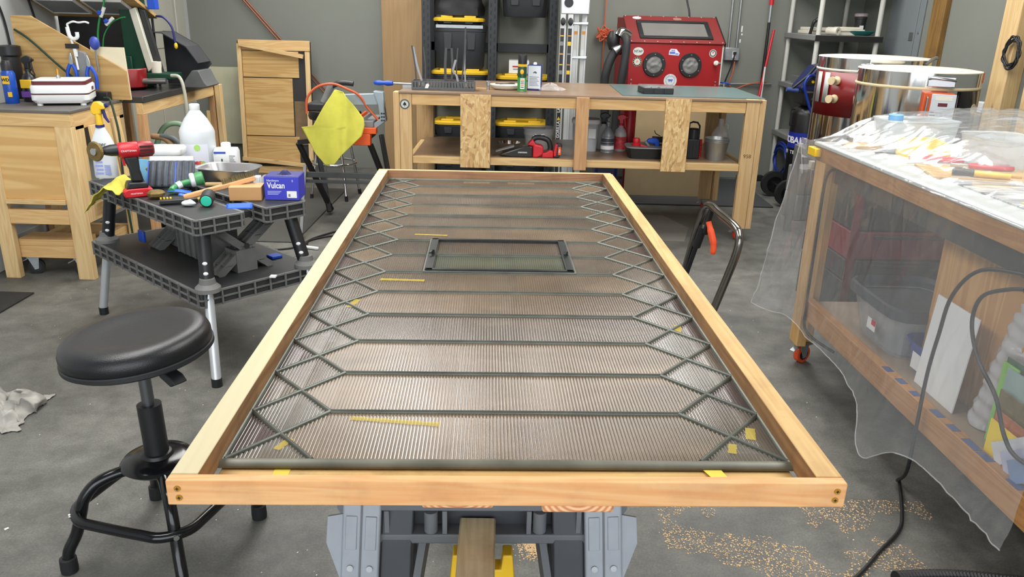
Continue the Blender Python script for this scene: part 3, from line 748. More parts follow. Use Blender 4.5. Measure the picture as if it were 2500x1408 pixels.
# insect spray can
cn = thing('spray_can', 'tall green spray can with black cap and yellow collar', 'spray can', (0.030, 5.20, BZ))
MB().lathe([(0.029, 0), (0.0305, 0.003), (0.0305, 0.008)], 28).build('base_rim', M_steel, cn, smooth=40)
MB().lathe([(0.0295, 0.008), (0.0295, 0.09)], 28).build('body', plain('spray_can_green', rgb(44, 142, 66), 0.3, var=0.05), cn, smooth=40)
MB().lathe([(0.0295, 0.09), (0.0295, 0.148), (0.027, 0.158)], 28).build('body_band', plain('spray_can_dark_green', rgb(36, 70, 48), 0.3, var=0.1), cn, smooth=40)
MB().lathe([(0.0275, 0.156), (0.0285, 0.16), (0.0285, 0.17), (0.026, 0.172)], 28).build('collar', M_yellow, cn, smooth=40)
MB().lathe([(0.0285, 0.172), (0.0285, 0.222), (0.026, 0.228), (0.001, 0.229)], 28).build('cap', M_black, cn, smooth=40)
MB().box(-0.012, 0.016, -0.0302, -0.0285, 0.02, 0.085).build('label', M_white, cn)
for i in range(5): MB().box(-0.009, 0.012, -0.0306, -0.0302, 0.028 + i*0.011, 0.033 + i*0.011).build('label_line', plain('can_print_%d' % (i % 3), (rgb(40, 60, 120), rgb(206, 120, 40), rgb(60, 60, 60))[i % 3], 0.5, var=0), cn)
eb = MB(); eb.ball((-0.002, -0.0288, 0.125), 0.012, 14, 1, 0.15, 1.3); eb.build('label_emblem', M_yellow, cn)
# solvent tin
tn = thing('solvent_tin', 'white and navy rectangular solvent tin beside the spray can', 'tin', (0.113, 5.33, BZ), -0.12)
MB().box(-0.046, 0.046, -0.03, 0.03, 0, 0.162).build('body', plain('navy_tin_print', rgb(36, 52, 120), 0.3), tn, bevel=0.004)
MB().box(-0.041, 0.041, -0.0306, -0.0302, 0.012, 0.156).build('label', plain('tin_label_white', rgb(222, 228, 236), 0.4, var=0.03), tn)
for i in range(7): MB().box(-0.032, 0.03 - 0.006*(i % 3), -0.0309, -0.0306, 0.03 + i*0.009, 0.0335 + i*0.009).build('label_line', plain('tin_print_grey', rgb(120, 130, 150), 0.5, var=0), tn)
bird = MB(); bird.prism([(-0.01, 0.108), (0.002, 0.112), (0.012, 0.106), (0.016, 0.114), (0.006, 0.122), (-0.006, 0.118)], -0.0310, -0.0306, 'y'); bird.build('label_emblem', plain('tin_print_dark', rgb(80, 90, 100), 0.5, var=0), tn)
MB().lathe([(0.012, 0.162), (0.012, 0.17), (0.009, 0.176), (0.001, 0.177)], 16).build('cap', M_white, tn, smooth=40)
# crumpled clear bag
m = MB()
def bagf(u, v):
    a = 2*PI*u; r = 0.075*math.sin(PI*min(0.98, max(0.02, v*0.55+0.02))) * (1 + 0.35*noise.noise(Vector((math.cos(a)*2, math.sin(a)*2, v*3))))
    return (r*math.cos(a)*1.1, r*math.sin(a)*0.7, 0.045*(1-v)*(1+0.4*noise.noise(Vector((math.cos(a)*3, math.sin(a)*3, 5)))))
m.sheet(bagf, 30, 8); o = m.build('clear_bag', glassy('clear_film', (0.9, 0.9, 0.9, 1), 0.08, 0.22), None, smooth=30); o.location = (0.215, 5.32, BZ); tag(o, 'crumpled clear plastic bag beside the solvent tin', 'plastic bag')
# cutting mat
o = MB().box(0, 0.90, 0, 0.78, 0, 0.005).build('cutting_mat', plain('dusty_teal_glass_mat', rgb(96, 118, 116), 0.28, var=0.08, vs=8)); o.location = (0.665, 5.10, BZ); tag(o, 'large dusty teal mat covering the right end of the bench', 'mat')
# organiser case
oc = thing('parts_case', 'black parts case with clear lid lying on the teal mat', 'case', (0.905, 5.27, BZ + 0.005), 0.05)
MB().box(-0.10, 0.10, -0.05, 0.13, 0, 0.036).build('tray', M_black, oc, bevel=0.003)
for x in (-0.068, 0.0, 0.068): MB().box(x - 0.028, x + 0.028, -0.054, -0.05, 0.002, 0.034).build('front_panel', M_blackmatt, oc, bevel=0.001)
MB().box(-0.098, 0.098, -0.05, 0.13, 0.0365, 0.048).build('lid', glassy('smoky_clear_plastic', rgb(160, 155, 155), 0.12, 0.6), oc, bevel=0.002)
for i, x in enumerate((-0.07, -0.025, 0.03, 0.07)): MB().box(x - 0.02, x + 0.018, -0.052, -0.0505, 0.037, 0.047).build('lid_clip', M_zinc, oc)

# ---------------------------------------------------------------- things on the bench's lower shelf (z 0.509)
SZ = 0.5092
# hand vacuum
hv = thing('hand_vacuum', 'red and black cordless hand vacuum lying on the bench shelf', 'vacuum', (0.11, 5.14, SZ))
m = MB(); m.prism([(-0.21, 0.008), (-0.20, 0.022), (-0.07, 0.066), (-0.02, 0.074), (0.0, 0.07), (0.0, 0.004), (-0.03, 0.0), (-0.13, 0.0)], -0.045, 0.045, 'y'); m.build('nozzle', plain('smoky_black_plastic', rgb(44, 42, 42), 0.25), hv, bevel=0.012, seg=3)
m = MB(); m.prism([(-0.24, 0.034), (-0.12, 0.07), (-0.12, 0.062), (-0.235, 0.028)], -0.03, 0.03, 'y'); m.build('nozzle_lip', M_grey, hv, bevel=0.002)
m = MB(); m.prism([(0.001, 0.0), (0.03, 0.0), (0.055, 0.012), (0.07, 0.03), (0.07, 0.066), (0.05, 0.078), (0.02, 0.082), (-0.002, 0.118), (-0.035, 0.078), (0.001, 0.072)], -0.042, 0.042, 'y'); m.build('motor_body', M_red, hv, bevel=0.008, seg=3)
m = MB(); m.prism([(0.06, 0.0), (0.135, 0.0), (0.135, 0.04), (0.115, 0.05), (0.085, 0.03), (0.06, 0.03)], -0.036, 0.036, 'y'); m.build('battery_foot', M_red, hv, bevel=0.006)
m = MB(); m.tube(smoothpath([(0.0, 0, 0.108), (0.02, 0, 0.122), (0.06, 0, 0.122), (0.10, 0, 0.105), (0.115, 0, 0.06), (0.108, 0, 0.04)], 5), 0.0165, 12); m.build('handle', M_black, hv, smooth=50)
m = MB(); m.prism([(0.136, -0.001), (0.175, 0.004), (0.19, 0.085), (0.155, 0.092), (0.136, 0.04)], -0.036, 0.036, 'y'); m.build('battery', M_black, hv, bevel=0.005)
m = MB(); m.prism([(0.138, 0.01), (0.152, 0.012), (0.162, 0.088), (0.146, 0.088), (0.136, 0.04)], -0.038, 0.038, 'y'); m.build('battery_trim', M_red, hv, bevel=0.003)
MB().box(0.165, 0.182, -0.0368, -0.036, 0.02, 0.072).build('battery_label', M_orange, hv)
MB().box(-0.095, -0.035, -0.0468, -0.0455, 0.027, 0.037).build('name_plate', M_grey, hv)
text('CRAFTSMAN', 'name_print', M_whiteink, hv, (-0.065, -0.0470, 0.032), FX, 0.0098)
text('20V', 'battery_print', M_whiteink, hv, (0.1735, -0.0372, 0.046), (R(90), R(-82), 0), 0.016)
# glass storage bowl and stockpot
M_clear = glassy('clear_glass', (0.9, 0.92, 0.92, 1), 0.05, 0.24)
gb = thing('glass_bowl', 'tall clear glass bowl with metal clasp behind the hand vacuum', 'bowl', (0.155, 5.42, SZ))
MB().lathe([(0.08, 0), (0.092, 0.01), (0.098, 0.10), (0.104, 0.108), (0.102, 0.114), (0.104, 0.14), (0.112, 0.152), (0.108, 0.152), (0.10, 0.14), (0.092, 0.10), (0.085, 0.014), (0.001, 0.01)], 36).build('bowl', M_clear, gb, smooth=50)
cl = MB(); cl.tube(smoothpath([(-0.04, -0.106, 0.11), (-0.02, -0.112, 0.10), (0.02, -0.112, 0.10), (0.045, -0.105, 0.108)], 5), 0.004, 8); cl.tube(smoothpath([(-0.03, -0.108, 0.12), (0, -0.114, 0.113), (0.035, -0.107, 0.12)], 5), 0.003, 8); cl.build('clasp', M_chrome, gb, smooth=50)
fb = thing('foil_dish', 'small shiny foil dish on the shelf left of the hand vacuum', 'dish', (-0.045, 5.36, SZ))
m = MB(); m.lathe([(0.055, 0), (0.075, 0.04), (0.082, 0.055), (0.077, 0.055), (0.06, 0.006), (0.001, 0.004)], 26, None); 
m.v = [(x*(1+0.12*noise.noise(Vector((x*30, y*30, 1)))), y*(1+0.12*noise.noise(Vector((x*30, y*30, 4)))), z) for x, y, z in m.v]
m.build('foil', M_chrome, fb, smooth=25)
# clear bucket
cb = thing('clear_bucket', 'cloudy plastic tub with white lid half behind the middle upright', 'tub', (0.475, 5.46, SZ), -0.1)
MB().lathe([(0.078, 0), (0.09, 0.185), (0.088, 0.187), (0.001, 0.187)], 32, None, 1.0, 0.8, 4.5).build('body', glassy('cloudy_plastic', rgb(206, 212, 216), 0.35, 0.7), cb, smooth=45)
MB().lathe([(0.094, 0.184), (0.097, 0.19), (0.097, 0.205), (0.09, 0.213), (0.001, 0.213)], 32, None, 1.0, 0.8, 4.5).build('lid', M_white, cb, smooth=45)
MB().box(0.02, 0.07, -0.0775, -0.0745, 0.09, 0.155).build('label', M_white, cb)
# white trigger bottle, grey pump bottle, red sprayer
def handsprayer(name, label, loc, body, head, r, h, rz=0.0, trig=None, lab=None, sc=1.0):
    t = thing(name, label, 'spray bottle', loc, rz)
    MB().lathe([(r*0.92, 0), (r, 0.006), (r*0.98, h*0.55), (r*0.75, h*0.72), (r*0.36, h*0.80), (r*0.34, h*0.86)], 28).build('bottle', body, t, smooth=45)
    MB().lathe([(r*0.42, h*0.855), (r*0.42, h*0.91)], 20).build('collar', head, t, smooth=40)
    m = MB(); z = h*0.91
    m.prism([(-r*0.30, z), (r*0.30, z), (r*0.32, z+0.03), (r*0.72, z+0.035), (r*0.75, z+0.055), (r*0.1, z+0.068), (-r*0.62, z+0.055), (-r*0.68, z+0.036), (-r*0.32, z+0.024)], -r*0.26, r*0.26, 'y'); m.build('spray_head', head, t, bevel=0.004, seg=3)
    m = MB(); m.prism([(r*0.42, z+0.034), (r*0.62, z+0.034), (r*0.75, z-0.012), (r*0.92, z-0.035), (r*0.80, z-0.03), (r*0.52, z-0.004)], -r*0.14, r*0.14, 'y'); m.build('trigger', trig or head, t, bevel=0.002)
    MB().cyl((r*0.72, 0, z+0.045), (r*0.95, 0, z+0.045), r*0.16, n=12).build('nozzle', trig or head, t, smooth=40)
    if lab: MB().lathe([(r*1.006, h*0.08), (r*1.0, h*0.5)], 28).build('label', lab, t, smooth=40)
    return t
handsprayer('trigger_bottle', 'white trigger bottle with black head behind the grey ribbed bottle', (0.605, 5.53, SZ), M_white, M_black, 0.045, 0.20)
pb = thing('pump_bottle', 'ribbed silver grey bottle with conical top on the bench shelf', 'bottle', (0.618, 5.36, SZ))
MB().lathe([(0.042, 0), (0.045, 0.008), (0.043, 0.014), (0.0445, 0.02), (0.0445, 0.10), (0.042, 0.108), (0.044, 0.115), (0.04, 0.125), (0.02, 0.165), (0.011, 0.178), (0.011, 0.19), (0.014, 0.191), (0.014, 0.205), (0.006, 0.215), (0.004, 0.23)], 28).build('bottle', plain('silver_grey_plastic', rgb(136, 140, 144), 0.35, 0.3), pb, smooth=30)
for i, (z0, z1) in enumerate(((0.028, 0.052), (0.062, 0.072), (0.078, 0.1))):
    m = MB(); m.lathe([(0.0455, z0), (0.0455, z1)], 28); m.build('label_band', M_whiteink if i == 0 else plain('bottle_dark_print', rgb(60, 64, 70), 0.4, var=0.3, vs=160), pb, smooth=40)
rs = handsprayer('trigger_bottle', 'red headed trigger bottle beside the black tray on the shelf', (0.715, 5.46, SZ), glassy('pale_clear_plastic', rgb(225, 220, 220), 0.2, 0.5), M_red, 0.043, 0.20, 0.0, M_red, plain('red_white_label', rgb(206, 60, 66), 0.5, var=0.5, vs=60))
tag(MB().lathe([(0.045, 0), (0.045, 0.30), (0.04, 0.31), (0.001, 0.31)], 24).build('red_canister', M_red, None, smooth=40, loc=(0.80, 5.68, SZ)), 'plain red canister behind the red headed bottle', 'canister')
# tray of small things
ty = thing('tool_tray', 'black plastic tray of small tools on the bench shelf', 'tray', (0.855, 5.24, SZ))
m = MB(); m.lathe([(0.105, 0), (0.118, 0.065), (0.124, 0.067), (0.124, 0.07), (0.114, 0.069), (0.10, 0.008), (0.001, 0.006)], 32, None, 1.05, 0.85, 6); m.build('tray', M_black, ty, smooth=40)
m = MB(); m.lathe([(0.124, 0.068), (0.127, 0.07), (0.124, 0.075), (0.118, 0.073)], 32, None, 1.05, 0.85, 6); m.build('tray_rim', M_grey, ty, smooth=40)
kn = thing('red_strap_winder', 'red plastic winder lying in the black tool tray', 'winder', (0.795, 5.24, SZ + 0.062))
MB().lathe([(0.001, 0), (0.03, 0.002), (0.032, 0.02), (0.022, 0.03), (0.024, 0.05), (0.018, 0.06)], 18).build('spool', M_red, kn, smooth=40)
m = MB(); m.beam((0.02, -0.03, 0.02), (0.075, -0.035, 0.004), 0.018, 0.014); m.build('arm', M_red, kn, bevel=0.003)
bg = thing('blue_glue_gun', 'blue and grey pistol tool lying in the black tool tray', 'tool', (0.905, 5.25, SZ + 0.045))
m = MB(); m.prism([(-0.045, 0.055), (-0.03, 0.075), (0.02, 0.08), (0.04, 0.065), (0.045, 0.0), (0.02, 0.0), (0.01, 0.045), (-0.02, 0.045)], -0.018, 0.018, 'y'); m.build('body', M_blue, bg, bevel=0.006)
m = MB(); m.beam((-0.05, 0, 0.055), (-0.02, 0, 0.02), 0.02, 0.014); m.build('jaw', M_grey, bg, bevel=0.003)
pc = thing('black_caulk_gun', 'black caulking tool standing behind the chipboard patch', 'tool', (1.005, 5.34, SZ + 0.07))
m = MB(); m.prism([(-0.09, 0.05), (0.02, 0.05), (0.02, 0.015), (-0.06, 0.012), (-0.09, 0.03)], -0.02, 0.02, 'y'); m.build('body', M_black, pc, bevel=0.004)
m = MB(); m.tube(smoothpath([(-0.08, 0, 0.09), (-0.07, 0, 0.07), (-0.04, 0, 0.055)], 4), 0.003, 6); m.build('hook', M_black, pc)
# black lantern, galvanised pail, glass jug
ln = thing('black_lantern', 'black lantern with carry handle beside the nested pails', 'lantern', (1.165, 5.24, SZ))
MB().box(-0.04, 0.04, -0.04, 0.04, 0, 0.13).build('body', M_black, ln, bevel=0.006)
for x in (-0.022, 0.0, 0.022): MB().box(x - 0.004, x + 0.004, -0.044, -0.04, 0.01, 0.12).build('body_rib', M_blackmatt, ln, bevel=0.001)
MB().lathe([(0.036, 0.13), (0.036, 0.19), (0.028, 0.195)], 20).build('head', M_black, ln, smooth=40)
m = MB(); m.tube([(-0.034, 0, 0.19), (-0.03, 0, 0.228), (-0.01, 0, 0.236), (0.02, 0, 0.232), (0.036, 0, 0.21), (0.036, 0, 0.13)], 0.006, 8); m.build('handle', M_black, ln, smooth=40)
rc = MB(); rc.lathe([(0.012, i*0.011 + d) if d == 0 else (0.008, i*0.011 + d) for i in range(11) for d in (0, 0.006)], 12); o = rc.build('red_spring', M_red, None, smooth=30); o.location = (1.232, 5.30, SZ); tag(o, 'red coiled spring standing between lantern and pails', 'spring')
M_galv = plain('dull_galvanised_tin', rgb(170, 174, 174), 0.36, 0.75, var=0.08, vs=25)
for i in range(3):
    pt = thing('metal_pail', ['bottom metal pail of the nested stack on the bench shelf', 'middle metal pail of the nested stack on the bench shelf', 'top metal pail of the nested stack on the bench shelf'][i], 'pail', (1.315, 5.21, SZ + i*0.0095), 0, 'nested metal pails')
    MB().lathe([(0.058, 0.0), (0.0775, 0.117), (0.0795, 0.119), (0.0775, 0.1215), (0.0765, 0.119), (0.0573, 0.0022), (0.001, 0.002)], 40).build('pail', M_galv, pt, smooth=40)
gj = thing('glass_jug', 'clear glass jug with narrow neck behind the metal pails', 'jug', (1.385, 5.42, SZ))
MB().lathe([(0.052, 0), (0.058, 0.01), (0.058, 0.13), (0.05, 0.155), (0.022, 0.185), (0.018, 0.2), (0.018, 0.225), (0.021, 0.226), (0.021, 0.238), (0.016, 0.238), (0.016, 0.2), (0.048, 0.15), (0.054, 0.13), (0.054, 0.012), (0.001, 0.01)], 30).build('jug', M_clear, gj, smooth=50)
m = MB(); m.tube([(0.016, 0, 0.2), (0.045, 0, 0.205), (0.05, 0, 0.18), (0.04, 0, 0.165)], 0.005, 8); m.build('handle', M_clear, gj, smooth=50)
tag(MB().beam((1.36, 5.36, SZ + 0.022), (1.41, 5.75, SZ + 0.022), 0.032, 0.032).build('wood_offcut', M_piney, bevel=0.002), 'square wooden offcut lying behind the metal pails', 'offcut')
# ================================================================== back wall: plywood frame, plank, rack, bins, ladder
pf = thing('plywood_hatch', 'tan plywood hatch with pine battens leaning on the grey back wall', 'panel', (-2.05, 6.90, 0), 0.0, rot=(R(-4.5), 0, R(1)))
MB().box(-0.33, 0.29, 0.0, 0.012, 0.0, 1.11).build('back_sheet', plain('black_backed_sheet', rgb(44, 42, 40), 0.6, var=0.3, vs=3), pf)
for (x0, x1, z0, z1) in ((-0.29, 0.185, 0.815, 1.03), (-0.29, 0.125, 0.325, 0.808), (-0.29, 0.165, 0.085, 0.318)):
    MB().box(x0, x1, -0.010, -0.0002, z0, z1).build('plywood_piece', M_ply, pf, bevel=0.001)
MB().box(0.135, 0.25, -0.008, -0.0002, 0.25, 0.62).build('dusty_patch', plain('tan_dust_on_black', rgb(120, 98, 70), 0.8, var=0.4, vs=8), pf)
MB().box(-0.32, 0.285, -0.012, -0.0002, 1.035, 1.12).build('top_plank', M_pine, pf, bevel=0.002)
MB().box(-0.325, -0.291, -0.035, -0.0125, 0.10, 1.085).build('batten', M_pinez, pf, bevel=0.002)
MB().box(0.245, 0.285, -0.03, -0.0125, 0.06, 1.03).build('batten', M_pinez, pf, bevel=0.002)
m = MB(); m.beam((-0.30, -0.047, 1.082), (0.235, -0.047, 0.99), 0.022, 0.034); m.build('batten', M_pine, pf, bevel=0.002)
m = MB(); m.beam((-0.325, -0.047, 0.125), (0.25, -0.047, 0.075), 0.022, 0.034); m.build('batten', M_pine, pf, bevel=0.002)
MB().box(-0.32, 0.28, -0.03, -0.0002, 0.0, 0.06).build('bottom_plank', M_pine, pf, bevel=0.002)
M_cop = plain('copper_tube', rgb(150, 92, 70), 0.35, 0.7, var=0.08)
m = MB(); m.cyl((-2.52, 7.225, 1.62), (-1.45, 7.225, 0.40), 0.0065, n=10); tag(m.build('copper_pipe', M_cop, None, smooth=40), 'upper copper pipe leaning diagonally against the grey wall', 'pipe', 'copper pipes on the back wall')
m = MB(); m.cyl((-2.50, 7.205, 1.58), (-1.46, 7.205, 0.37), 0.0065, n=10); tag(m.build('copper_pipe', M_cop, None, smooth=40), 'lower copper pipe leaning diagonally against the grey wall', 'pipe', 'copper pipes on the back wall')
o = MB().box(-2.74, -2.36, 7.20, 7.235, 0.20, 0.87).build('stained_board', plain('stained_ivory_panel', rgb(206, 204, 176), 0.7, var=0.12, vs=5)); tag(o, 'stained ivory panel against the wall left of the plywood hatch', 'panel')
tag(MB().box(-2.56, -2.44, 6.62, 6.64, 0.0, 0.56).build('plywood_strip', M_plyz, bevel=0.001), 'upright plywood strip beside the square white bottle', 'plywood strip')
tag(MB().box(-1.175, -0.83, 7.13, 7.15, 0, 2.6).build('tall_plank', wood('tall_tan_plank', rgb(168, 138, 106), rgb(148, 118, 88), 'z', grain=14, knots=False, ring=0.3), bevel=0.002), 'tall tan plank standing against the back wall', 'plank')

M_rk = plain('dark_rack_steel', rgb(52, 55, 58), 0.5, 0.3)
sr = thing('storage_rack', 'dark grey slotted steel storage rack on the back wall', 'shelving', (0, 6.85, 0))
for x in (-0.765, -0.215, 0.285):
    for y in (0.0, 0.36):
        p = MB().box(x - 0.035, x + 0.035, y, y + 0.004, 0, 2.3).build('upright', M_rk, sr)
        MB().box(x - 0.035, x - 0.031, y + 0.004, y + 0.035, 0, 2.3).build('upright_flange', M_rk, p)
        if y == 0.0:
            s0 = None
            for i in range(24):
                z = 0.06 + i * 0.06
                for k, dx in enumerate((-0.016, 0.016)):
                    if s0 is None:
                        mm = MB(); mm.prism([(-0.005, -0.016), (0.005, -0.016), (0.007, 0.016), (-0.003, 0.016)], -0.0012, -0.0002, 'y'); s0 = mm.build('slot_hole', M_ink, p); c = s0
                    else:
                        c = s0.copy(); COL.objects.link(c); c.parent = p
                    c.location = (x + dx, 0, z + k*0.03)
for x0, x1, z in ((-0.18, 0.25, 1.10), (-0.73, -0.25, 0.33), (-0.18, 0.25, 0.33), (-0.73, -0.25, 1.56), (-0.18, 0.25, 1.56), (-0.73, -0.25, 0.74), (-0.18, 0.25, 0.74)):
    if z == 1.10: MB().box(x0 - 0.03, x1 + 0.03, 0.36, 0.395, 1.06, 1.13).build('cross_beam', M_rk, sr)
    else:
        MB().box(x0, x1, 0.004, 0.04, z - 0.045, z - 0.002).build('cross_beam', M_rk, sr)
        if z != 1.055: MB().box(x0, x1, 0.04, 0.36, z - 0.012, z - 0.0002).build('deck', M_blackmatt, sr)
MB().box(-0.76, -0.22, 0.36, 0.395, 1.06, 1.13).build('cross_beam', M_rk, sr)
M_tote = plain('black_tote_plastic', rgb(44, 47, 50), 0.5, var=0.06)
M_lid = plain('yellow_tote_lid', rgb(228, 186, 44), 0.45, var=0.05)
def tote(label, x, z, w=0.44, h=0.24, dpt=0.34, lid=True, ybase=6.87, wire=False):
    t = thing('storage_tote', label, 'storage bin', (x, ybase + dpt/2, z), 0, 'black and yellow totes on the steel rack')
    m = MB(); m.lathe([(w*0.43, 0), (w*0.445, 0.01), (w*0.49, h*0.86), (w*0.5, h*0.87), (w*0.5, h)], 28, None, 1.0, dpt/w, 7); m.build('bin', M_tote, t, smooth=35)
    for sx in (-0.22, 0.22):
        mm = MB(); mm.prism([(sx*w - 0.03, h*0.45), (sx*w + 0.03, h*0.45), (sx*w + 0.035, h*0.83), (sx*w - 0.035, h*0.83)], -dpt*0.5 - 0.001, -dpt*0.44, 'y'); mm.build('bin_rib', M_tote, t, bevel=0.003)
    if lid:
        m = MB(); m.lathe([(w*0.505, h), (w*0.53, h + 0.002), (w*0.535, h + 0.02), (w*0.50, h + 0.03), (w*0.42, h + 0.032), (w*0.40, h + 0.024), (0.001, h + 0.024)], 28, None, 1.0, dpt/w*0.98, 7); lo = m.build('lid', M_lid, t, smooth=35)
        for (x0, x1) in ((-0.36, -0.12), (0.12, 0.36)):
            MB().box(x0*w, x1*w, -dpt*0.44, -dpt*0.30, h + 0.03, h + 0.046).build('lid_rib', M_lid, lo, bevel=0.004)
        MB().box(-0.30*w, 0.30*w, dpt*0.05, dpt*0.35, h + 0.025, h + 0.046).build('lid_rib', M_lid, lo, bevel=0.004)
    if wire:
        m = MB(); m.box(-w*0.44, w*0.44, -dpt*0.52, -dpt*0.49, h - 0.02, h + 0.005); m.build('silver_strip', M_zinc, t)
    return t
def shallow_lid(t): pass
tote('black tote with yellow lid on the upper left rack shelf', -0.49, 0.742, 0.46, 0.14)
tote('tall black tote with silver strip standing on the upper left yellow lid', -0.49, 0.929, 0.44, 0.345, lid=False, wire=True)
tote('low yellow lidded tote below the black bag on the rack', -0.50, 1.2755, 0.40, 0.03)
tote('black tote with yellow lid on the upper right rack shelf behind the cans', 0.05, 0.742, 0.44, 0.11)
tote('black tote with yellow lid on the lower left rack shelf', -0.49, 0.332, 0.44, 0.13)
tote('black tote with yellow lid on the lower right rack shelf', 0.05, 0.332, 0.44, 0.13)
tote('black tote hanging low at the very top right of the rack', 0.05, 1.352, 0.40, 0.20)
tote('black tote with yellow lid at the bottom left of the rack', -0.49, 0.002, 0.44, 0.24)
tote('black tote with yellow lid at the bottom right of the rack', 0.05, 0.002, 0.44, 0.24)
m = MB()
def bagb(u, v):
    a = 2*PI*u; z = v*0.26; r = 0.20*(1 - 0.35*v**3) * (1 + 0.12*noise.noise(Vector((math.cos(a)*2, math.sin(a)*2, v*3))))
    k = (abs(math.cos(a))**4 + abs(math.sin(a))**4) ** -0.25
    return (r*k*math.cos(a), r*k*math.sin(a)*0.7, z)
m.sheet(bagb, 36, 12); o = m.build('black_bag', plain('black_nylon', rgb(32, 33, 35), 0.65, bump=0.4, bs=40), None, smooth=40, loc=(-0.50, 7.03, 1.354)); tag(o, 'soft black bag on the low yellow tote lid', 'bag')
bx = thing('paper_box', 'white paper box with red print on the yellow tote lid', 'box', (-0.0, 6.96, 0.90))
MB().box(-0.075, 0.095, -0.03, 0.16, 0, 0.105).build('carton', M_white, bx, bevel=0.002)
MB().box(-0.045, 0.03, -0.0312, -0.0302, 0.05, 0.062).build('red_print', M_red, bx)
MB().box(-0.04, 0.02, -0.0312, -0.0302, 0.03, 0.038).build('grey_print', M_grey, bx)

# ---------------------------------------------------------------- multi position ladder
M_lad = plain('white_aluminium_rail', rgb(206, 208, 206), 0.4, 0.3, var=0.04)
M_dl = plain('ladder_label_black', rgb(36, 36, 38), 0.4, var=0.0)
ld = thing('folding_ladder', 'folded aluminium multi position ladder with black label strips', 'ladder', (0.0, 6.55, 0))
xs = ((0.325, 0.0), (0.385, 0.002), (0.435, 0.06), (0.50, 0.10))
for i, (x, y) in enumerate(xs):
    r = MB().box(x, x + 0.042, y, y + 0.02, 0.0, 2.0).build('rail', M_lad, ld, bevel=0.002)
    MB().box(x + 0.034, x + 0.046, y - 0.006, y + 0.02, 0.0, 1.30).build('rail_flange', M_lad, r, bevel=0.001)
    if i < 2:
        MB().box(x + 0.004, x + 0.033, y - 0.001, y - 0.0002, 0.10 if i == 0 else 0.80, 1.28).build('rail_label', M_dl, r)
        k = 0
        for z in (0.85, 0.93, 1.0, 1.08, 1.15, 1.22):
            MB().box(x + 0.006, x + 0.031, y - 0.0016, y - 0.001, z, z + (0.012, 0.03, 0.008)[k % 3]).build('label_block', (plain('label_orange', rgb(214, 140, 50), 0.5, var=0), M_grey, M_yellow)[(k + i) % 3], r); k += 1
    else:
        MB().box(x + 0.006, x + 0.034, y - 0.001, y - 0.0002, 1.12, 1.26).build('rail_label', plain('label_pale', rgb(200, 200, 196), 0.5, var=0), r)
        MB().box(x + 0.006, x + 0.034, y - 0.0015, y - 0.001, 1.235, 1.26).build('label_block', plain('label_orange', rgb(214, 140, 50), 0.5, var=0), r)
text('GORILLA', 'ladder_print', M_whiteink, ld, (0.3435, -0.0018, 0.49), (R(90), R(-90), 0), 0.034, bold=0.0006)
text('LADDERS', 'ladder_print', M_whiteink, ld, (0.3435, -0.0018, 0.70), (R(90), R(-90), 0), 0.034, bold=0.0006)
gp = MB(); gp.prism([(0.332, 0.575), (0.3435, 0.595), (0.355, 0.575), (0.355, 0.566), (0.332, 0.566)], -0.0024, -0.0016, 'y'); gp.build('ladder_emblem', M_yellow, ld)
for x, y in ((0.346, -0.012), (0.405, -0.010)):
    for z in (1.40,):
        MB().lathe([(0.030, 0), (0.030, 0.02), (0.02, 0.026)], 20, Matrix.Translation((x, y + 0.012, z - 0.07)) @ Matrix.Rotation(R(90), 4, 'X') @ Matrix.Diagonal((0.62, 1.0, 1, 1))).build('hinge_knob', M_black, ld, smooth=40)
m = MB(); m.box(0.325, 0.55, -0.004, 0.11, 1.385, 1.55); m.build('hinge_plate', M_alu, ld, bevel=0.008)
MB().cyl((0.385, -0.006, 1.47), (0.385, -0.02, 1.47), 0.035, n=24).build('hinge_disc', M_black, ld, smooth=40)
for z in (1.33, 1.07, 0.86):
    MB().box(0.43, 0.55, 0.05, 0.09, z - 0.02, z).build('rung', M_alu, ld, bevel=0.003)

# ---------------------------------------------------------------- orange cord hank on the wall
M_cordo = plain('orange_cord', rgb(206, 96, 60), 0.5)
def cable(name, label, pts, r, mat, cat='cord', k=6, group=None):
    m = MB(); m.tube(smoothpath(pts, k), r, 8); return tag(m.build(name, mat, None, smooth=50), label, cat, group)
hp = [(0.735, 7.21, 1.9), (0.742, 7.21, 1.45), (0.745, 7.20, 1.24)]
for i in range(26):
    a = i * 2.2; hp.append((0.745 + 0.075*math.cos(a)*(1 - 0.5*(i % 3 == 0)), 7.19 - 0.02*(i % 2), 1.23 + 0.055*math.sin(a*1.3) + 0.02*math.sin(a)))
hp += [(0.74, 7.20, 1.1), (0.75, 7.20, 0.75)]
cable('extension_cord', 'orange cord hank hanging on the wall behind the black hoses', hp, 0.005, M_cordo)

# ================================================================== red blast cabinet
M_cab = plain('red_powder_coat', rgb(150, 24, 28), 0.38, var=0.05, vs=5)
M_cabd = plain('dull_red_powder_coat', rgb(118, 36, 34), 0.5, var=0.06, vs=5)
bc = thing('blast_cabinet', 'red sandblasting cabinet with two glove ports and viewing window', 'blast cabinet', (0.868, 6.45, 0), R(4.5))
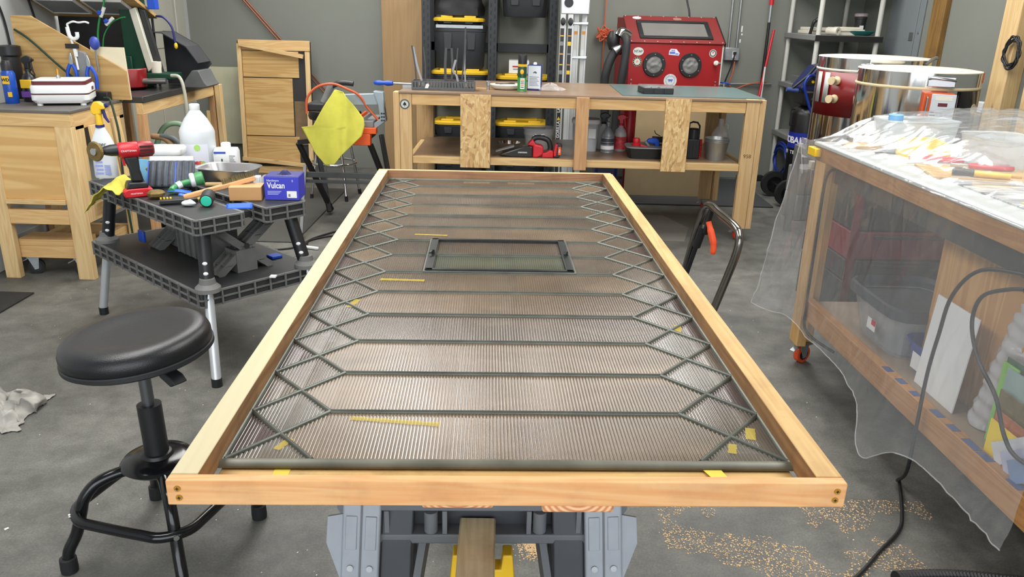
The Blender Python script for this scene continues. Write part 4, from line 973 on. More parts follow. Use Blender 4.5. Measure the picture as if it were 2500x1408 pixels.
# local: x 0..0.745, front at y 0
body = MB(); body.prism([(0, 0.62), (0, 1.185), (0.30, 1.372), (0.55, 1.372), (0.55, 0.62)], 0.0, 0.742, 'x'); body.build('cabinet_body', M_cab, bc, bevel=0.004)
for x in (0.03, 0.69):
    for y in (0.03, 0.50): MB().box(x, x + 0.035, y, y + 0.035, 0, 0.62).build('leg', M_cab, bc)
hp_ = MB(); hp_.add([(0.05, 0.05, 0.619), (0.69, 0.05, 0.619), (0.69, 0.5, 0.619), (0.05, 0.5, 0.619), (0.30, 0.22, 0.30), (0.44, 0.22, 0.30), (0.44, 0.33, 0.30), (0.30, 0.33, 0.30)], [(0, 1, 5, 4), (1, 2, 6, 5), (2, 3, 7, 6), (3, 0, 4, 7), (4, 5, 6, 7), (0, 3, 2, 1)]); hp_.build('hopper', M_cabd, bc)
sl = math.atan2(0.187, 0.30); SM = Matrix.Translation((0.371, 0.0, 1.185)) @ Matrix.Rotation(sl, 4, 'X')
lid = MB(); lid.box(-0.375, 0.385, -0.004, 0.362, 0.001, 0.014, SM); lido = lid.build('sloped_lid', M_cabd, bc, bevel=0.002)
MB().box(0.385, 0.392, -0.008, 0.37, -0.012, 0.018, SM).build('lid_seal', M_black, lido)
fm = MB()
for (x0, x1, y0, y1) in ((-0.285, 0.30, 0.045, 0.075), (-0.285, 0.30, 0.255, 0.285), (-0.285, -0.25, 0.075, 0.255), (0.265, 0.30, 0.075, 0.255)): fm.box(x0, x1, y0, y1, 0.0142, 0.024, SM)
fm.build('window_surround', M_black, lido, bevel=0.002)
MB().box(-0.25, 0.265, 0.075, 0.255, 0.0142, 0.018, SM).build('window_glass', plain('dusty_grey_glass', rgb(118, 116, 112), 0.12, var=0.15, vs=3), lido)
bt = None
for i in range(8):
    for (x, y) in ((-0.36 + i*0.104, 0.355), (-0.36 + i*0.104, 0.008)):
        if bt is None:
            mm = MB(); mm.lathe([(0.005, 0), (0.005, 0.003), (0.001, 0.005)], 8); bt = mm.build('bolt', M_zinc, lido, smooth=40); c = bt
        else:
            c = bt.copy(); COL.objects.link(c); c.parent = lido
        c.matrix_local = SM @ Matrix.Translation((x, y, 0.014))
M_glove = plain('grey_canvas_glove', rgb(124, 124, 122), 0.7, var=0.2, vs=12)
for x in (0.205, 0.495):
    rg = MB(); n = 48
    Rg = [[], [], [], []]
    for (r, y) in ((0.062, -0.001), (0.064, -0.012), (0.088, -0.012), (0.092, -0.001)): Rg.append(None)
    rings = [[Vector((x + r*math.cos(2*PI*j/n), y, 1.028 + r*1.03*math.sin(2*PI*j/n))) for j in range(n)] for (r, y) in ((0.062, -0.0005), (0.064, -0.012), (0.088, -0.012), (0.092, -0.0005))]
    rg.ring(rings, caps=False); po = rg.build('glove_port', M_black, bc, smooth=40)
    gm = MB()
    def gf(u, v, x=x):
        a = 2*PI*v; r = 0.0635*u
        return (x + r*math.cos(a), -0.004 - 0.010*(1-u) + 0.006*noise.noise(Vector((math.cos(a)*r*40 + x*9, math.sin(a)*r*40, 2))) - 0.0025*math.sin(a*2 + u*5)*u*(1-u)*4, 1.028 + r*1.03*math.sin(a))
    gm.sheet(gf, 10, 40); gm.build('canvas_glove', M_glove, po, smooth=40)
    for k in range(6):
        a = PI*k/3 + 0.52; MB().cyl((x + 0.077*math.cos(a), -0.012, 1.028 + 0.079*math.sin(a)), (x + 0.077*math.cos(a), -0.015, 1.028 + 0.079*math.sin(a)), 0.004, n=8).build('port_screw', M_zinc, po)
M_sblue = plain('sticker_blue_print', rgb(70, 110, 190), 0.5, var=0)
M_sgold = plain('sticker_gold', rgb(168, 140, 66), 0.5, var=0)
s1 = disc('oval_sticker', M_stw, bc, 0.072, -0.0003, 1.125, 0.042, 0.001, 36, 0.74); text('NTAP', 'sticker_print', M_ink, s1, (0.072, -0.0016, 1.125), FX, 0.026, bold=0.0004)
s2 = disc('round_sticker', M_sgold, bc, 0.068, -0.0003, 1.047, 0.037, 0.001); disc('sticker_ring', M_ink, s2, 0.068, -0.0013, 1.047, 0.0345, 0.0004); disc('sticker_face', M_stw, s2, 0.068, -0.0017, 1.047, 0.024, 0.0004)
for k in range(12):
    a = 2*PI*k/12; MB().cbox((0.068 + 0.029*math.cos(a), -0.0019, 1.047 + 0.029*math.sin(a)), (0.005, 0.0004, 0.005)).build('sticker_mark', M_stw, s2)
fl = MB(); fl.prism([(0.058, 1.035), (0.068, 1.043), (0.078, 1.035), (0.074, 1.047), (0.083, 1.054), (0.072, 1.055), (0.068, 1.064), (0.064, 1.055), (0.053, 1.054), (0.062, 1.047)], -0.0026, -0.0021, 'y'); fl.build('sticker_emblem', plain('sticker_salmon', rgb(226, 150, 116), 0.5, var=0), s2)
s3m = MB(); s3m.prism([(0.315, 1.105), (0.395, 1.10), (0.403, 1.118), (0.385, 1.135), (0.375, 1.148), (0.33, 1.15), (0.318, 1.135)], -0.0013, -0.0003, 'y'); s3 = s3m.build('cut_sticker', plain('lilac_white_sticker', rgb(214, 212, 232), 0.5, var=0), bc)
for (x0, x1, z0, z1) in ((0.322, 0.365, 1.112, 1.128), (0.368, 0.392, 1.108, 1.116), (0.335, 0.345, 1.132, 1.142), (0.35, 0.36, 1.132, 1.142)): MB().box(x0, x1, -0.0018, -0.0013, z0, z1).build('sticker_mark', M_sblue, s3)
s4 = disc('round_sticker', M_stw, bc, 0.668, -0.0003, 1.122, 0.029, 0.001, 28, 1.05); disc('sticker_ring', M_stk, s4, 0.668, -0.0013, 1.122, 0.026, 0.0004); disc('sticker_face', M_stw, s4, 0.668, -0.0017, 1.122, 0.017, 0.0004); disc('sticker_mark', M_red, s4, 0.668, -0.0021, 1.128, 0.006, 0.0003)
s5 = disc('round_sticker', M_stw, bc, 0.345, -0.0003, 0.907, 0.052, 0.001, 40)
rn = MB(); nn = 40; rn.ring([[Vector((0.345 + r*math.cos(2*PI*j/nn), y, 0.907 + r*math.sin(2*PI*j/nn))) for j in range(nn)] for r, y in ((0.0335, -0.0014), (0.0335, -0.0018), (0.036, -0.0018), (0.036, -0.0014))], caps=False); rn.build('sticker_ring', M_sblue, s5)
cow = MB(); cow.prism([(0.322, 0.917), (0.328, 0.909), (0.332, 0.909), (0.333, 0.896), (0.337, 0.896), (0.338, 0.904), (0.352, 0.904), (0.354, 0.895), (0.358, 0.895), (0.359, 0.908), (0.366, 0.910), (0.366, 0.918), (0.335, 0.919)], -0.0019, -0.0014, 'y'); cow.build('sticker_emblem', M_sblue, s5)
for k, ch in enumerate('BLUE FARM'):
    a = R(150 - k*15); 
    if ch != ' ': text(ch, 'sticker_letter', M_sblue, s5, (0.345 + 0.0425*math.cos(a), -0.0016, 0.907 + 0.0425*math.sin(a)), (R(90), -(R(90) - a) * -1 - 0 if False else (R(90) - a), 0), 0.012)
for (x, y) in ((-0.27, 0.33), (0.06, 0.325)):
    mm = MB(); mm.prism([(x + 0.036*math.cos(2*PI*i/28), y + 0.018*math.sin(2*PI*i/28)) for i in range(28)], 0.0142, 0.0150, 'z', SM); mm.build('oval_sticker', M_stw if x < 0 else plain('faded_tan_sticker', rgb(150, 110, 96), 0.5, var=0.1), lido)
kb = MB(); kb.lathe([(0.006, 0), (0.006, 0.02), (0.018, 0.022), (0.02, 0.034), (0.012, 0.042)], 16, Matrix.Translation((0.692, 0, 1.05)) @ Matrix.Rotation(R(90), 4, 'X')); kb.build('door_knob', M_offwhite, bc, smooth=40)
MB().box(0.70, 0.738, -0.005, -0.0003, 1.044, 1.056).build('latch', M_zinc, bc)
MB().box(0.7422, 0.752, 0.0, 0.5, 0.88, 1.17).build('side_door', plain('pale_grey_door', rgb(200, 202, 196), 0.5), bc, bevel=0.002)
for (x, z) in ((0.03, 0.88), (0.03, 0.91), (0.71, 0.88), (0.71, 0.905)): MB().cyl((x, -0.0003, z), (x, -0.006, z), 0.006, n=10).build('bolt', M_zinc, bc)
vl = MB(); vl.cyl((0.80, 0.05, 0.845), (0.80, 0.05, 0.90), 0.013, n=12); vl.cyl((0.75, 0.05, 0.885), (0.82, 0.05, 0.885), 0.009, n=12); vl.build('air_valve', M_zinc, bc, smooth=40)
vh = MB(); vh.beam((0.74, 0.045, 0.905), (0.85, 0.045, 0.888), 0.016, 0.010); vh.build('valve_handle', M_blue, bc, bevel=0.003)
hm = MB(); hm.tube(smoothpath([(0.79, 0.05, 0.845), (0.79, 0.06, 0.7), (0.76, 0.1, 0.4), (0.70, 0.12, 0.25)], 5), 0.009, 8); hm.build('air_hose', M_black, bc, smooth=40)
ah = MB(); ah.tube(smoothpath([(0.575, 0.42, 1.37), (0.57, 0.43, 1.43), (0.555, 0.5, 1.55), (0.54, 0.7, 1.9)], 5), 0.008, 8); ah.build('power_lead', M_black, bc, smooth=40)
# dust hose assembly left of the cabinet
dh = thing('dust_hose', 'thick black dust hose with chrome elbow left of the red cabinet', 'hose', (0.0, 6.42, 0))
m = MB(); m.tube(smoothpath([(0.82, 0.03, 1.24), (0.835, -0.01, 1.20), (0.835, -0.02, 1.10), (0.82, -0.02, 0.95), (0.80, 0.0, 0.75), (0.79, 0.0, 0.45)], 8), 0.032, 16); m.build('hose', M_blackmatt, dh, smooth=50)
m = MB(); m.tube(smoothpath([(0.80, 0.05, 1.13), (0.745, 0.03, 1.10), (0.70, 0.02, 0.98), (0.69, 0.03, 0.85), (0.72, 0.05, 0.5), (0.74, 0.05, 0.05)], 8), 0.034, 16); m.build('hose', M_blackmatt, dh, smooth=50)
m = MB(); m.tube(smoothpath([(0.86, 0.06, 1.24), (0.80, 0.03, 1.265), (0.775, 0.02, 1.235)], 5), 0.036, 16); m.build('elbow', M_chrome, dh, smooth=50)
m = MB(); m.tube([(0.80, 0.04, 1.15), (0.745, 0.02, 1.115)], [0.034, 0.044], 18); m.build('hose_clamp', M_steel, dh, smooth=50)
m = MB(); m.lathe([(0.03, 0), (0.05, 0.05), (0.05, 0.10), (0.03, 0.14)], 18, Matrix.Translation((0.74, 0.05, 1.13))); m.build('filter_housing', M_black, dh, smooth=50)
# cardboard sheet below the cabinet
o = MB().box(0.885, 1.55, 6.33, 6.34, 0.0, 0.86).build('cardboard_sheet', plain('tan_cardboard', rgb(182, 160, 122), 0.8, var=0.04), bevel=0.001); tag(o, 'tan cardboard sheet standing behind the bench below the red cabinet', 'cardboard')
tag(MB().box(0.62, 0.80, 6.10, 6.32, 0, 0.34).build('blue_jug', plain('deep_blue_plastic', rgb(30, 40, 92), 0.4), bevel=0.03), 'deep blue container on the floor behind the bench', 'container')
tag(MB().box(0.70, 2.02, 6.04, 7.10, 0, 0.012).build('rubber_mat', plain('charcoal_rubber_mat', rgb(58, 60, 62), 0.7, var=0.06, bump=0.2, bs=200), bevel=0.003), 'charcoal rubber mat on the floor below the red cabinet', 'mat')
mt = MB(); mt.prism([(0.80, 5.02), (1.12, 5.0), (1.22, 5.35), (1.10, 5.70), (0.80, 5.72)], 0.0, 0.002, 'z'); tag(mt.build('thin_mat', plain('thin_grey_vinyl', rgb(112, 108, 102), 0.6, var=0.05)), 'thin grey vinyl sheet lying flat under the back bench', 'mat')

# ---------------------------------------------------------------- conduits, outlet, wall marks
cd = thing('outlet_box', 'galvanised outlet box fed by two conduits on the back wall', 'outlet', (1.868, 7.25, 1.09))
MB().box(-0.065, 0.065, -0.05, 0, -0.055, 0.055).build('box', M_zinc, cd, bevel=0.006)
MB().box(-0.055, 0.055, -0.0535, -0.0502, -0.05, 0.05).build('cover_plate', M_zinc, cd, bevel=0.004)
MB().box(0.0, 0.03, -0.056, -0.0537, -0.03, 0.025).build('socket', M_white, cd); MB().box(0.004, 0.03, -0.075, -0.0562, 0.0, 0.022).build('plug', M_black, cd, bevel=0.003)
for x in (-0.035, 0.035): MB().cyl((x, -0.025, 0.056), (x - 0.01, -0.025, 1.6), 0.010, n=12).build('conduit', M_zinc, cd, smooth=40)
m = MB(); m.tube(smoothpath([(0.018, -0.07, 0.0), (0.0, -0.06, -0.1), (-0.05, -0.05, -0.3), (-0.06, -0.05, -0.6)], 5), 0.006, 8); m.build('black_lead', M_black, cd, smooth=40)
cable('extension_cord', 'thin orange lead drooping from the outlet to the corner', [(1.89, 7.18, 1.03), (1.88, 7.17, 0.93), (1.86, 7.17, 0.84), (1.92, 7.18, 0.80), (2.02, 7.19, 0.835), (2.12, 7.2, 0.855), (2.2, 7.22, 0.86)], 0.005, M_cordo)
tag(MB().cyl((1.80, 7.225, 0.835), (2.25, 7.225, 0.845), 0.008, n=10).build('air_pipe', M_zinc, None, smooth=40), 'thin grey horizontal pipe low on the back wall', 'pipe')
for (x, z, h_) in ((1.94, 1.30, 0.05), (1.935, 1.20, 0.03), (1.945, 1.255, 0.015)):
    MB().cbox((x, 7.2490, z), (0.012, 0.001, h_)).build('paint_patch', M_white, bpy.data.objects['wall_back'])
# broom and mop handles in the corner
bh = thing('broom', 'black handled broom with red grip standing in the corner', 'broom', (2.13, 7.12, 0))
MB().cyl((0, 0, 0.05), (0.0, 0.0, 1.50), 0.013, n=12).build('handle', M_black, bh, smooth=40); MB().cyl((0, 0, 1.5), (0.0, 0.0, 1.75), 0.019, n=12).build('grip', M_red, bh, smooth=40); MB().box(-0.12, 0.12, -0.03, 0.03, 0.0, 0.05).build('head', M_black, bh, bevel=0.01)
MB().cyl((0, 0, 1.36), (0, 0, 1.5), 0.0135, n=12).build('ferrule', M_zinc, bh, smooth=40)
o = MB().cyl((2.045, 6.96, 0.50), (2.185, 7.14, 1.30), 0.011, n=12).build('red_pole', M_red, None, smooth=40); tag(o, 'plain red pole leaning in the corner beside the broom', 'pole')
o.data.transform(Matrix.Identity(4))
o = MB().cyl((2.10, 7.03, 0.0), (2.12, 7.04, 1.0), 0.008, n=10).build('white_rod', M_white, None, smooth=40); tag(o, 'thin white rod upright between the red pole and shelf', 'rod')
# ================================================================== grey plastic shelf unit in the corner
M_shelf = plain('grey_shelf_plastic', rgb(132, 133, 131), 0.55, var=0.05)
M_post = plain('pale_grey_post_plastic', rgb(198, 198, 190), 0.5, var=0.04)
su = thing('shelf_unit', 'grey plastic shelf unit with pale round posts in the right corner', 'shelving', (2.3, 6.44, 0))
LV = (0.06, 0.46, 0.88, 1.282, 1.70)
for z in LV:
    s = MB().box(0, 0.52, 0, 0.76, z - 0.045, z).build('shelf', M_shelf, su, bevel=0.006)
    if z == 1.282: MB().box(-0.002, 0.522, -0.002, -0.0003, z - 0.046, z - 0.002).build('black_tape', M_black, s)
for x in (0.03, 0.49):
    for y in (0.035, 0.725):
        for a, b in zip((0.0,) + LV, tuple(v - 0.0455 for v in LV)):
            MB().cyl((x, y, a), (x, y, b), 0.019, n=16).build('post', M_post, su, smooth=40)
SHZ = 1.2823
for i, (x0, x1, y0, y1) in enumerate(((2.36, 2.62, 6.75, 7.05), (2.37, 2.62, 6.73, 7.03))):
    o = MB().box(x0, x1, y0, y1, SHZ + i*0.026, SHZ + i*0.026 + 0.0255).build('kiln_shelf', M_offwhite, bevel=0.004); tag(o, ['cream slab at the bottom of the pile on the taped shelf', 'cream slab on top of the pile on the taped shelf'][i], 'slab', 'cream slabs')
pl = thing('plaster_mould', 'stepped white plaster mould beside the black jar', 'mould', (2.60, 6.60, SHZ))
for (a, z0, z1) in ((0.09, 0, 0.03), (0.105, 0.03, 0.045), (0.085, 0.045, 0.062)): MB().box(-a, a, -a*0.8, a*0.8, z0, z1).build('tier', M_offwhite, pl, bevel=0.004)
m = MB(); nn = 20; m.ring([[Vector((r*math.cos(2*PI*j/nn), y, 0.03 + r*math.sin(2*PI*j/nn))) for j in range(nn)] for r, y in ((0.015, 0), (0.03, 0), (0.03, 0.1), (0.015, 0.1), (0.015, 0))], caps=False); o = m.build('fibre_ring', M_offwhite, None, smooth=40, loc=(2.48, 6.47, SHZ), rot=(0, 0, 0.5)); tag(o, 'short cream tube lying at the front of the taped shelf', 'tube')
td = MB(); td.lathe([(0.085, 0), (0.125, 0.032), (0.13, 0.034), (0.124, 0.036), (0.083, 0.005), (0.001, 0.004)], 36); o = td.build('teal_dish', plain('teal_plastic', rgb(44, 140, 134), 0.4), None, smooth=40, loc=(2.685, 6.60, SHZ)); tag(o, 'shallow teal dish at the front of the taped shelf', 'dish')
bj = thing('black_jar', 'black jar with white label standing in the teal dish', 'jar', (2.70, 6.62, SHZ + 0.0065))
MB().lathe([(0.038, 0), (0.041, 0.006), (0.043, 0.115), (0.047, 0.118), (0.047, 0.13), (0.042, 0.132), (0.001, 0.132)], 28).build('body', M_black, bj, smooth=40)
MB().lathe([(0.047, 0.132), (0.053, 0.137), (0.052, 0.153), (0.04, 0.16), (0.001, 0.161)], 28).build('cap', plain('dusty_mauve_film', rgb(150, 136, 140), 0.5, var=0.3, vs=40), bj, smooth=40)
MB().box(-0.018, 0.012, -0.0445, -0.040, 0.03, 0.068).build('label', M_white, bj)
m = MB(); m.tube(smoothpath([(2.35, 6.72, SHZ + 0.0), (2.36, 6.70, SHZ + 0.085), (2.38, 6.70, SHZ + 0.105), (2.41, 6.70, SHZ + 0.12)], 5), [0.012]*5 + [0.014]*6 + [0.018]*5, 10); tag(m.build('black_hook', M_black, None, smooth=40), 'black curved hook at the left front of the taped shelf', 'hook')
tag(MB().box(2.34, 2.60, 6.50, 7.0, 0.8802, 0.945).build('metal_tray', M_zinc, bevel=0.004), 'long shallow metal tray on the middle corner shelf', 'tray')
gv = MB()
def glv(u, v):
    a = 2*PI*u; r = (0.11 - 0.05*v)*(1 + 0.45*noise.noise(Vector((math.cos(a)*1.7, math.sin(a)*1.7, v*4))))
    return (r*math.cos(a), r*math.sin(a), 0.10*v + 0.02*noise.noise(Vector((u*9, v*9, 2))))
gv.sheet(glv, 40, 14); o = gv.build('crumpled_rags', plain('soiled_white_cloth', rgb(190, 180, 168), 0.85, var=0.5, vs=18), None, smooth=60, loc=(2.45, 6.63, 0.472)); tag(o, 'crumpled soiled white rags on the lower corner shelf', 'rags')
o = MB().lathe([(0.09, 0), (0.10, 0.01), (0.10, 0.028), (0.09, 0.035), (0.10, 0.042), (0.10, 0.065), (0.001, 0.068)], 28).build('fibre_disc', M_offwhite, None, smooth=40, loc=(2.44, 6.62, 0.0602)); tag(o, 'pale fibre discs on the bottom corner shelf', 'disc')
M_bhose = plain('blue_rubber_hose', rgb(20, 50, 140), 0.4)
hp = []
for i in range(30):
    a = i*0.75; hp.append((2.27 + 0.004*(i % 5), 6.80 + 0.16*math.cos(a), 0.28 + 0.12*math.sin(a) - 0.002*i))
cable('air_hose', 'coiled blue air hose hanging beside the bottom corner shelf', hp, 0.008, M_bhose, 'hose', 5)

# ================================================================== upright air compressor
cp = thing('air_compressor', 'black upright air compressor with blue control head and wheels', 'compressor', (2.27, 6.26, 0))
M_tank = plain('black_tank_enamel', rgb(24, 25, 27), 0.35, var=0.05)
M_kob = plain('cobalt_blue_label', rgb(28, 46, 150), 0.4, var=0)
MB().lathe([(0.06, 0.14), (0.115, 0.165), (0.128, 0.20), (0.128, 0.70), (0.115, 0.74), (0.06, 0.765), (0.001, 0.77)], 40).build('tank', M_tank, cp, smooth=50)
LB = MB(); a0, a1 = R(-195), R(-82)
for z0, z1, mt in ((0.445, 0.565, M_kob),):
    rr = []
    n = 24
    for i in range(n + 1):
        a = a0 + (a1 - a0)*i/n; LB.v += [(0.1286*math.cos(a), 0.1286*math.sin(a), z0), (0.1286*math.cos(a), 0.1286*math.sin(a), z1)]
        if i: LB.f.append((2*i-2, 2*i, 2*i+1, 2*i-1))
lb = LB.build('brand_label', M_kob, cp, smooth=60)
for k, ch in enumerate('KOBALT'):
    a = R(-192 + k*17.5); text(ch, 'label_letter', M_whiteink, lb, (0.1292*math.cos(a), 0.1292*math.sin(a), 0.505), (R(90), 0, a + R(90)), 0.068, bold=0.0016)
for k, ch in enumerate('HI TECH'):
    a = R(-186 + k*10)
    if ch != ' ': text(ch, 'label_letter', M_whiteink, lb, (0.1292*math.cos(a), 0.1292*math.sin(a), 0.412), (R(90), 0, a + R(90)), 0.036, bold=0.0008)
PB = MB()
for i in range(9):
    a = R(-114 + 30*i/8); PB.v += [(0.1290*math.cos(a), 0.1290*math.sin(a), 0.385), (0.1290*math.cos(a), 0.1290*math.sin(a), 0.435)]
    if i: PB.f.append((2*i-2, 2*i, 2*i+1, 2*i-1))
pbo = PB.build('percent_label', M_whiteink, cp, smooth=60)
text('80%', 'label_letter', M_ink, pbo, (0.1296*math.cos(R(-99)), 0.1296*math.sin(R(-99)), 0.415), (R(90), 0, R(-9)), 0.028, bold=0.0006)
MB().box(-0.11, 0.11, -0.11, 0.11, 0.12, 0.155).build('base', M_tank, cp, bevel=0.01)
for y, x in ((0.22, -0.05), (-0.15, -0.05)):
    wv = MB(); wv.tube([(x - 0.075, y - 0.022 if y < 0 else y - 0.02, 0.105), (x - 0.075, y + 0.022, 0.105)], 0.105, 36); wo = wv.build('wheel', M_rubber, cp, smooth=40)
    hv = MB(); hv.tube([(x - 0.075, y - 0.026, 0.105), (x - 0.075, y + 0.026, 0.105)], 0.062, 28); hv.build('wheel_rim', M_gloss, wo, smooth=40)
    hv = MB(); hv.tube([(x - 0.075, y - 0.032, 0.105), (x - 0.075, y + 0.032, 0.105)], 0.022, 18); hv.build('wheel_cap', M_tank, wo, smooth=40)
MB().cyl((-0.12, -0.12, 0.105), (-0.12, 0.2, 0.105), 0.012, n=10).build('axle', M_tank, cp)
MB().cyl((0.10, 0, 0.0), (0.10, 0, 0.13), 0.02, n=12).build('foot', M_rubber, cp)
MB().box(-0.10, 0.13, -0.12, 0.12, 0.77, 0.89).build('pump_shroud', M_tank, cp, bevel=0.02)
hd = MB(); hd.prism([(-0.13, 0.90), (-0.02, 1.06), (0.12, 1.09), (0.16, 1.05), (0.16, 0.86), (-0.10, 0.86)], -0.10, 0.12, 'y'); hd.build('control_head', plain('deep_blue_shroud', rgb(24, 36, 84), 0.4), cp, bevel=0.012)
MX = Matrix.Translation((-0.075, -0.105, 0.98)); 
pn = MB(); pn.prism([(-0.10, 0.92), (-0.02, 1.035), (0.10, 1.06), (0.12, 0.94)], -0.106, -0.1003, 'y'); po = pn.build('control_panel', M_black, cp)
for (x, z, mt) in ((-0.02, 0.985, M_steel), (0.035, 1.0, M_steel), (-0.045, 0.95, M_yellow), (0.0, 0.955, M_yellow)): MB().cyl((x, -0.1062, z), (x, -0.116, z), 0.016 if mt is M_steel else 0.01, n=16).build('gauge' if mt is M_steel else 'quick_coupler', mt, po, smooth=40)
MB().box(0.01, 0.09, -0.1068, -0.1062, 1.03, 1.05).build('panel_print', M_whiteink, po)
hb_ = MB(); hb_.tube(smoothpath([(0.17, -0.12, 1.09), (0.0, -0.125, 1.10), (-0.10, -0.12, 0.99), (-0.19, -0.115, 0.905), (-0.20, -0.1, 0.89)], 5), 0.010, 10); hb_.build('carry_bar', M_black, cp, smooth=40)
MB().cyl((-0.235, -0.11, 0.893), (-0.15, -0.11, 0.885), 0.017, n=12).build('blue_grip', plain('slate_blue_grip', rgb(66, 84, 140), 0.5), cp, smooth=40)
mc = MB(); mc.ball((0.04, -0.09, 0.80), 0.05, 14); mc.ball((-0.03, -0.09, 0.82), 0.035, 12); mc.cyl((0.08, -0.1, 0.84), (0.10, -0.12, 0.74), 0.02); mc.build('pump_fittings', M_black, cp, smooth=50)
bhz = MB(); bhz.tube(smoothpath([(-0.02, -0.12, 0.985), (-0.09, -0.16, 1.0), (-0.125, -0.17, 0.94), (-0.10, -0.17, 0.85), (-0.03, -0.18, 0.70), (0.06, -0.2, 0.60), (0.11, -0.2, 0.55)], 6), 0.011, 10); bhz.build('blue_hose', M_bhose, cp, smooth=50)
m = MB(); m.tube([(-0.13, -0.05, 0.62), (-0.16, -0.06, 0.62), (-0.16, -0.06, 0.74), (-0.13, -0.05, 0.74)], 0.006, 8); m.build('hose_hook', M_black, cp)

# ---------------------------------------------------------------- grey concrete blocks
M_block = plain('grey_concrete_block', rgb(140, 142, 140), 0.85, var=0.06, vs=60, bump=0.4, bs=150)
for i in range(2):
    t = thing('concrete_block', ['lower grey ribbed concrete block beside the compressor wheels', 'upper grey ribbed concrete block with a cream piece on top'][i], 'block', (2.05, 5.66, i*0.1905), 0.08, 'stacked concrete blocks')
    MB().box(0, 0.22, 0, 0.19, 0, 0.19).build('core', M_block, t, bevel=0.003)
    for x in (0.0, 0.075, 0.15): MB().box(x, x + 0.05, -0.016, -0.0003, 0, 0.19).build('rib', M_block, t, bevel=0.006)
    for y in (0.015, 0.08, 0.14): MB().box(-0.014, -0.0003, y, y + 0.04, 0, 0.19).build('rib', M_block, t, bevel=0.006)
tag(MB().box(2.13, 2.24, 5.68, 5.74, 0.3812, 0.43).build('cream_brick', M_offwhite, bevel=0.003), 'small cream brick on the upper concrete block', 'brick')

# ================================================================== kilns
def mirror():
    m, n, l, b = newmat('mirror_stainless_wrap')
    setin(b, Roughness=0.10, Metallic=1.0); b.inputs['Base Color'].default_value = rgb(205, 204, 202)
    tc = n.new('ShaderNodeTexCoord'); mp = n.new('ShaderNodeMapping'); mp.inputs['Scale'].default_value = (1, 1, 0.15)
    l.new(tc.outputs['Object'], mp.inputs[0])
    t = n.new('ShaderNodeTexNoise'); t.inputs['Scale'].default_value = 9; t.inputs['Detail'].default_value = 2
    l.new(mp.outputs[0], t.inputs['Vector'])
    bp = n.new('ShaderNodeBump'); bp.inputs['Strength'].default_value = 0.25; bp.inputs['Distance'].default_value = 0.02
    l.new(t.outputs['Fac'], bp.inputs['Height']); l.new(bp.outputs[0], b.inputs['Normal'])
    return m
M_mir = mirror()
M_kred = plain('dark_red_kiln_paint', rgb(120, 22, 24), 0.3, var=0.06)
M_korg = plain('orange_kiln_paint', rgb(206, 82, 30), 0.4, var=0.04)
M_stand = plain('grey_steel_stand', rgb(118, 120, 118), 0.5)
M_cream = plain('cream_gasket', rgb(216, 196, 156), 0.7)
def wrapstrip(parent, name, mat, r, z0, z1, a0, a1, n=14):
    m = MB()
    for i in range(n + 1):
        a = R(a0 + (a1 - a0)*i/n); m.v += [(r*math.cos(a), r*math.sin(a), z0), (r*math.cos(a), r*math.sin(a), z1)]
        if i: m.f.append((2*i-2, 2*i, 2*i+1, 2*i-1))
    return m.build(name, mat, parent, smooth=60, solid=0.002)
# front kiln
k1 = thing('round_kiln', 'front stainless round kiln with orange digital control box', 'kiln', (2.13, 4.36, 0))
MB().lathe([(0.30, 0.52), (0.30, 1.075)], 64).build('body', M_mir, k1, smooth=50)
MB().lathe([(0.302, 1.075), (0.305, 1.079), (0.305, 1.086), (0.302, 1.09)], 64).build('gasket', M_cream, k1, smooth=50)
MB().lathe([(0.30, 1.09), (0.30, 1.158)], 64).build('lid_band', M_mir, k1, smooth=50)
MB().lathe([(0.302, 1.158), (0.30, 1.162), (0.25, 1.168), (0.001, 1.17)], 64).build('lid_top', plain('cream_fibre_lid', rgb(236, 228, 206), 0.8, var=0.03), k1, smooth=50)
MB().lathe([(0.27, 0.49), (0.30, 0.50), (0.30, 0.52)], 48).build('floor_plate', M_zinc, k1, smooth=40)
for a in (45, 135, 225, 315): MB().cyl((0.24*math.cos(R(a)), 0.24*math.sin(R(a)), 0), (0.24*math.cos(R(a)), 0.24*math.sin(R(a)), 0.49), 0.02, n=10).build('stand_leg', M_stand, k1)
KM = Matrix.Rotation(R(-106) + R(90), 4, 'Z')
cbx = MB(); cbx.box(-0.022, 0.115, -0.375, -0.296, 0.80, 1.07, KM); co = cbx.build('control_box', M_korg, k1, bevel=0.003)
MB().box(0.012, 0.122, -0.380, -0.3752, 0.845, 1.066, KM).build('control_face', plain('pale_grey_keypad', rgb(206, 210, 216), 0.4, var=0.02), co, bevel=0.002)
MB().box(0.045, 0.087, -0.3815, -0.3802, 1.008, 1.024, KM).build('display', plain('dark_red_display', rgb(96, 20, 34), 0.25, var=0), co)
MB().box(0.03, 0.105, -0.381, -0.3802, 1.036, 1.056, KM).build('name_strip', plain('cream_strip', rgb(226, 222, 206), 0.5, var=0), co)
MB().box(0.035, 0.09, -0.381, -0.3802, 0.852, 0.882, KM).build('warning_label', plain('pink_label', rgb(238, 120, 140), 0.5, var=0), co)
for (x, z, w_) in ((0.024, 0.975, 0.02), (0.026, 0.962, 0.03), (0.024, 0.949, 0.018), (0.022, 0.93, 0.016), (0.022, 0.918, 0.012), (0.106, 0.925, 0.014), (0.106, 0.912, 0.018)):
    MB().box(x - w_/2 + 0.004, x + w_/2, -0.381, -0.3802, z, z + 0.005, KM).build('panel_print', M_ink, co)
kk = None
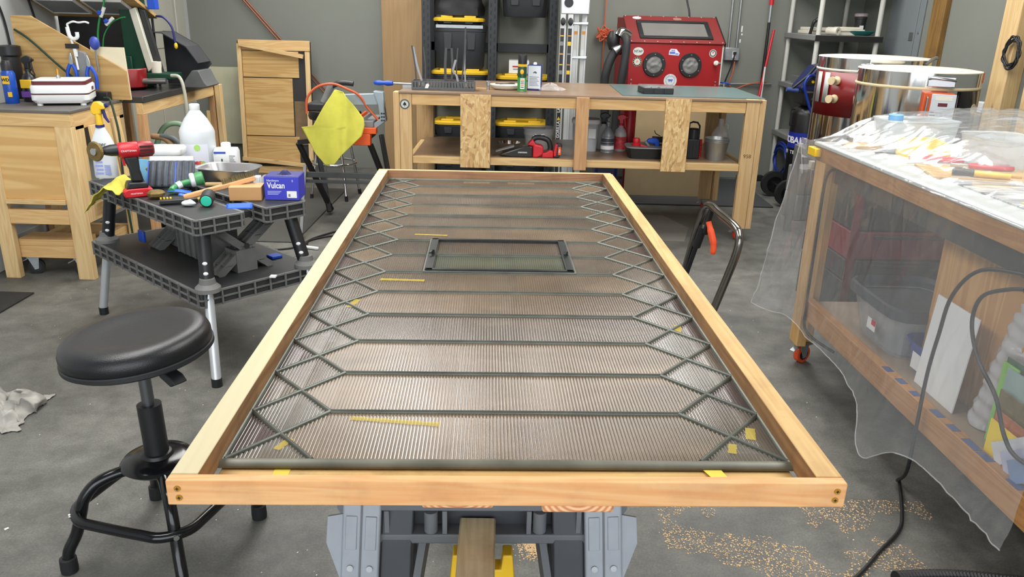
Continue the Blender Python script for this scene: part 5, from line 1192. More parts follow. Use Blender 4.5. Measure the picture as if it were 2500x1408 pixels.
for i, z in enumerate((0.968, 0.94, 0.915)):
    for j, x in enumerate((0.048, 0.068, 0.088)):
        MB().box(x - 0.007, x + 0.007, -0.3812, -0.3802, z - 0.006, z + 0.006, KM).build('key', plain('keypad_key', rgb(186, 192, 204), 0.5, var=0), co)
hn = MB(); hn.tube([KM @ Vector(p) for p in ((-0.006, -0.376, 1.05), (-0.006, -0.392, 1.045), (-0.008, -0.394, 0.96), (-0.012, -0.394, 0.88), (-0.014, -0.38, 0.862))], 0.005, 8); hn.build('hinge_strip', M_steel, co, smooth=40)
lh = MB(); lh.tube(smoothpath([KM @ Vector(p) for p in ((0.0, -0.302, 1.13), (0.01, -0.345, 1.138), (0.06, -0.355, 1.135), (0.11, -0.34, 1.13), (0.118, -0.30, 1.125))], 4), 0.006, 8); lh.build('lid_handle', M_steel, k1, smooth=50)
MB().box(-0.005, 0.12, -0.312, -0.298, 1.095, 1.145, KM).build('handle_plate', M_steel, k1, bevel=0.003)
pg = MB(); pv = (R(-50)); pg.cyl((0.298*math.cos(pv), 0.298*math.sin(pv), 0.985), (0.306*math.cos(pv), 0.306*math.sin(pv), 0.985), 0.026, n=24); pg.build('peep_plug', M_cream, k1, smooth=40)
wrapstrip(k1, 'dark_reflective_strip', plain('black_mirror_strip', rgb(30, 26, 26), 0.12, 0.6, var=0), 0.3035, 0.6, 1.074, -76, -26)
MB().box(0.292, 0.335, -0.03, 0.03, 1.10, 1.155).build('lid_hinge', M_korg, k1, bevel=0.002)
# rear kiln
k2 = thing('round_kiln', 'rear stainless round kiln with red panel and ceramic knobs', 'kiln', (2.215, 5.10, 0))
MB().lathe([(0.335, 0.60), (0.335, 1.105)], 64).build('body', M_mir, k2, smooth=50)
MB().lathe([(0.337, 1.105), (0.34, 1.109), (0.34, 1.114), (0.337, 1.118)], 64).build('gasket', M_offwhite, k2, smooth=50)
MB().lathe([(0.335, 1.118), (0.335, 1.182)], 64).build('lid_band', M_mir, k2, smooth=50)
MB().lathe([(0.337, 1.182), (0.335, 1.186), (0.28, 1.19), (0.001, 1.192)], 64).build('lid_top', plain('grey_white_fibre_lid', rgb(206, 204, 198), 0.8, var=0.03), k2, smooth=50)
wrapstrip(k2, 'red_panel', M_kred, 0.34, 0.84, 1.10, 178, 246, 20)
for (aa, x) in ((188, 0), (200, 0)):
    wrapstrip(k2, 'element_cover', plain('pale_galvanised_sheet', rgb(204, 208, 206), 0.4, 0.4, var=0.04), 0.352, 0.915, 1.095, aa - 3.5, aa + 3.5, 4)
for z in (1.052, 0.945):
    a = R(212); d = Vector((math.cos(a), math.sin(a), 0)); 
    Mk = Matrix.Translation(d*0.338 + Vector((0, 0, z))) @ d.to_track_quat('Z', 'Y').to_matrix().to_4x4()
    MB().lathe([(0.024, 0), (0.026, 0.012), (0.014, 0.025), (0.014, 0.035), (0.024, 0.05), (0.024, 0.062), (0.001, 0.063)], 20, Mk).build('ceramic_knob', M_cream, k2, smooth=40)
m = MB(); m.tube(smoothpath([(-0.20, -0.27, 1.15), (-0.21, -0.31, 1.152), (-0.16, -0.33, 1.152), (-0.15, -0.30, 1.15)], 4), 0.006, 8); m.build('lid_handle', M_steel, k2, smooth=50)
sh = MB(); sh.tube(smoothpath([(0.16, -0.30, 1.16), (0.22, -0.25, 1.19), (0.30, -0.14, 1.195), (0.335, -0.03, 1.16)], 8), 0.010, 8); sh.build('armoured_cable', M_zinc, k2, smooth=30)
for x in (-0.31, 0.31):
    for y in (-0.26, 0.26): MB().box(x - 0.02, x + 0.02, y - 0.02, y + 0.02, 0, 0.555).build('stand_leg', M_stand, k2)
for y in (-0.26, 0.26): MB().box(-0.33, 0.33, y - 0.02, y + 0.02, 0.555, 0.598).build('stand_rail', M_stand, k2, bevel=0.002)
for x in (-0.31, 0.31): MB().box(x - 0.02, x + 0.02, -0.239, 0.239, 0.555, 0.598).build('stand_rail', M_stand, k2, bevel=0.002)

# ================================================================== right wall
M_epan = plain('grey_panel_enamel', rgb(128, 135, 138), 0.45, var=0.03)
ep = thing('electrical_panel', 'grey flush electrical panel on the right wall', 'electrical panel', (2.969, 6.42, 1.62))
MB().box(-0.012, 0.0, -0.28, 0.28, -0.52, 0.52).build('cover', M_epan, ep, bevel=0.003)
MB().box(-0.018, -0.0122, -0.20, 0.12, -0.49, 0.45).build('door', M_epan, ep, bevel=0.003)
MB().box(-0.022, -0.0182, -0.185, -0.125, -0.36, -0.30).build('latch', M_stk, ep, bevel=0.002)
for y in (-0.25, 0.25): MB().cyl((-0.012, y, -0.30), (-0.018, y, -0.30), 0.008, n=10).build('screw', M_zinc, ep)
tag(MB().cyl((2.968, 6.02, 1.11), (2.955, 6.02, 1.11), 0.018, n=16).build('wall_plug', M_ink), 'small black round plug on the right wall below the panel', 'plug')
for i, (y0, y1, mt, lab) in enumerate(((4.66, 4.78, M_pinez, 'pale board leaning on the right wall beside the post'), (4.42, 4.56, wood('pale_tan_board', rgb(208, 184, 136), rgb(190, 160, 110), 'z', knots=False), 'tan board at the right edge beside the dark pipes'))):
    m = MB(); m.beam((2.86, (y0+y1)/2 - 0.22, 0.0), (2.95, (y0+y1)/2, 2.0), y1 - y0, 0.02, (1, 0, 0)); tag(m.build('leaning_board', mt, None, bevel=0.002), lab, 'board', 'boards on the right wall')
for i, (y, mt, lab, r) in enumerate(((4.36, M_black, 'black rod leaning against the right wall boards', 0.008), (4.28, M_steel, 'bright steel rod leaning against the right wall boards', 0.006), (4.20, plain('dark_maroon_pipe', rgb(62, 24, 28), 0.4), 'dark maroon pipe leaning at the right edge', 0.018))):
    m = MB(); m.cyl((2.80, y - 0.24, 0.0), (2.90, y + 0.26, 1.7), r, n=10); tag(m.build('leaning_rod', mt, None, smooth=40), lab, 'rod', 'rods on the right wall')
hp = []
for i in range(40):
    a = i*0.8; hp.append((2.86 - 0.0012*(i % 7), 4.80 + 0.072*math.cos(a) + 0.016*math.sin(i*2.1), 1.24 + 0.08*math.sin(a) + 0.016*math.cos(i*1.7)))
cable('cord_coil', 'coiled black cord hanging on the post at the right edge', hp, 0.005, M_black, 'cord', 4)
tag(MB().box(2.93, 2.97, 5.10, 5.18, 0.86, 0.93).build('pipe_bracket', M_white, bevel=0.006), 'small white pipe bracket on the right wall beside the kiln', 'bracket')
tag(MB().cyl((2.945, 5.11, 0.60), (2.945, 5.11, 0.86), 0.012, n=12).build('copper_pipe', M_cop, None, smooth=40), 'short copper pipe below the white bracket', 'pipe')
# ================================================================== left: plywood bench with grinder
M_plyf = wood('pale_plywood_face', rgb(226, 192, 140), rgb(204, 160, 106), 'x', grain=12, knots=False, ring=0.8)
b1 = thing('plywood_cabinet_bench', 'pale plywood fronted bench on timber legs at the left edge', 'workbench', (-2.68, 3.95, 0))
MB().box(0.0, 0.077, 0, 0.038, 0, 0.80).build('leg', M_pinez, b1, bevel=0.002); MB().box(0.385, 0.47, 0, 0.038, 0, 0.80).build('leg', M_pinez, b1, bevel=0.002)
MB().box(0.432, 0.47, 0.0385, 0.12, 0.30, 0.80).build('leg', M_pinez, b1, bevel=0.002)
for x in (0.0, 0.432): MB().box(x, x + 0.038, 0.50, 0.55, 0, 0.80).build('leg', M_pinez, b1, bevel=0.002)
MB().box(-0.02, 0.47, 0, 0.038, 0.8003, 0.866).build('top_rail', M_pine, b1, bevel=0.002)
MB().box(0.432, 0.47, 0.0385, 0.55, 0.78, 0.866).build('side_rail', M_piney, b1, bevel=0.002)
MB().box(0.0, 0.385, 0.006, 0.018, 0.43, 0.8).build('plywood_panel', M_plyf, b1)
MB().box(0.0775, 0.3845, -0.012, 0.005, 0.405, 0.43).build('panel_strip', M_pine, b1, bevel=0.002)
MB().box(0.0775, 0.3845, 0.0, 0.036, 0.298, 0.374).build('lower_rail', M_bfir, b1, bevel=0.002)
MB().box(0.44, 0.47, 0.1205, 0.55, 0.30, 0.385).build('side_rail', M_piney, b1, bevel=0.002)
MB().box(-0.02, 0.475, -0.005, 0.56, 0.8663, 0.88).build('bench_top', plain('worn_grey_top', rgb(104, 100, 96), 0.6, var=0.2, vs=7), b1, bevel=0.002)
for i, (y0, z0, z1, mt) in enumerate(((0.13, 0.36, 0.79, M_pinez), (0.24, 0.38, 0.84, M_plyz), (0.36, 0.40, 0.80, M_pinez))):
    m = MB(); m.beam((0.53 - 0.0, y0 + 0.03, z0), (0.487, y0 + 0.05, z1), 0.085, 0.018, (1, 0, 0))
    tag(m.build('leaning_plank', mt, None, bevel=0.002, loc=(-2.68, 3.95, 0)), ['pale slat leaning on the bench side nearest the corner leg', 'tall plywood slat leaning behind the yellow trigger bottle', 'pale slat leaning on the bench side farthest back'][i], 'slat', 'slats leaning on the plywood bench')
BT = 0.8803
# castered dolly below
dl = thing('timber_dolly', 'low timber dolly on black wheels under the plywood bench', 'dolly', (-2.62, 4.0, 0))
for y in (0.0, 0.462): MB().box(0, 0.36, y, y + 0.038, 0.10, 0.165).build('rail', M_bfir, dl, bevel=0.002)
MB().box(0.0, 0.34, 0.0, 0.15, 0.1655, 0.20).build('plank', M_bfir, dl, bevel=0.002)
for x in (0.0, 0.322): MB().box(x, x + 0.038, 0.0385, 0.4615, 0.10, 0.165).build('end_rail', M_piney, dl, bevel=0.002)
for x in (0.05, 0.30):
    for y in (0.04, 0.45): caster(dl, x, y, M_rubber, 0.4, 0.04, 0.0, 0.099)
cable('extension_cord', 'dark green cord heap on the floor under the left benches', [(-2.0 + 0.14*math.cos(i*0.9)*(1 + 0.2*math.sin(i)), 4.32 + 0.10*math.sin(i*0.9), 0.008 + 0.0028*i) for i in range(24)], 0.005, plain('dark_green_cord', rgb(26, 52, 34), 0.6), 'cord')
tag(MB().box(-2.87, -2.40, 2.9, 3.72, 0, 0.008).build('door_mat', plain('black_coir_mat', rgb(40, 38, 36), 0.95, var=0.2, vs=60, bump=0.8, bs=300), rot=(0, 0, 0.0)), 'black door mat at the left edge of the floor', 'mat')

# ---------------------------------------------------------------- glass grinder
gr = thing('bench_grinder', 'white and maroon glass grinder on the plywood bench', 'grinder', (-2.385, 4.25, BT), R(18))
def rbox(w, d, z0, z1, r=0.02): 
    m = MB(); m.prism(roundpoly(w, d, r, 4), z0, z1, 'z'); return m
for x in (-0.10, 0.10):
    for y in (-0.09, 0.09): MB().cyl((x, y, 0), (x, y, 0.015), 0.014, n=14).build('foot', M_white, gr, smooth=40)
m = MB(); m.ring([[Vector((x*s, y*s, z)) for x, y in roundpoly(0.27, 0.24, 0.03, 4)] for s, z in ((0.90, 0.012), (1.0, 0.028), (1.0, 0.055))]); m.build('lower_housing', M_white, gr, smooth=40)
m = MB(); m.ring([[Vector((x*s, y*s, z)) for x, y in roundpoly(0.27, 0.24, 0.03, 4)] for s, z in ((0.99, 0.0555), (0.99, 0.062))]); m.build('brown_seam', plain('dark_brown_stripe', rgb(72, 34, 22), 0.4), gr, smooth=40)
m = MB(); m.ring([[Vector((x*s, y*s, z)) for x, y in roundpoly(0.27, 0.24, 0.03, 4)] for s, z in ((1.0, 0.0625), (1.0, 0.095), (0.96, 0.103))]); m.build('upper_housing', M_white, gr, smooth=40)
m = MB(); m.prism(roundpoly(0.25, 0.22, 0.02, 4), 0.1035, 0.121, 'z'); m.build('maroon_tray', plain('maroon_plastic', rgb(104, 36, 42), 0.5, var=0.08), gr, smooth=40)
m = MB(); m.prism(roundpoly(0.246, 0.216, 0.02, 4), 0.1212, 0.127, 'z'); m.build('work_grid', M_white, gr, bevel=0.002)
MB().cyl((-0.02, 0.02, 0.127), (-0.02, 0.02, 0.175), 0.006, n=12).build('spindle', M_brass, gr, smooth=40); MB().cyl((-0.02, 0.02, 0.127), (-0.02, 0.02, 0.145), 0.010, n=12).build('grinder_bit', M_steel, gr, smooth=40)
MB().box(0.1352, 0.137, -0.01, 0.035, 0.072, 0.088).build('switch', plain('dark_red_rocker', rgb(90, 30, 34), 0.4), gr)
# cans at the left edge
bcn = thing('spray_can', 'blue and yellow lubricant spray can at the left picture edge', 'spray can', (-2.635, 4.20, BT))
MB().lathe([(0.031, 0), (0.033, 0.004), (0.033, 0.15), (0.024, 0.168)], 28).build('body', plain('lubricant_blue', rgb(20, 74, 170), 0.3, var=0.05), bcn, smooth=40)
MB().lathe([(0.026, 0.166), (0.026, 0.20), (0.018, 0.215), (0.001, 0.216)], 24).build('cap', M_black, bcn, smooth=40)
MB().box(-0.014, 0.02, -0.0345, -0.030, 0.10, 0.14).build('label', M_yellow, bcn); MB().box(0.004, 0.022, -0.0345, -0.027, 0.035, 0.06).build('label', M_yellow, bcn)
text('WD', 'label_print', M_ink, bcn, (0.004, -0.0352, 0.12), FX, 0.022, bold=0.0006)
db = handsprayer('trigger_bottle', 'dark trigger bottle with yellow and purple label beside the lubricant can', (-2.588, 4.30, BT), plain('near_black_bottle', rgb(32, 30, 34), 0.3), M_black, 0.040, 0.185, 0.0, M_black)
MB().box(-0.03, 0.03, -0.0405, -0.028, 0.07, 0.115).build('label', M_yellow, db, bevel=0.004); MB().box(-0.03, 0.03, -0.0405, -0.028, 0.025, 0.055).build('label', plain('purple_print', rgb(110, 70, 150), 0.5, var=0), db)
o = MB().lathe([(0.04, 0), (0.045, 0.01), (0.045, 0.22), (0.055, 0.23), (0.055, 0.275), (0.04, 0.28)], 24).build('black_blower', M_black, None, smooth=40, loc=(-2.735, 4.41, BT)); tag(o, 'black canister with dark collar behind the dark trigger bottle', 'canister')
# splash panels
sp = MB(); sp.prism([(-2.735, 0.8805), (-2.735, 1.312), (-2.63, 1.312), (-2.150, 1.036), (-2.145, 0.8805)], 4.47, 4.482, 'y'); tag(sp.build('plywood_splashback', M_ply, None), 'slanting plywood splashback standing behind the grinder', 'panel')
sp = MB(); sp.prism([(-2.335, 0.8805), (-2.335, 1.159), (-2.152, 1.159), (-2.146, 0.8805)], 4.484, 4.492, 'y'); tag(sp.build('cream_splashboard', plain('cream_board', rgb(232, 222, 190), 0.6, var=0.03)), 'cream panel showing a corner behind the plywood splashback', 'panel')
# tool stand in front of the splashback
ts = thing('tool_caddy', 'grey tool caddy holding blue pliers in front of the splashback', 'caddy', (-2.36, 4.44, BT))
m = MB(); m.prism([(-0.035, 0.0), (0.03, 0.0), (0.03, 0.22), (0.015, 0.25), (-0.02, 0.26), (-0.035, 0.23)], -0.012, 0.016, 'y'); m.build('back_plate', M_grey, ts, bevel=0.004)
MB().box(-0.05, 0.12, -0.03, 0.02, 0, 0.045).build('caddy_base', M_black, ts, bevel=0.004)
def pliers(label, x, z, lean):
    t = thing('blue_pliers', label, 'pliers', (x, 4.405, z), 0, 'blue handled pliers in the caddy', rot=(0, R(lean), 0))
    for s in (-1, 1):
        m = MB(); m.tube(smoothpath([(s*0.006, 0, 0.09), (s*0.02, 0, 0.06), (s*0.024, 0, 0.03), (s*0.016, 0, -0.03)], 4), 0.009, 10); m.build('handle', M_blue, t, smooth=50)
    m = MB(); m.prism([(-0.012, 0.085), (0.012, 0.085), (0.010, 0.12), (0.003, 0.15), (-0.003, 0.15), (-0.010, 0.12)], -0.005, 0.005, 'y'); m.build('jaws', M_steel, t, bevel=0.002)
pliers('blue handled pliers on the left of the grey caddy', -2.415, BT + 0.10, 4); pliers('blue handled pliers on the right of the grey caddy', -2.305, BT + 0.09, -5)
bb = thing('rubber_bulb', 'blue rubber dropper bulb standing above the tool caddy', 'dropper', (-2.285, 4.44, BT + 0.15))
MB().cyl((0, 0, 0), (0, 0, 0.12), 0.005, n=10).build('stem', M_grey, bb, smooth=40); m = MB(); m.ball((0, 0, 0.15), 0.026, 18, 1, 1, 1.35); m.build('bulb', plain('ultramarine_rubber', rgb(50, 70, 160), 0.5), bb, smooth=60)
wl = thing('wire_hook', 'bright white wire hook clamp above the grey tool caddy', 'clamp', (-2.395, 4.42, BT + 0.14))  # a white wire hook clamp, not a lamp
m = MB(); m.tube(smoothpath([(0.012, 0, 0.02), (0.005, 0, 0.12), (-0.005, 0, 0.2), (-0.012, 0, 0.255)], 5), 0.006, 8); m.build('wire_arm', M_white, wl, smooth=50)
m = MB(); m.tube(smoothpath([(-0.012, 0, 0.255), (0.02, 0, 0.268), (0.05, 0, 0.264), (0.085, 0, 0.268), (0.105, 0, 0.262)], 5), 0.005, 8); m.build('wire_top', M_white, wl, smooth=50)
m = MB(); m.tube(smoothpath([(-0.014, 0, 0.24), (-0.008, 0, 0.195), (0.012, 0, 0.18), (0.032, 0, 0.19), (0.034, 0, 0.215)], 6), 0.010, 10); m.build('hook', M_white, wl, smooth=50)
MB().box(-0.035, 0.035, -0.012, 0.0, 0.13, 0.155).build('clamp_jaw', M_black, wl, bevel=0.002); MB().box(0.008, 0.022, -0.01, 0.0, 0.09, 0.13).build('clamp_tab', M_white, wl)
cable('extension_cord', 'dark green cord running over the plywood splashback and bench edge', [(-2.72, 4.46, 1.24), (-2.64, 4.45, 1.19), (-2.52, 4.44, 1.08), (-2.42, 4.42, 1.0), (-2.36, 4.40, 0.96)], 0.006, plain('dark_green_cord', rgb(26, 52, 34), 0.6), 'cord')
cable('extension_cord', 'dark green cord hanging down the bench side behind the trigger bottle', [(-2.24, 4.37, 0.90), (-2.205, 4.36, 0.895), (-2.178, 4.33, 0.84), (-2.15, 4.30, 0.70), (-2.15, 4.28, 0.45), (-2.14, 4.28, 0.12)], 0.006, plain('dark_green_cord', rgb(26, 52, 34), 0.6), 'cord')
for i, (y, lab) in enumerate(((4.55, 'black wire hanging on the pale wall at the far left'), (4.85, 'black wire hanging on the pale wall above the splashback'))):
    cable('hanging_wire', lab, [(-2.872, y, 1.9), (-2.87, y + 0.02, 1.5), (-2.87, y + 0.08, 1.28), (-2.87, y + 0.10, 1.1)], 0.006, M_black, 'wire')

# ================================================================== second bench with the green saw
b2 = thing('saw_bench', 'timber bench with black top carrying the green saw', 'workbench', (-2.75, 4.51, 0))
MB().box(0.0, 0.655, 0.0, 1.15, 0.86, 0.895).build('bench_top', plain('black_wet_top', rgb(58, 58, 58), 0.35, var=0.2, vs=6), b2, bevel=0.003)
MB().box(0.61, 0.648, 0.0, 1.14, 0.795, 0.8595).build('side_rail', M_piney, b2, bevel=0.002)
for (x, y) in ((0.61, 0.0), (0.61, 1.09), (0.0, 0.0), (0.0, 1.09)): MB().box(x - 0.002 if x else 0, x + 0.038, y, y + 0.05, 0, 0.7945).build('leg', M_redfir, b2, bevel=0.002)
MB().box(0.655, 0.693, 1.09, 1.14, 0.0, 0.87).build('leg', M_pinez, b2, bevel=0.002)
SB = 0.8953
gs = thing('green_band_saw', 'dark green upright band saw with white guide bar and red basin', 'band saw', (-2.36, 4.98, SB))
MB().box(-0.03, 0.085, 0.0, 0.11, 0.0, 0.72).build('column', M_green, gs, bevel=0.006)
MB().box(-0.13, 0.02, -0.02, 0.12, 0.075, 0.19).build('base_housing', M_green, gs, bevel=0.006)
m = MB(); m.prism([(0.045, 0.455), (0.085, 0.47), (0.15, 0.13), (0.115, 0.10)], -0.03, -0.002, 'y'); m.build('guide_bar', plain('worn_ivory_metal', rgb(214, 212, 196), 0.45, 0.2, var=0.1), gs, bevel=0.003)
m = MB(); m.prism([(0.088, 0.47), (0.125, 0.45), (0.19, 0.10), (0.15, 0.10)], 0.0, 0.03, 'y'); m.build('dark_guard', M_blackmatt, gs, bevel=0.003)
for z in (0.44, 0.47, 0.50): MB().cyl((0.045, -0.0003, z + 0.02), (0.045, -0.01, z + 0.02), 0.010, n=12).build('adjuster', M_zinc, gs, smooth=40)
m = MB(); m.lathe([(0.11, 0), (0.15, 0.02), (0.155, 0.12), (0.15, 0.125), (0.145, 0.03), (0.001, 0.015)], 32, Matrix.Translation((-0.03, -0.09, 0)), 1.0, 0.8); m.build('red_basin', plain('deep_red_plastic', rgb(136, 24, 30), 0.35), gs, smooth=45)
m = MB(); m.lathe([(0.145, 0.10), (0.14, 0.112), (0.001, 0.113)], 32, Matrix.Translation((-0.03, -0.09, 0)), 1.0, 0.8); m.build('grey_water', plain('grey_slurry', rgb(150, 152, 150), 0.2), gs, smooth=45)
MB().box(0.10, 0.27, -0.06, 0.10, 0.06, 0.095).build('saw_table', M_green, gs, bevel=0.006)
m = MB(); m.lathe([(0.03, 0.095), (0.032, 0.16), (0.001, 0.162)], 18, Matrix.Translation((0.155, 0.0, 0))); m.build('guide_post', M_offwhite, gs, smooth=40)
MB().cyl((0.06, -0.11, 0.05), (0.25, -0.10, 0.055), 0.017, n=14).build('fence_bar', M_steel, gs, smooth=40)
MB().box(0.135, 0.18, 0.02, 0.08, 0.46, 0.60).build('blue_tag', M_blue, gs, bevel=0.003)
m = MB(); m.tube(smoothpath([(0.27, -0.07, 0.085), (0.32, -0.08, 0.08), (0.345, -0.09, 0.02), (0.35, -0.09, -0.12), (0.32, -0.06, -0.25)], 6), 0.010, 10); m.build('drain_hose', glassy('cloudy_tube', rgb(196, 196, 180), 0.3, 0.8), gs, smooth=50)
m = MB(); m.tube(smoothpath([(0.145, 0.10, 0.42), (0.19, 0.10, 0.415), (0.235, 0.10, 0.36), (0.245, 0.10, 0.27)], 6), 0.007, 8); m.build('loop_cord', M_navy, gs, smooth=50)
m = MB(); m.ball((0.248, 0.10, 0.25), 0.014, 10, 0.8, 0.8, 1.4); m.build('orange_tag', M_yellow, gs, smooth=50)
# green water tubes
M_gtube = plain('green_plastic_tube', rgb(40, 140, 72), 0.35)
cable('water_tube', 'green water tube curving in front of the black panel', [(-2.39, 4.82, 1.55), (-2.39, 4.82, 1.40), (-2.43, 4.82, 1.30), (-2.455, 4.82, 1.2), (-2.455, 4.82, 1.10)], 0.006, M_gtube, 'tube')
cable('water_tube', 'thin green water tube branching beside the saw column', [(-2.45, 4.84, 1.10), (-2.43, 4.84, 1.20), (-2.38, 4.84, 1.27), (-2.33, 4.84, 1.30), (-2.29, 4.84, 1.31)], 0.004, M_gtube, 'tube')
for i, (x, z, rz_) in enumerate(((-2.398, 1.335, 1.1), (-2.365, 1.285, 0.7))):
    t = thing('tube_valve', ['white tube valve with blue lever on the upper green tube', 'white tube valve with blue lever on the lower green tube'][i], 'valve', (x, 4.80, z), 0, None, rot=(0, -rz_, 0))
    MB().cyl((-0.03, 0, 0), (0.03, 0, 0), 0.010, n=12).build('body', M_white, t, smooth=40); MB().box(-0.02, 0.005, -0.022, -0.009, 0.0, 0.02).build('lever', M_blue, t, bevel=0.003)
# black splash hood and panel
hd = MB(); hd.prism([(-2.86, 0.896), (-2.86, 1.305), (-2.36, 1.305), (-2.30, 1.28), (-2.30, 0.896)], 5.16, 5.17, 'y'); tag(hd.build('black_splashboard', M_black, None), 'flat black splash panel behind the green saw', 'panel')
hb = MB(); hb.add([(-2.27, 5.30, 0.9), (-2.27, 5.30, 1.225), (-2.16, 5.42, 1.225), (-2.055, 5.55, 1.16), (-2.0, 5.62, 1.06), (-2.10, 5.64, 0.9), (-2.02, 5.64, 1.045), (-1.985, 5.63, 1.05)], [(0, 1, 2, 5), (2, 3, 4, 5)])
hb = MB(); prof = [(-2.28, 0.8965), (-2.28, 1.225), (-2.20, 1.222), (-2.06, 1.145), (-1.995, 1.05), (-1.985, 1.03), (-2.10, 0.8965)]
hb.prism(prof, 5.30, 5.31, 'y'); hb.prism([(-2.28, 1.223), (-2.20, 1.22), (-2.06, 1.143), (-1.993, 1.045), (-1.996, 1.041), (-2.063, 1.138), (-2.202, 1.215), (-2.28, 1.218)], 5.10, 5.30, 'y')
tag(hb.build('splash_hood', plain('dusty_black_sheet', rgb(52, 53, 56), 0.5, var=0.2, vs=9), None), 'dusty black curved splash hood right of the green saw', 'hood')
tr_ = MB(); tr_.prism([(-2.10, 0.8957), (-2.08, 0.94), (-2.03, 1.0), (-1.99, 1.0), (-1.96, 0.93), (-1.94, 0.905), (-1.96, 0.8957)], 5.08, 5.29, 'y'); tag(tr_.build('drip_tray', plain('grey_drip_tray', rgb(92, 94, 94), 0.5, var=0.12), None, bevel=0.004), 'dark grey moulded drip tray under the splash hood', 'tray')
# wooden hood above with light panels
wh = thing('lamp_hood', 'tilted plywood hood with pale light panels above the left bench', 'hood', (-2.60, 5.0, 1.30))
m = MB(); m.add([(-0.40, 0.16, 0.0), (0.36, 0.16, 0.0), (0.36, -0.30, 0.17), (-0.28, -0.30, 0.17), (-0.40, 0.16, 0.02), (0.36, 0.16, 0.02), (0.36, -0.30, 0.19), (-0.28, -0.30, 0.19)], [(0, 1, 2, 3), (7, 6, 5, 4), (0, 4, 5, 1), (1, 5, 6, 2), (2, 6, 7, 3), (3, 7, 4, 0)]); m.build('board', M_ply, wh)
sl2 = math.atan2(0.17, -0.46)
for x in (-0.22, 0.06):
    Mh = Matrix.Translation((x, -0.04, 0.058)) @ Matrix.Rotation(-math.atan2(0.17, 0.46), 4, 'X')
    pm = MB(); pm.box(0, 0.22, -0.10, 0.10, 0.0, 0.012, Mh); pp = pm.build('light_panel', plain('matt_grey_panel', rgb(140, 142, 144), 0.5), wh)
    fm2 = MB()
    for (x0, x1, y0, y1) in ((0, 0.22, -0.108, -0.10), (0, 0.22, 0.10, 0.108), (-0.008, 0, -0.108, 0.108), (0.22, 0.228, -0.108, 0.108)): fm2.box(x0, x1, y0, y1, -0.004, 0.012, Mh)
    fm2.build('panel_rim', M_white, pp)
for x in (-0.38, 0.33): MB().cyl((x, 0.15, -0.404), (x, 0.15, 0.0), 0.008, n=8).build('hood_stay', M_blackmatt, wh)
# below the second bench
hp5 = thing('shop_vacuum', 'shade-dark shop vacuum with pale green handle under the saw bench', 'vacuum', (-2.20, 5.05, 0))
MB().lathe([(0.13, 0.03), (0.15, 0.05), (0.15, 0.42), (0.16, 0.44), (0.16, 0.46), (0.10, 0.50), (0.001, 0.51)], 28).build('drum', plain('void_dark_drum', rgb(24, 24, 34), 0.5), hp5, smooth=40)  # drum coloured near black to imitate the dark void under the bench
m = MB(); m.tube(smoothpath([(-0.04, -0.17, 0.50), (0.03, -0.17, 0.66), (0.12, -0.17, 0.70), (0.20, -0.17, 0.66), (0.225, -0.17, 0.585)], 6), 0.016, 10); m.build('handle', plain('pale_green_foam', rgb(136, 168, 136), 0.6), hp5, smooth=50)
m = MB(); m.cyl((0.225, -0.17, 0.6), (0.235, -0.17, 0.0), 0.008, n=10); m.build('handle_tube', M_zinc, hp5, smooth=40)
for k in range(4): MB().cyl((0.10*math.cos(k*1.57), 0.10*math.sin(k*1.57), 0), (0.10*math.cos(k*1.57), 0.10*math.sin(k*1.57), 0.04), 0.022, n=12).build('caster', M_rubber, hp5)
for i, (dx, r, mt, lab) in enumerate(((0.0, 0.017, plain('tan_hoop', rgb(150, 116, 80), 0.6), 'tan curved hoop leaning under the saw bench'), (0.05, 0.017, plain('slate_hoop', rgb(78, 86, 88), 0.5), 'slate grey curved hoop leaning under the saw bench'))):
    m = MB(); m.tube(smoothpath([(-2.12 + dx, 4.62, 0.66), (-2.04 + dx, 4.62, 0.645), (-1.98 + dx, 4.62, 0.56), (-1.94 + dx, 4.62, 0.42), (-1.92 + dx, 4.62, 0.017)], 6), r, 10); tag(m.build('curved_hoop', mt, None, smooth=50), lab, 'hoop')
# ================================================================== folding work platform
M_wk = plain('black_ribbed_plastic', rgb(46, 47, 48), 0.55, var=0.15, vs=10)
M_wkg = plain('dusty_grey_black_plastic', rgb(106, 106, 104), 0.65, var=0.15, vs=14)
wp = thing('work_platform', 'black ribbed folding work platform on silver tube legs', 'work stand', (-1.18, 2.84, 0), R(48.4))
def ribslab(name, x0, x1, y0, y1, z0, z1, notch=None):
    t = z1 - z0
    o = MB().box(x0 + 0.006, x1 - 0.006, y0 + 0.006, y1 - 0.006, z0, z1).build(name, M_wk, wp, bevel=0.008)
    for k, z in enumerate((z1 - 0.007, (z0 + z1)/2 - 0.004, z0 + 0.0005)):
        MB().prism(roundpoly(x1 - x0, y1 - y0, 0.02, 3), z, z + 0.006, 'z', Matrix.Translation(((x0+x1)/2, (y0+y1)/2, 0))).build('edge_rib', M_wkg, o)
    n = int((y1 - y0) / 0.075); r = None
    for i in range(n + 1):
        y = y0 + 0.02 + (y1 - y0 - 0.04)*i/n
        for x in (x0 + 0.001, x1 - 0.001):
            if r is None: r = MB().box(-0.004, 0.004, -0.003, 0.003, z0, z1).build('rib', M_wkg, o); c = r
            else: c = r.copy(); COL.objects.link(c)
            c.location = (x, y, 0)
    n = max(2, int((x1 - x0) / 0.07)); r = None
    for i in range(n + 1):
        x = x0 + 0.02 + (x1 - x0 - 0.04)*i/n
        for y in (y0 + 0.001, y1 - 0.001):
            if r is None: r = MB().box(-0.003, 0.003, -0.004, 0.004, z0, z1).build('rib', M_wkg, o); c = r
            else: c = r.copy(); COL.objects.link(c)
            c.location = (x, y, 0)
    return o
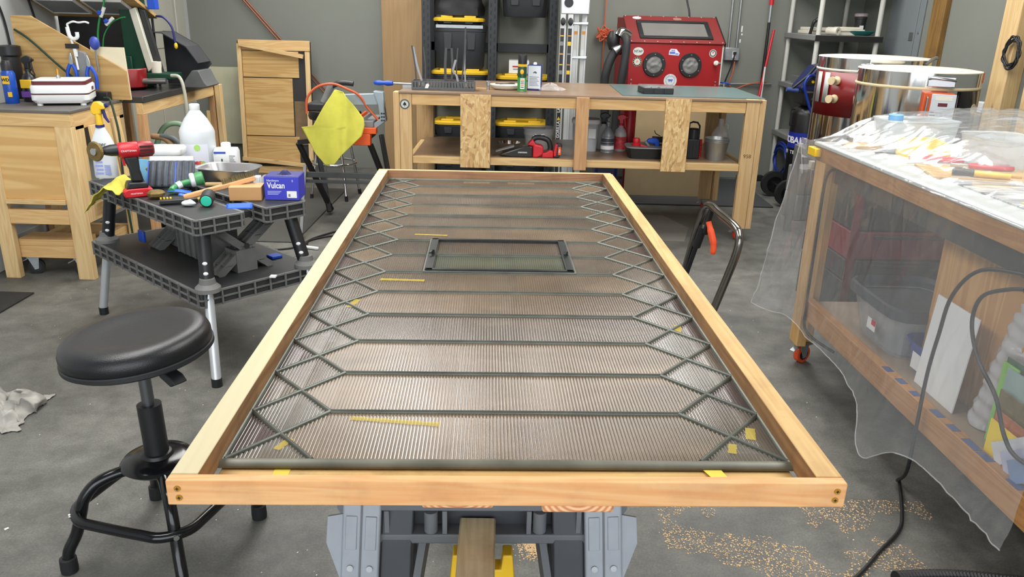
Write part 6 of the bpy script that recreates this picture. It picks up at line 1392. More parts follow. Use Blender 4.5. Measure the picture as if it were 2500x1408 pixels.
ribslab('jaw', -0.01, 0.20, -0.01, 0.78, 0.578, 0.64)
ribslab('jaw', 0.285, 0.48, -0.01, 0.95, 0.578, 0.64)
ribslab('jaw', -0.01, 0.20, 0.80, 0.96, 0.578, 0.64)
ribslab('jaw', 0.482, 0.60, 0.62, 0.95, 0.578, 0.64)
MB().box(0.2005, 0.2845, 0.10, 0.90, 0.585, 0.61).build('centre_bar', M_wk, wp)
ribslab('lower_shelf', -0.03, 0.50, -0.03, 0.98, 0.30, 0.362)
for i, (cx0, cy0, fx, fy) in enumerate(((0.045, 0.045, -0.03, -0.09), (0.43, 0.05, 0.50, -0.10), (0.045, 0.88, -0.02, 0.98), (0.43, 0.90, 0.49, 1.0))):
    top = Vector((cx0, cy0, 0.575)); foot = Vector((fx, fy, 0.0)); d = foot - top
    a = top + d*0.34
    lg = MB(); lg.cyl(top, top + d*0.36, 0.0265, n=24); lo = lg.build('leg_sleeve', M_black, wp, smooth=40)
    tb = MB(); tb.cyl(top + d*0.361, foot + Vector((0, 0, 0.03)), 0.0185, n=24); tb.build('leg_tube', M_alu, lo, smooth=40)
    ft = MB(); ft.cyl(foot + Vector((0, 0, 0.035)) - d*0.0, foot, 0.0205, n=20); ft.build('leg_foot', M_black, lo, smooth=40)
    side = Vector((-0.70, -0.72, 0))
    side = (Vector((0, 0, 0)) + Matrix.Rotation(-R(48.4), 3, 'Z') @ Vector((0.25, -0.97, 0))).normalized()
    dn = d.normalized(); side = (side - dn*side.dot(dn)).normalized()
    for t in (0.20, 0.265, 0.33):
        c = top + d*t + side*0.0255
        mm = MB(); mm.ball((0, 0, 0), 0.0095, 12, 1, 0.35, 0.75, Matrix.Translation(c) @ side.to_track_quat('Y', 'Z').to_matrix().to_4x4()); mm.build('spring_button', M_white, lo, smooth=50)
    MB().lathe([(0.05, 0.0), (0.048, 0.015), (0.032, 0.03), (0.028, 0.05)], 16, Matrix.Translation(tuple(top + d*0.375) ) ).build('leg_socket', M_wkg, wp, smooth=30)
def truss(y):
    t = MB()
    for (xa, za, xb, zb) in ((0.12, 0.363, 0.40, 0.577), (0.36, 0.363, 0.10, 0.577)):
        t.beam((xa, y, za), (xb, y, zb), 0.05, 0.012, (1, 0, 0))
    o = t.build('folding_truss', M_wkg, wp)
    for (xa, za, xb, zb) in ((0.12, 0.363, 0.40, 0.577), (0.36, 0.363, 0.10, 0.577)):
        for dy in (-0.04, 0.0, 0.04): MB().beam((xa, y + dy, za), (xb, y + dy, zb), 0.005, 0.03, (1, 0, 0)).build('truss_rib', M_wkg, o)
        for k in range(1, 6):
            p = Vector((xa, y, za)).lerp(Vector((xb, y, zb)), k/6); MB().cbox(p, (0.03, 0.085, 0.004)).build('truss_rib', M_wkg, o)
    MB().box(0.20, 0.29, y - 0.045, y + 0.045, 0.363, 0.455).build('truss_panel', M_wkg, o)
    for k in range(4): MB().cyl((0.25, y - 0.045 + 0.025*k, 0.47), (0.25, y - 0.03 + 0.025*k, 0.47), 0.012, n=10).build('hinge_knuckle', M_wk, o)
truss(0.14); truss(0.66)
bx_ = MB().box(0.17, 0.30, 0.25, 0.55, 0.363, 0.56).build('centre_housing', M_wkg, wp, bevel=0.006)
for k in range(6): MB().box(0.162, 0.1695, 0.27 + k*0.05, 0.276 + k*0.05, 0.37, 0.555).build('housing_rib', M_wkg, bx_)
for (x, y, z) in ((-0.031, 0.72, 0.40), (0.45, 0.16, 0.366)):
    pass
MB().box(0.10, 0.112, 0.72, 0.775, 0.38, 0.43).build('blue_clip', M_blue, wp, bevel=0.003)
MB().box(0.40, 0.45, 0.16, 0.21, 0.3625, 0.375).build('blue_clip', M_blue, wp, bevel=0.003)

# ---------------------------------------------------------------- things on the platform (z 0.64)
TZ = 0.6412
M_milk = glassy('milky_bottle_plastic', rgb(226, 232, 236), 0.3, 0.82)
sb1 = thing('trigger_bottle', 'translucent trigger bottle with yellow head on the work platform', 'spray bottle', (-1.853, 3.545, TZ), R(180))
MB().lathe([(0.046, 0), (0.05, 0.008), (0.048, 0.10), (0.051, 0.135), (0.047, 0.155), (0.034, 0.19), (0.022, 0.215), (0.020, 0.225)], 32, None, 1.0, 0.72, 2.6).build('bottle', M_milk, sb1, smooth=50)
MB().lathe([(0.019, 0.224), (0.019, 0.236)], 20).build('collar', M_navy, sb1, smooth=40)
m = MB(); m.cyl((0, 0, 0.236), (0, 0, 0.285), 0.014, n=18); m.build('neck', M_yellow, sb1, smooth=40)
m = MB(); m.prism([(-0.016, 0.283), (0.016, 0.278), (0.026, 0.288), (0.026, 0.312), (0.010, 0.336), (-0.012, 0.338), (-0.022, 0.328), (-0.036, 0.322), (-0.038, 0.305), (-0.018, 0.303)], -0.014, 0.014, 'y'); m.build('spray_head', M_yellow, sb1, bevel=0.005, seg=3)
m = MB(); m.prism([(-0.016, 0.305), (-0.028, 0.306), (-0.035, 0.27), (-0.046, 0.247), (-0.040, 0.245), (-0.024, 0.268)], -0.006, 0.006, 'y'); m.build('trigger', M_navy, sb1, bevel=0.002)
MB().cyl((-0.034, 0, 0.318), (-0.047, 0, 0.324), 0.009, n=12).build('nozzle', M_navy, sb1, smooth=40)
M_plav = plain('lavender_print', rgb(150, 160, 214), 0.5, var=0)
for i in range(5): MB().box(-0.036 + 0.03, -0.005 + 0.035 - 0.004*(i % 2), 0.0352, 0.0365, 0.02 + i*0.017, 0.029 + i*0.017).build('printed_panel', M_plav, sb1)
for i in range(6): MB().box(-0.038, -0.012, 0.0335, 0.0365, 0.018 + i*0.008, 0.0225 + i*0.008).build('printed_panel', M_plav, sb1)
text('Cleaner', 'handwriting', M_ink, sb1, (0.01, 0.0367, 0.155), (R(90), 0, R(180)), 0.026, shear=0.3)
# cordless drill with wire wheel
dr = thing('cordless_drill', 'red and black cordless drill fitted with a wire wheel', 'drill', (-1.555, 3.20, TZ), R(34))
m = MB(); m.prism([(-0.055, 0.0), (0.05, 0.0), (0.055, 0.03), (0.03, 0.036), (-0.04, 0.036), (-0.058, 0.028)], -0.036, 0.036, 'y'); m.build('battery', M_red, dr, bevel=0.005)
m = MB(); m.prism([(-0.045, 0.0365), (0.04, 0.0365), (0.035, 0.058), (-0.035, 0.062)], -0.034, 0.034, 'y'); m.build('battery_top', M_black, dr, bevel=0.005)
m = MB(); m.prism([(-0.02, 0.06), (0.028, 0.058), (0.018, 0.11), (0.018, 0.165), (-0.04, 0.165), (-0.022, 0.11)], -0.017, 0.017, 'y'); m.build('grip', M_black, dr, bevel=0.009, seg=3)
m = MB(); m.lathe([(0.026, 0), (0.031, 0.008), (0.032, 0.07), (0.030, 0.075)], 28, Matrix.Translation((-0.055, 0, 0.19)) @ Matrix.Rotation(R(90), 4, 'Y')); m.build('motor_housing', M_red, dr, smooth=45)
m = MB(); m.lathe([(0.031, 0), (0.033, 0.01), (0.031, 0.05), (0.022, 0.06), (0.001, 0.062)], 28, Matrix.Translation((0.02, 0, 0.19)) @ Matrix.Rotation(R(90), 4, 'Y')); m.build('motor_end', plain('red_black_endcap', rgb(150, 26, 34), 0.4), dr, smooth=45)
for z in (0.175, 0.19, 0.205): MB().cbox((0.048, -0.0325, z), (0.05, 0.004, 0.006)).build('cooling_slot', M_black, dr)
m = MB(); m.lathe([(0.014, 0), (0.018, 0.01), (0.023, 0.03), (0.024, 0.055)], 20, Matrix.Translation((-0.11, 0, 0.192)) @ Matrix.Rotation(R(90), 4, 'Y')); m.build('chuck', M_black, dr, smooth=40)
m = MB(); m.prism([(-0.045, 0.16), (-0.028, 0.165), (-0.034, 0.125), (-0.042, 0.13)], -0.009, 0.009, 'y'); m.build('trigger', M_red, dr, bevel=0.002)
text('CRAFTSMAN', 'name_print', M_whiteink, dr, (-0.018, -0.0322, 0.19), FX, 0.010); text('CRAFTSMAN', 'name_print', M_whiteink, dr, (-0.01, -0.0368, 0.016), FX, 0.008)
wb = MB(); Mw = Matrix.Translation((-0.135, 0, 0.192)) @ Matrix.Rotation(R(90), 4, 'Y') @ Matrix.Rotation(R(-38), 4, 'X')
wb.lathe([(0.012, -0.006), (0.036, -0.007), (0.040, 0.0), (0.036, 0.007), (0.012, 0.006)], 40, Mw); wbo = wb.build('wire_wheel', plain('brass_wire', rgb(134, 112, 66), 0.5, 0.6, var=0.3, vs=200, bump=0.8, bs=600), dr, smooth=30)
MB().lathe([(0.014, -0.012), (0.015, -0.006), (0.015, 0.008), (0.008, 0.02), (0.006, 0.04)], 18, Mw).build('wheel_nut', M_steel, dr, smooth=40)
# yellow cleaning glove/cloth
def cloth(name, label, cat, fn, nu, nv, mat, th=0.002, loc=(0, 0, 0), sm=70):
    m = MB(); m.sheet(fn, nu, nv); o = m.build(name, mat, None, smooth=sm, solid=th, loc=loc, fix=False); return tag(o, label, cat)
M_ycl = plain('grubby_yellow_cloth', rgb(216, 206, 84), 0.9, var=0.25, vs=26, bump=0.3, bs=300)
def ycl(u, v):
    # drapes from the platform top over its edge
    x = -1.575 - 0.155*u - 0.03*v; y = 3.20 + 0.05*u - 0.085*v + 0.06*(1-v)
    z = TZ + 0.022 + 0.05*math.sin(PI*(1-u))*(1-v*0.5) - 0.085*max(0, u*1.2 - 0.45)**1.0*(0.4 + v) + 0.012*noise.noise(Vector((u*5, v*5, 0)))
    return (x + 0.01*noise.noise(Vector((u*4, v*4, 7))), y - 0.035*max(0, u - 0.4), max(z, TZ - 0.09))
cloth('cleaning_cloth', 'grubby yellow cleaning cloth draped beside the drill base', 'cloth', ycl, 26, 18, M_ycl)
# white tub
tb = thing('ice_cream_tub', 'white plastic tub with lid behind the drill', 'tub', (-1.575, 3.56, TZ), 0.1)
MB().lathe([(0.055, 0), (0.066, 0.11), (0.066, 0.115)], 32, None, 1.1, 0.8, 5).build('tub', M_white, tb, smooth=40)
MB().lathe([(0.070, 0.112), (0.072, 0.116), (0.072, 0.138), (0.066, 0.146), (0.001, 0.15)], 32, None, 1.1, 0.8, 5).build('lid', M_white, tb, smooth=40)
o = MB().box(-0.055, 0.055, -0.004, 0.004, 0, 0.11).build('wipes_packet', plain('blue_yellow_packet', rgb(110, 170, 206), 0.35, var=0.3, vs=9), None, bevel=0.003, loc=(-1.595, 3.40, TZ), rot=(R(-12), R(5), R(8))); tag(o, 'small pale blue packet leaning behind the glove pack', 'packet')
m = MB(); m.sheet(lambda u, v: (-1.60 + 0.12*u, 3.385 + 0.03*v - 0.01*math.sin(u*6), TZ + 0.075 + 0.03*math.sin(PI*u)*(1-v) - 0.03*v), 14, 6); tag(m.build('yellow_cloth', M_ycl, None, smooth=60, solid=0.002), 'small yellow cloth lying over the pale blue packet', 'cloth')
# pack of dark gloves
gp = thing('glove_pack', 'clear pack of dark blue black work gloves on the platform', 'glove pack', (-1.475, 3.33, TZ), R(10), None, rot=(R(-38), 0, R(10)))
m = MB(); m.sheet(lambda u, v: (-0.095 + 0.19*u, -0.012 - 0.008*math.sin(PI*u)*math.sin(PI*v) + 0.002*math.sin(u*46), 0.004 + 0.125*v), 60, 12); m.build('pack_front', plain('slate_knit_glove', rgb(66, 74, 86), 0.5, var=0.25, vs=50), gp, smooth=40, solid=0.012, fix=False)
for k, x in enumerate((-0.09, -0.06, -0.03, 0.0, 0.022, 0.055, 0.085)): MB().box(x - 0.0025, x + 0.0025, -0.0275, -0.025, 0.01, 0.118).build('glove_seam', M_blue if k in (0, 4) else M_black, gp)
MB().box(-0.09, 0.09, -0.022, -0.002, 0.125, 0.15).build('clear_header', glassy('crinkled_film', (0.9, 0.9, 0.9, 1), 0.1, 0.45), gp, bevel=0.004)
# gallon jug
jg = thing('gallon_jug', 'translucent gallon jug with round green label mark', 'jug', (-1.497, 3.73, TZ))
MB().lathe([(0.072, 0), (0.079, 0.01), (0.079, 0.165), (0.0795, 0.19), (0.074, 0.205), (0.05, 0.25), (0.024, 0.285), (0.021, 0.29), (0.021, 0.297)], 40).build('bottle', M_milk, jg, smooth=50)
MB().lathe([(0.0215, 0.289), (0.0235, 0.292), (0.0235, 0.312), (0.019, 0.316), (0.001, 0.317)], 24).build('cap', M_white, jg, smooth=40)
lbm = MB()
for i in range(15):
    a = R(-128 + 90*i/14); lbm.v += [(0.0803*math.cos(a), 0.0803*math.sin(a), 0.03), (0.0803*math.cos(a), 0.0803*math.sin(a), 0.14)]
    if i: lbm.f.append((2*i-2, 2*i, 2*i+1, 2*i-1))
jl = lbm.build('label', plain('pale_lilac_label', rgb(226, 228, 240), 0.5, var=0.02), jg, smooth=60)
def onjug(dx, z, r, mat, name, sz=1.0):
    n = 20; mm = MB(); mm.v = [(0,0,0)]; mm.v = []
    for i in range(n):
        x = dx + r*math.cos(2*PI*i/n); a = -PI/2 + (x + 0.012)/0.081; mm.v.append((0.0815*math.cos(a), 0.0815*math.sin(a), z + sz*r*math.sin(2*PI*i/n)))
    mm.f = [tuple(range(n))]; mm.build(name, mat, jl, fix=False)
onjug(0.012, 0.125, 0.014, plain('lime_print', rgb(170, 220, 110), 0.5, var=0), 'label_mark')
for (dx, r, c, nm) in ((-0.006, 0.009, (150, 40, 90), 'plum_print'), (0.006, 0.010, (214, 60, 60), 'red_print'), (0.02, 0.011, (230, 110, 90), 'coral_print'), (0.032, 0.010, (170, 210, 110), 'pale_lime_print')): onjug(dx, 0.055, r, plain(nm, rgb(*c), 0.5, var=0), 'label_mark', 0.8)
# square bottle
sq = thing('square_bottle', 'square white bottle with blue and red label bands', 'bottle', (-1.365, 3.725, TZ), 0.15)
MB().lathe([(0.052, 0), (0.056, 0.004), (0.056, 0.10), (0.05, 0.115), (0.024, 0.118)], 36, None, 1.0, 0.75, 7).build('bottle', M_white, sq, smooth=40)
MB().lathe([(0.021, 0.117), (0.022, 0.122), (0.022, 0.138), (0.018, 0.142), (0.001, 0.143)], 24).build('cap', M_white, sq, smooth=40)
MB().box(-0.05, 0.004, -0.0432, -0.0424, 0.096, 0.105).build('blue_band', plain('label_blue', rgb(50, 80, 180), 0.5, var=0), sq); MB().box(-0.046, 0.012, -0.0432, -0.0424, 0.012, 0.03).build('red_band', plain('label_red', rgb(206, 60, 60), 0.5, var=0), sq)
MB().box(-0.018, -0.012, -0.0432, -0.0424, 0.06, 0.072).build('flame_mark', M_green, sq)
for i in range(7): MB().box(0.018, 0.045 - 0.004*(i % 3), -0.0432, -0.0424, 0.03 + i*0.009, 0.033 + i*0.009).build('label_line', M_grey, sq)
# steel pan
pn = thing('steel_pan', 'oval edged stainless steel pan on the work platform', 'pan', (-1.285, 3.52, TZ), R(-8))
MB().lathe([(0.095, 0), (0.108, 0.01), (0.128, 0.062), (0.138, 0.066), (0.137, 0.069), (0.126, 0.066), (0.104, 0.012), (0.001, 0.009)], 44, None, 1.0, 0.72, 3.6).build('pan', plain('bright_steel', rgb(200, 200, 200), 0.28, 0.9, var=0.03), pn, smooth=50)
# cardboard box, glove box
cb2 = thing('cardboard_box', 'small plain brown cardboard box beside the blue glove box', 'box', (-1.105, 3.20, TZ), R(8))
MB().box(-0.062, 0.066, -0.045, 0.045, 0, 0.055).build('carton', plain('kraft_cardboard', rgb(196, 150, 100), 0.75, var=0.04), cb2, bevel=0.002)
m = MB(); m.add([(-0.062, -0.045, 0.0552), (0.066, -0.045, 0.0552), (0.066, 0.045, 0.0552), (-0.062, 0.045, 0.0552)], [(0, 1, 2, 3)]); m.build('lid_flap', plain('kraft_cardboard_pale', rgb(206, 164, 116), 0.75, var=0.04), cb2, solid=0.001)
vb_ = thing('glove_box', 'blue glove box marked Vulcan at the platform corner', 'box', (-0.958, 3.245, TZ), R(3))
M_vbl = plain('violet_blue_card', rgb(58, 62, 190), 0.45, var=0.02); M_vdk = plain('dark_violet_card', rgb(44, 44, 120), 0.4, var=0.1)
MB().box(-0.07, 0.07, -0.06, 0.06, 0, 0.096).build('carton', M_vbl, vb_, bevel=0.0015)
MB().box(-0.068, 0.068, -0.058, 0.058, 0.0962, 0.0972).build('top_print', M_vdk, vb_)
m = MB(); m.prism([(0.03*math.cos(2*PI*i/20) + 0.0, 0.012*math.sin(2*PI*i/20) - 0.002) for i in range(20)], 0.0973, 0.0979, 'z'); m.build('opening', M_ink, vb_)
m = MB(); m.sheet(lambda u, v: (-0.02 + 0.05*u, 0.004 - 0.014*v, 0.098 + 0.018*math.sin(PI*u)*math.sin(PI*v)), 8, 6); m.build('glove_tip', M_navy, vb_, smooth=60)
text('Vulcan', 'brand_print', M_whiteink, vb_, (-0.022, -0.0602, 0.060), FX, 0.034, bold=0.0007, sx=0.78)
text('Hardware', 'brand_print', M_whiteink, vb_, (-0.034, -0.0602, 0.081), FX, 0.012)
for i in range(3): MB().box(-0.058, -0.002 - 0.006*i, -0.0606, -0.0602, 0.035 - i*0.006, 0.038 - i*0.006).build('small_print', plain('pale_violet_print', rgb(170, 172, 230), 0.5, var=0), vb_)
MB().box(0.02, 0.06, -0.0606, -0.0602, 0.010, 0.038).build('white_label', M_whiteink, vb_); MB().box(0.026, 0.034, -0.061, -0.0606, 0.015, 0.026).build('label_mark', M_grey, vb_)
text('S', 'size_print', M_whiteink, vb_, (0.045, -0.0602, 0.08), FX, 0.012); text('Vulcan', 'brand_print', plain('dull_violet_print', rgb(120, 120, 170), 0.5, var=0), vb_, (0.02, -0.035, 0.0976), (0, 0, 0), 0.026, sx=0.8)
# goggles behind
gg = thing('safety_goggles', 'clear safety goggles lying behind the cardboard box', 'goggles', (-1.055, 3.37, TZ))
m = MB(); m.lathe([(0.05, 0), (0.052, 0.02), (0.045, 0.05), (0.03, 0.065), (0.001, 0.07)], 24, None, 1.0, 0.7); m.build('lens', glassy('clear_polycarbonate', (0.85, 0.87, 0.88, 1), 0.06, 0.3), gg, smooth=50)
MB().box(-0.07, -0.045, -0.02, 0.02, 0.01, 0.06).build('paper_flap', M_white, gg, bevel=0.003); MB().cyl((-0.03, -0.038, 0.03), (-0.03, -0.045, 0.03), 0.010, n=12).build('vent_button', M_chrome, gg, smooth=40)
# wire brush with wooden handle
br = thing('wire_brush', 'wooden handled brass wire brush lying across the platform', 'brush', (-1.335, 3.13, TZ + 0.002), R(24), None, rot=(0, R(-13), R(24)))
m = MB(); m.prism([(0.0, -0.014), (0.14, -0.012), (0.16, -0.015), (0.29, -0.013), (0.29, 0.013), (0.16, 0.015), (0.14, 0.012), (0.0, 0.014)], 0.002, 0.022, 'z'); m.build('handle', wood('brush_handle_beech', rgb(220, 172, 130), rgb(200, 146, 104), 'x', knots=False), br, bevel=0.004)
bm_ = MB(); rb = random.Random(5)
for i in range(26):
    for j in range(4):
        x = 0.16 + i*0.005; y = -0.010 + j*0.0065
        bm_.add([(x - 0.002, y, 0.0222), (x + 0.002, y, 0.0222), (x + 0.002, y + 0.003, 0.0222), (x - 0.002, y + 0.003, 0.0222), (x + rb.uniform(-0.004, 0.004), y + rb.uniform(-0.004, 0.006), 0.046 + rb.uniform(-0.003, 0.003))], [(0, 1, 4), (1, 2, 4), (2, 3, 4), (3, 0, 4)])
b_o = bm_.build('bristles', plain('dark_brass_bristle', rgb(112, 100, 62), 0.5, 0.5, var=0.2), br); b_o['kind'] = 'stuff'
br2 = MB(); br2.prism([(0, -0.01), (0.15, -0.01), (0.15, 0.01), (0, 0.01)], 0.0, 0.014, 'z'); o = br2.build('wooden_stick', M_pine, None, bevel=0.003, loc=(-1.36, 3.42, TZ), rot=(0, 0, R(10))); tag(o, 'plain wooden stick lying in front of the steel pan', 'stick')
# torch / tape measure with teal face
tq = thing('pocket_torch', 'black round torch with teal face at the platform front', 'torch', (-1.208, 3.03, TZ), R(12))
Mt = Matrix.Translation((0, 0, 0.0265)) @ Matrix.Rotation(R(98), 4, 'X') @ Matrix.Rotation(0, 4, 'Z')
MB().lathe([(0.022, -0.075), (0.026, -0.06), (0.026, -0.01), (0.0255, 0.002), (0.022, 0.004)], 28, Mt).build('barrel', M_blackmatt, tq, smooth=40)
MB().lathe([(0.021, 0.003), (0.02, 0.0075), (0.001, 0.0085)], 28, Mt).build('teal_face', plain('teal_lens', rgb(60, 214, 180), 0.35, var=0.03), tq, smooth=40)
# scraps: blue tape strips, yellow brush, brass cup brush, green valve, foil
for i, (x, y, a, l_, w_, lab) in enumerate(((-1.085, 3.045, 14, 0.098, 0.028, 'bright blue tape strip stuck on the platform front edge'), (-1.40, 3.24, 10, 0.09, 0.03, 'bright blue tape strip lying below the glove pack'), (-1.345, 3.175, 8, 0.06, 0.022, 'blue tape scrap beside the yellow brush'))):
    m = MB(); m.sheet(lambda u, v: (-l_/2 + l_*u, -w_/2 + w_*v, 0.006*math.sin(u*3 + i)*(1 if i else 0.2) + 0.001), 10, 3); o = m.build('tape_strip', plain('bright_blue_tape', rgb(24, 92, 214), 0.5, var=0.02), None, solid=0.0008, smooth=60, loc=(x, y, TZ + (0.012 if i else 0.004)), rot=(R(40) if i == 0 else R(12), 0, R(a))); tag(o, lab, 'tape', 'blue tape strips')
yb_ = thing('yellow_brush', 'small yellow handled scrubbing brush on the platform', 'brush', (-1.39, 3.07, TZ + 0.001), R(26))
m = MB(); m.prism([(-0.02, -0.012), (0.03, -0.010), (0.05, -0.006), (0.15, -0.006), (0.15, 0.006), (0.05, 0.006), (0.03, 0.010), (-0.02, 0.012)], 0.004, 0.014, 'z'); m.build('handle', M_yellow, yb_, bevel=0.003)
for k in range(4): MB().box(-0.016 + k*0.012, -0.010 + k*0.012, -0.009, 0.009, 0.0142, 0.024).build('bristle_tuft', M_yellow, yb_)
m = MB(); m.lathe([(0.016, 0), (0.032, 0.012), (0.034, 0.024), (0.026, 0.032), (0.012, 0.034)], 24, None); m.v = [(x*(1 + 0.2*noise.noise(Vector((x*90, y*90, z*90)))), y*(1 + 0.2*noise.noise(Vector((x*90, y*90, z*90 + 5)))), z) for x, y, z in m.v]
o = m.build('cup_brush', plain('brass_wire', rgb(134, 112, 66), 0.5), None, smooth=30, loc=(-1.462, 3.16, TZ)); tag(o, 'round brass wire cup brush in front of the drill battery', 'brush')
o = MB().beam((-1.40, 3.045, TZ + 0.012), (-1.27, 3.10, TZ + 0.012), 0.02, 0.018).build('black_scraper', M_black, bevel=0.004); tag(o, 'black scraper handle beside the yellow brush', 'scraper')
gv_ = thing('green_glue_cap', 'green and white nozzle fitting lying on the platform', 'nozzle', (-1.385, 3.30, TZ + 0.022), R(25))
m = MB(); m.lathe([(0.026, 0), (0.028, 0.012), (0.028, 0.03), (0.022, 0.034)], 20, Matrix.Translation((0.03, 0, 0.028)) @ Matrix.Rotation(R(80), 4, 'Y')); m.build('green_cap', plain('leaf_green_plastic', rgb(70, 150, 90), 0.4), gv_, smooth=40)
m = MB(); m.lathe([(0.022, 0), (0.03, 0.004), (0.03, 0.018), (0.024, 0.022)], 20, Matrix.Translation((0.008, 0, 0.024)) @ Matrix.Rotation(R(80), 4, 'Y')); m.build('white_ring', M_white, gv_, smooth=40)
m = MB(); m.tube(smoothpath([(0.01, 0, 0.02), (-0.03, -0.005, 0.012), (-0.06, -0.02, 0.0), (-0.07, -0.05, -0.005)], 4), 0.013, 12); m.build('green_neck', plain('leaf_green_plastic', rgb(70, 150, 90), 0.4), gv_, smooth=40); MB().cyl((-0.028, -0.005, 0.013), (-0.046, -0.012, 0.006), 0.0155, n=14).build('white_ring', M_white, gv_, smooth=40)
m = MB(); m.ball((0, 0, 0.012), 0.018, 10, 1.6, 0.9, 0.65); m.v = [(x*(1 + 0.3*noise.noise(Vector((x*70, y*70, z*70)))), y, max(0, z*(1 + 0.3*noise.noise(Vector((x*60, y*60, 3)))))) for x, y, z in m.v]
o = m.build('paper_scrap', M_white, None, smooth=20, loc=(-1.285, 3.045, TZ)); tag(o, 'crumpled white scrap beside the torch on the platform', 'scrap')
o = MB().box(-0.012, 0.012, -0.012, 0.012, 0, 0.006).build('paper_chip', M_white, None, loc=(-0.965, 3.02, 0.3625)); tag(o, 'small white chip on the lower shelf of the platform', 'scrap')
# ================================================================== table saw on a folding stand, hanging cloth, chrome stool
M_sawg = plain('pale_blue_grey_casting', rgb(150, 164, 172), 0.45, var=0.06)
ts = thing('table_saw', 'grey and orange portable table saw on a black folding stand', 'table saw', (-1.15, 5.25, 0))
m = MB(); m.prism([(-0.05, 0.86), (0.25, 0.875), (0.25, 0.80), (-0.02, 0.79)], -0.02, 0.02, 'y'); m.build('fence', M_sawg, ts, bevel=0.006)
m = MB(); m.prism([(0.22, 0.89), (0.285, 0.885), (0.29, 0.78), (0.30, 0.70), (0.22, 0.64), (0.20, 0.67), (0.262, 0.715), (0.25, 0.80)], -0.03, 0.04, 'y'); m.build('side_arm', M_sawg, ts, bevel=0.006)
for k in range(3):
    for j in range(2): MB().box(0.268 + j*0.014, 0.278 + j*0.014, -0.0315, -0.0302, 0.70 + k*0.022, 0.71 + k*0.022).build('vent_slot', M_ink, ts)
MB().box(-0.10, 0.22, -0.05, 0.30, 0.66, 0.70).build('saw_deck', M_grey, ts, bevel=0.004)
MB().box(-0.08, 0.18, 0.0, 0.28, 0.56, 0.6595).build('motor_body', M_blackmatt, ts, bevel=0.01)
for (x0, x1, z0, z1) in ((-0.12, 0.24, 0.62, 0.66), (-0.16, 0.20, 0.545, 0.6195)): MB().box(x0, x1, -0.07, -0.01, z0, z1).build('orange_rail', M_orange, ts, bevel=0.004)
MB().box(-0.22, -0.10, -0.02, 0.2, 0.75, 0.80).build('guard', M_blackmatt, ts, bevel=0.01)
m = MB(); m.tube(smoothpath([(-0.07, 0.05, 0.90), (-0.02, 0.05, 0.925), (0.03, 0.05, 0.93), (0.08, 0.05, 0.925)], 4), 0.018, 10); m.build('push_handle', M_black, ts, smooth=50)
MB().cyl((-0.12, 0.05, 0.80), (-0.06, 0.05, 0.92), 0.022, n=14).build('arm_joint', M_grey, ts, smooth=40)
for i in range(4): MB().beam((0.02 + i*0.04, -0.02, 0.70), (0.08 + i*0.04, 0.05, 0.745), 0.018, 0.02).build('blade_guard', (M_steel, M_black, M_orange, M_grey)[i], ts)
cable('extension_cord', 'orange cord arching over the yellow cloth on the saw', [(-1.36, 5.2, 0.74), (-1.35, 5.2, 0.84), (-1.28, 5.2, 0.91), (-1.18, 5.2, 0.93), (-1.09, 5.2, 0.90), (-1.02, 5.22, 0.86), (-0.97, 5.24, 0.78), (-0.90, 5.24, 0.70)], 0.008, M_cordo)
for s, y in ((0, -0.02), (1, 0.42)):
    MB().beam((-0.285, y, 0.545), (-0.16, y + 0.30 - 0.5*s, 0.02), 0.03, 0.03).build('stand_leg', M_blackmatt, ts, bevel=0.003)
    MB().beam((0.19, y, 0.545), (0.31, y + 0.30 - 0.5*s, 0.02), 0.03, 0.03).build('stand_leg', M_blackmatt, ts, bevel=0.003)
MB().beam((-0.24, -0.06, 0.40), (-0.185, -0.47, 0.012), 0.022, 0.022).build('stand_leg', plain('worn_grey_steel', rgb(96, 98, 98), 0.5, 0.2), ts, bevel=0.002)
MB().cyl((-0.188, -0.455, 0.0), (-0.186, -0.465, 0.05), 0.014, n=10).build('stand_foot', M_rubber, ts)
MB().beam((-0.27, -0.07, 0.345), (0.30, -0.07, 0.345), 0.02, 0.035).build('stand_rail', plain('dark_grey_steel', rgb(84, 86, 88), 0.5, 0.3), ts, bevel=0.002)
MB().beam((-0.27, -0.07, 0.30), (0.30, -0.07, 0.30), 0.016, 0.02).build('stand_rail', plain('dark_grey_steel', rgb(84, 86, 88), 0.5, 0.3), ts, bevel=0.002)
MB().beam((-0.285, -0.02, 0.548), (-0.10, -0.02, 0.575), 0.03, 0.03).build('stand_bracket', M_black, ts)
PY = [(-1.147, 0.905), (-1.10, 0.90), (-0.975, 0.725), (-0.972, 0.685), (-0.992, 0.617), (-1.118, 0.496), (-1.175, 0.43), (-1.228, 0.422), (-1.30, 0.50), (-1.382, 0.672), (-1.30, 0.675), (-1.22, 0.80)]
def inpoly_span(z):
    h = []
    for i in range(len(PY)):
        a = PY[i]; b = PY[(i+1) % len(PY)]
        if (a[1] - z)*(b[1] - z) <= 0 and abs(a[1]-b[1]) > 1e-9: h.append(a[0] + (b[0]-a[0])*(z - a[1])/(b[1]-a[1]))
    return (min(h), max(h)) if h else (-1.2, -1.2)
M_ybr = plain('bright_yellow_microfibre', rgb(226, 222, 92), 0.95, var=0.14, vs=9, bump=0.4, bs=260)
def hang(u, v):
    z = 0.4225 + (0.9045 - 0.4225)*v; x0, x1 = inpoly_span(z); x = x0 + (x1-x0)*u
    return (x, 5.10 - 0.02*math.sin((x + 1.15)*16 + z*3) - 0.03*math.exp(-((x + 1.10 - 0.03*v)/0.03)**2), z)
cloth('microfibre_cloth', 'bright yellow microfibre cloth hanging from the table saw', 'cloth', hang, 36, 40, M_ybr, 0.003)
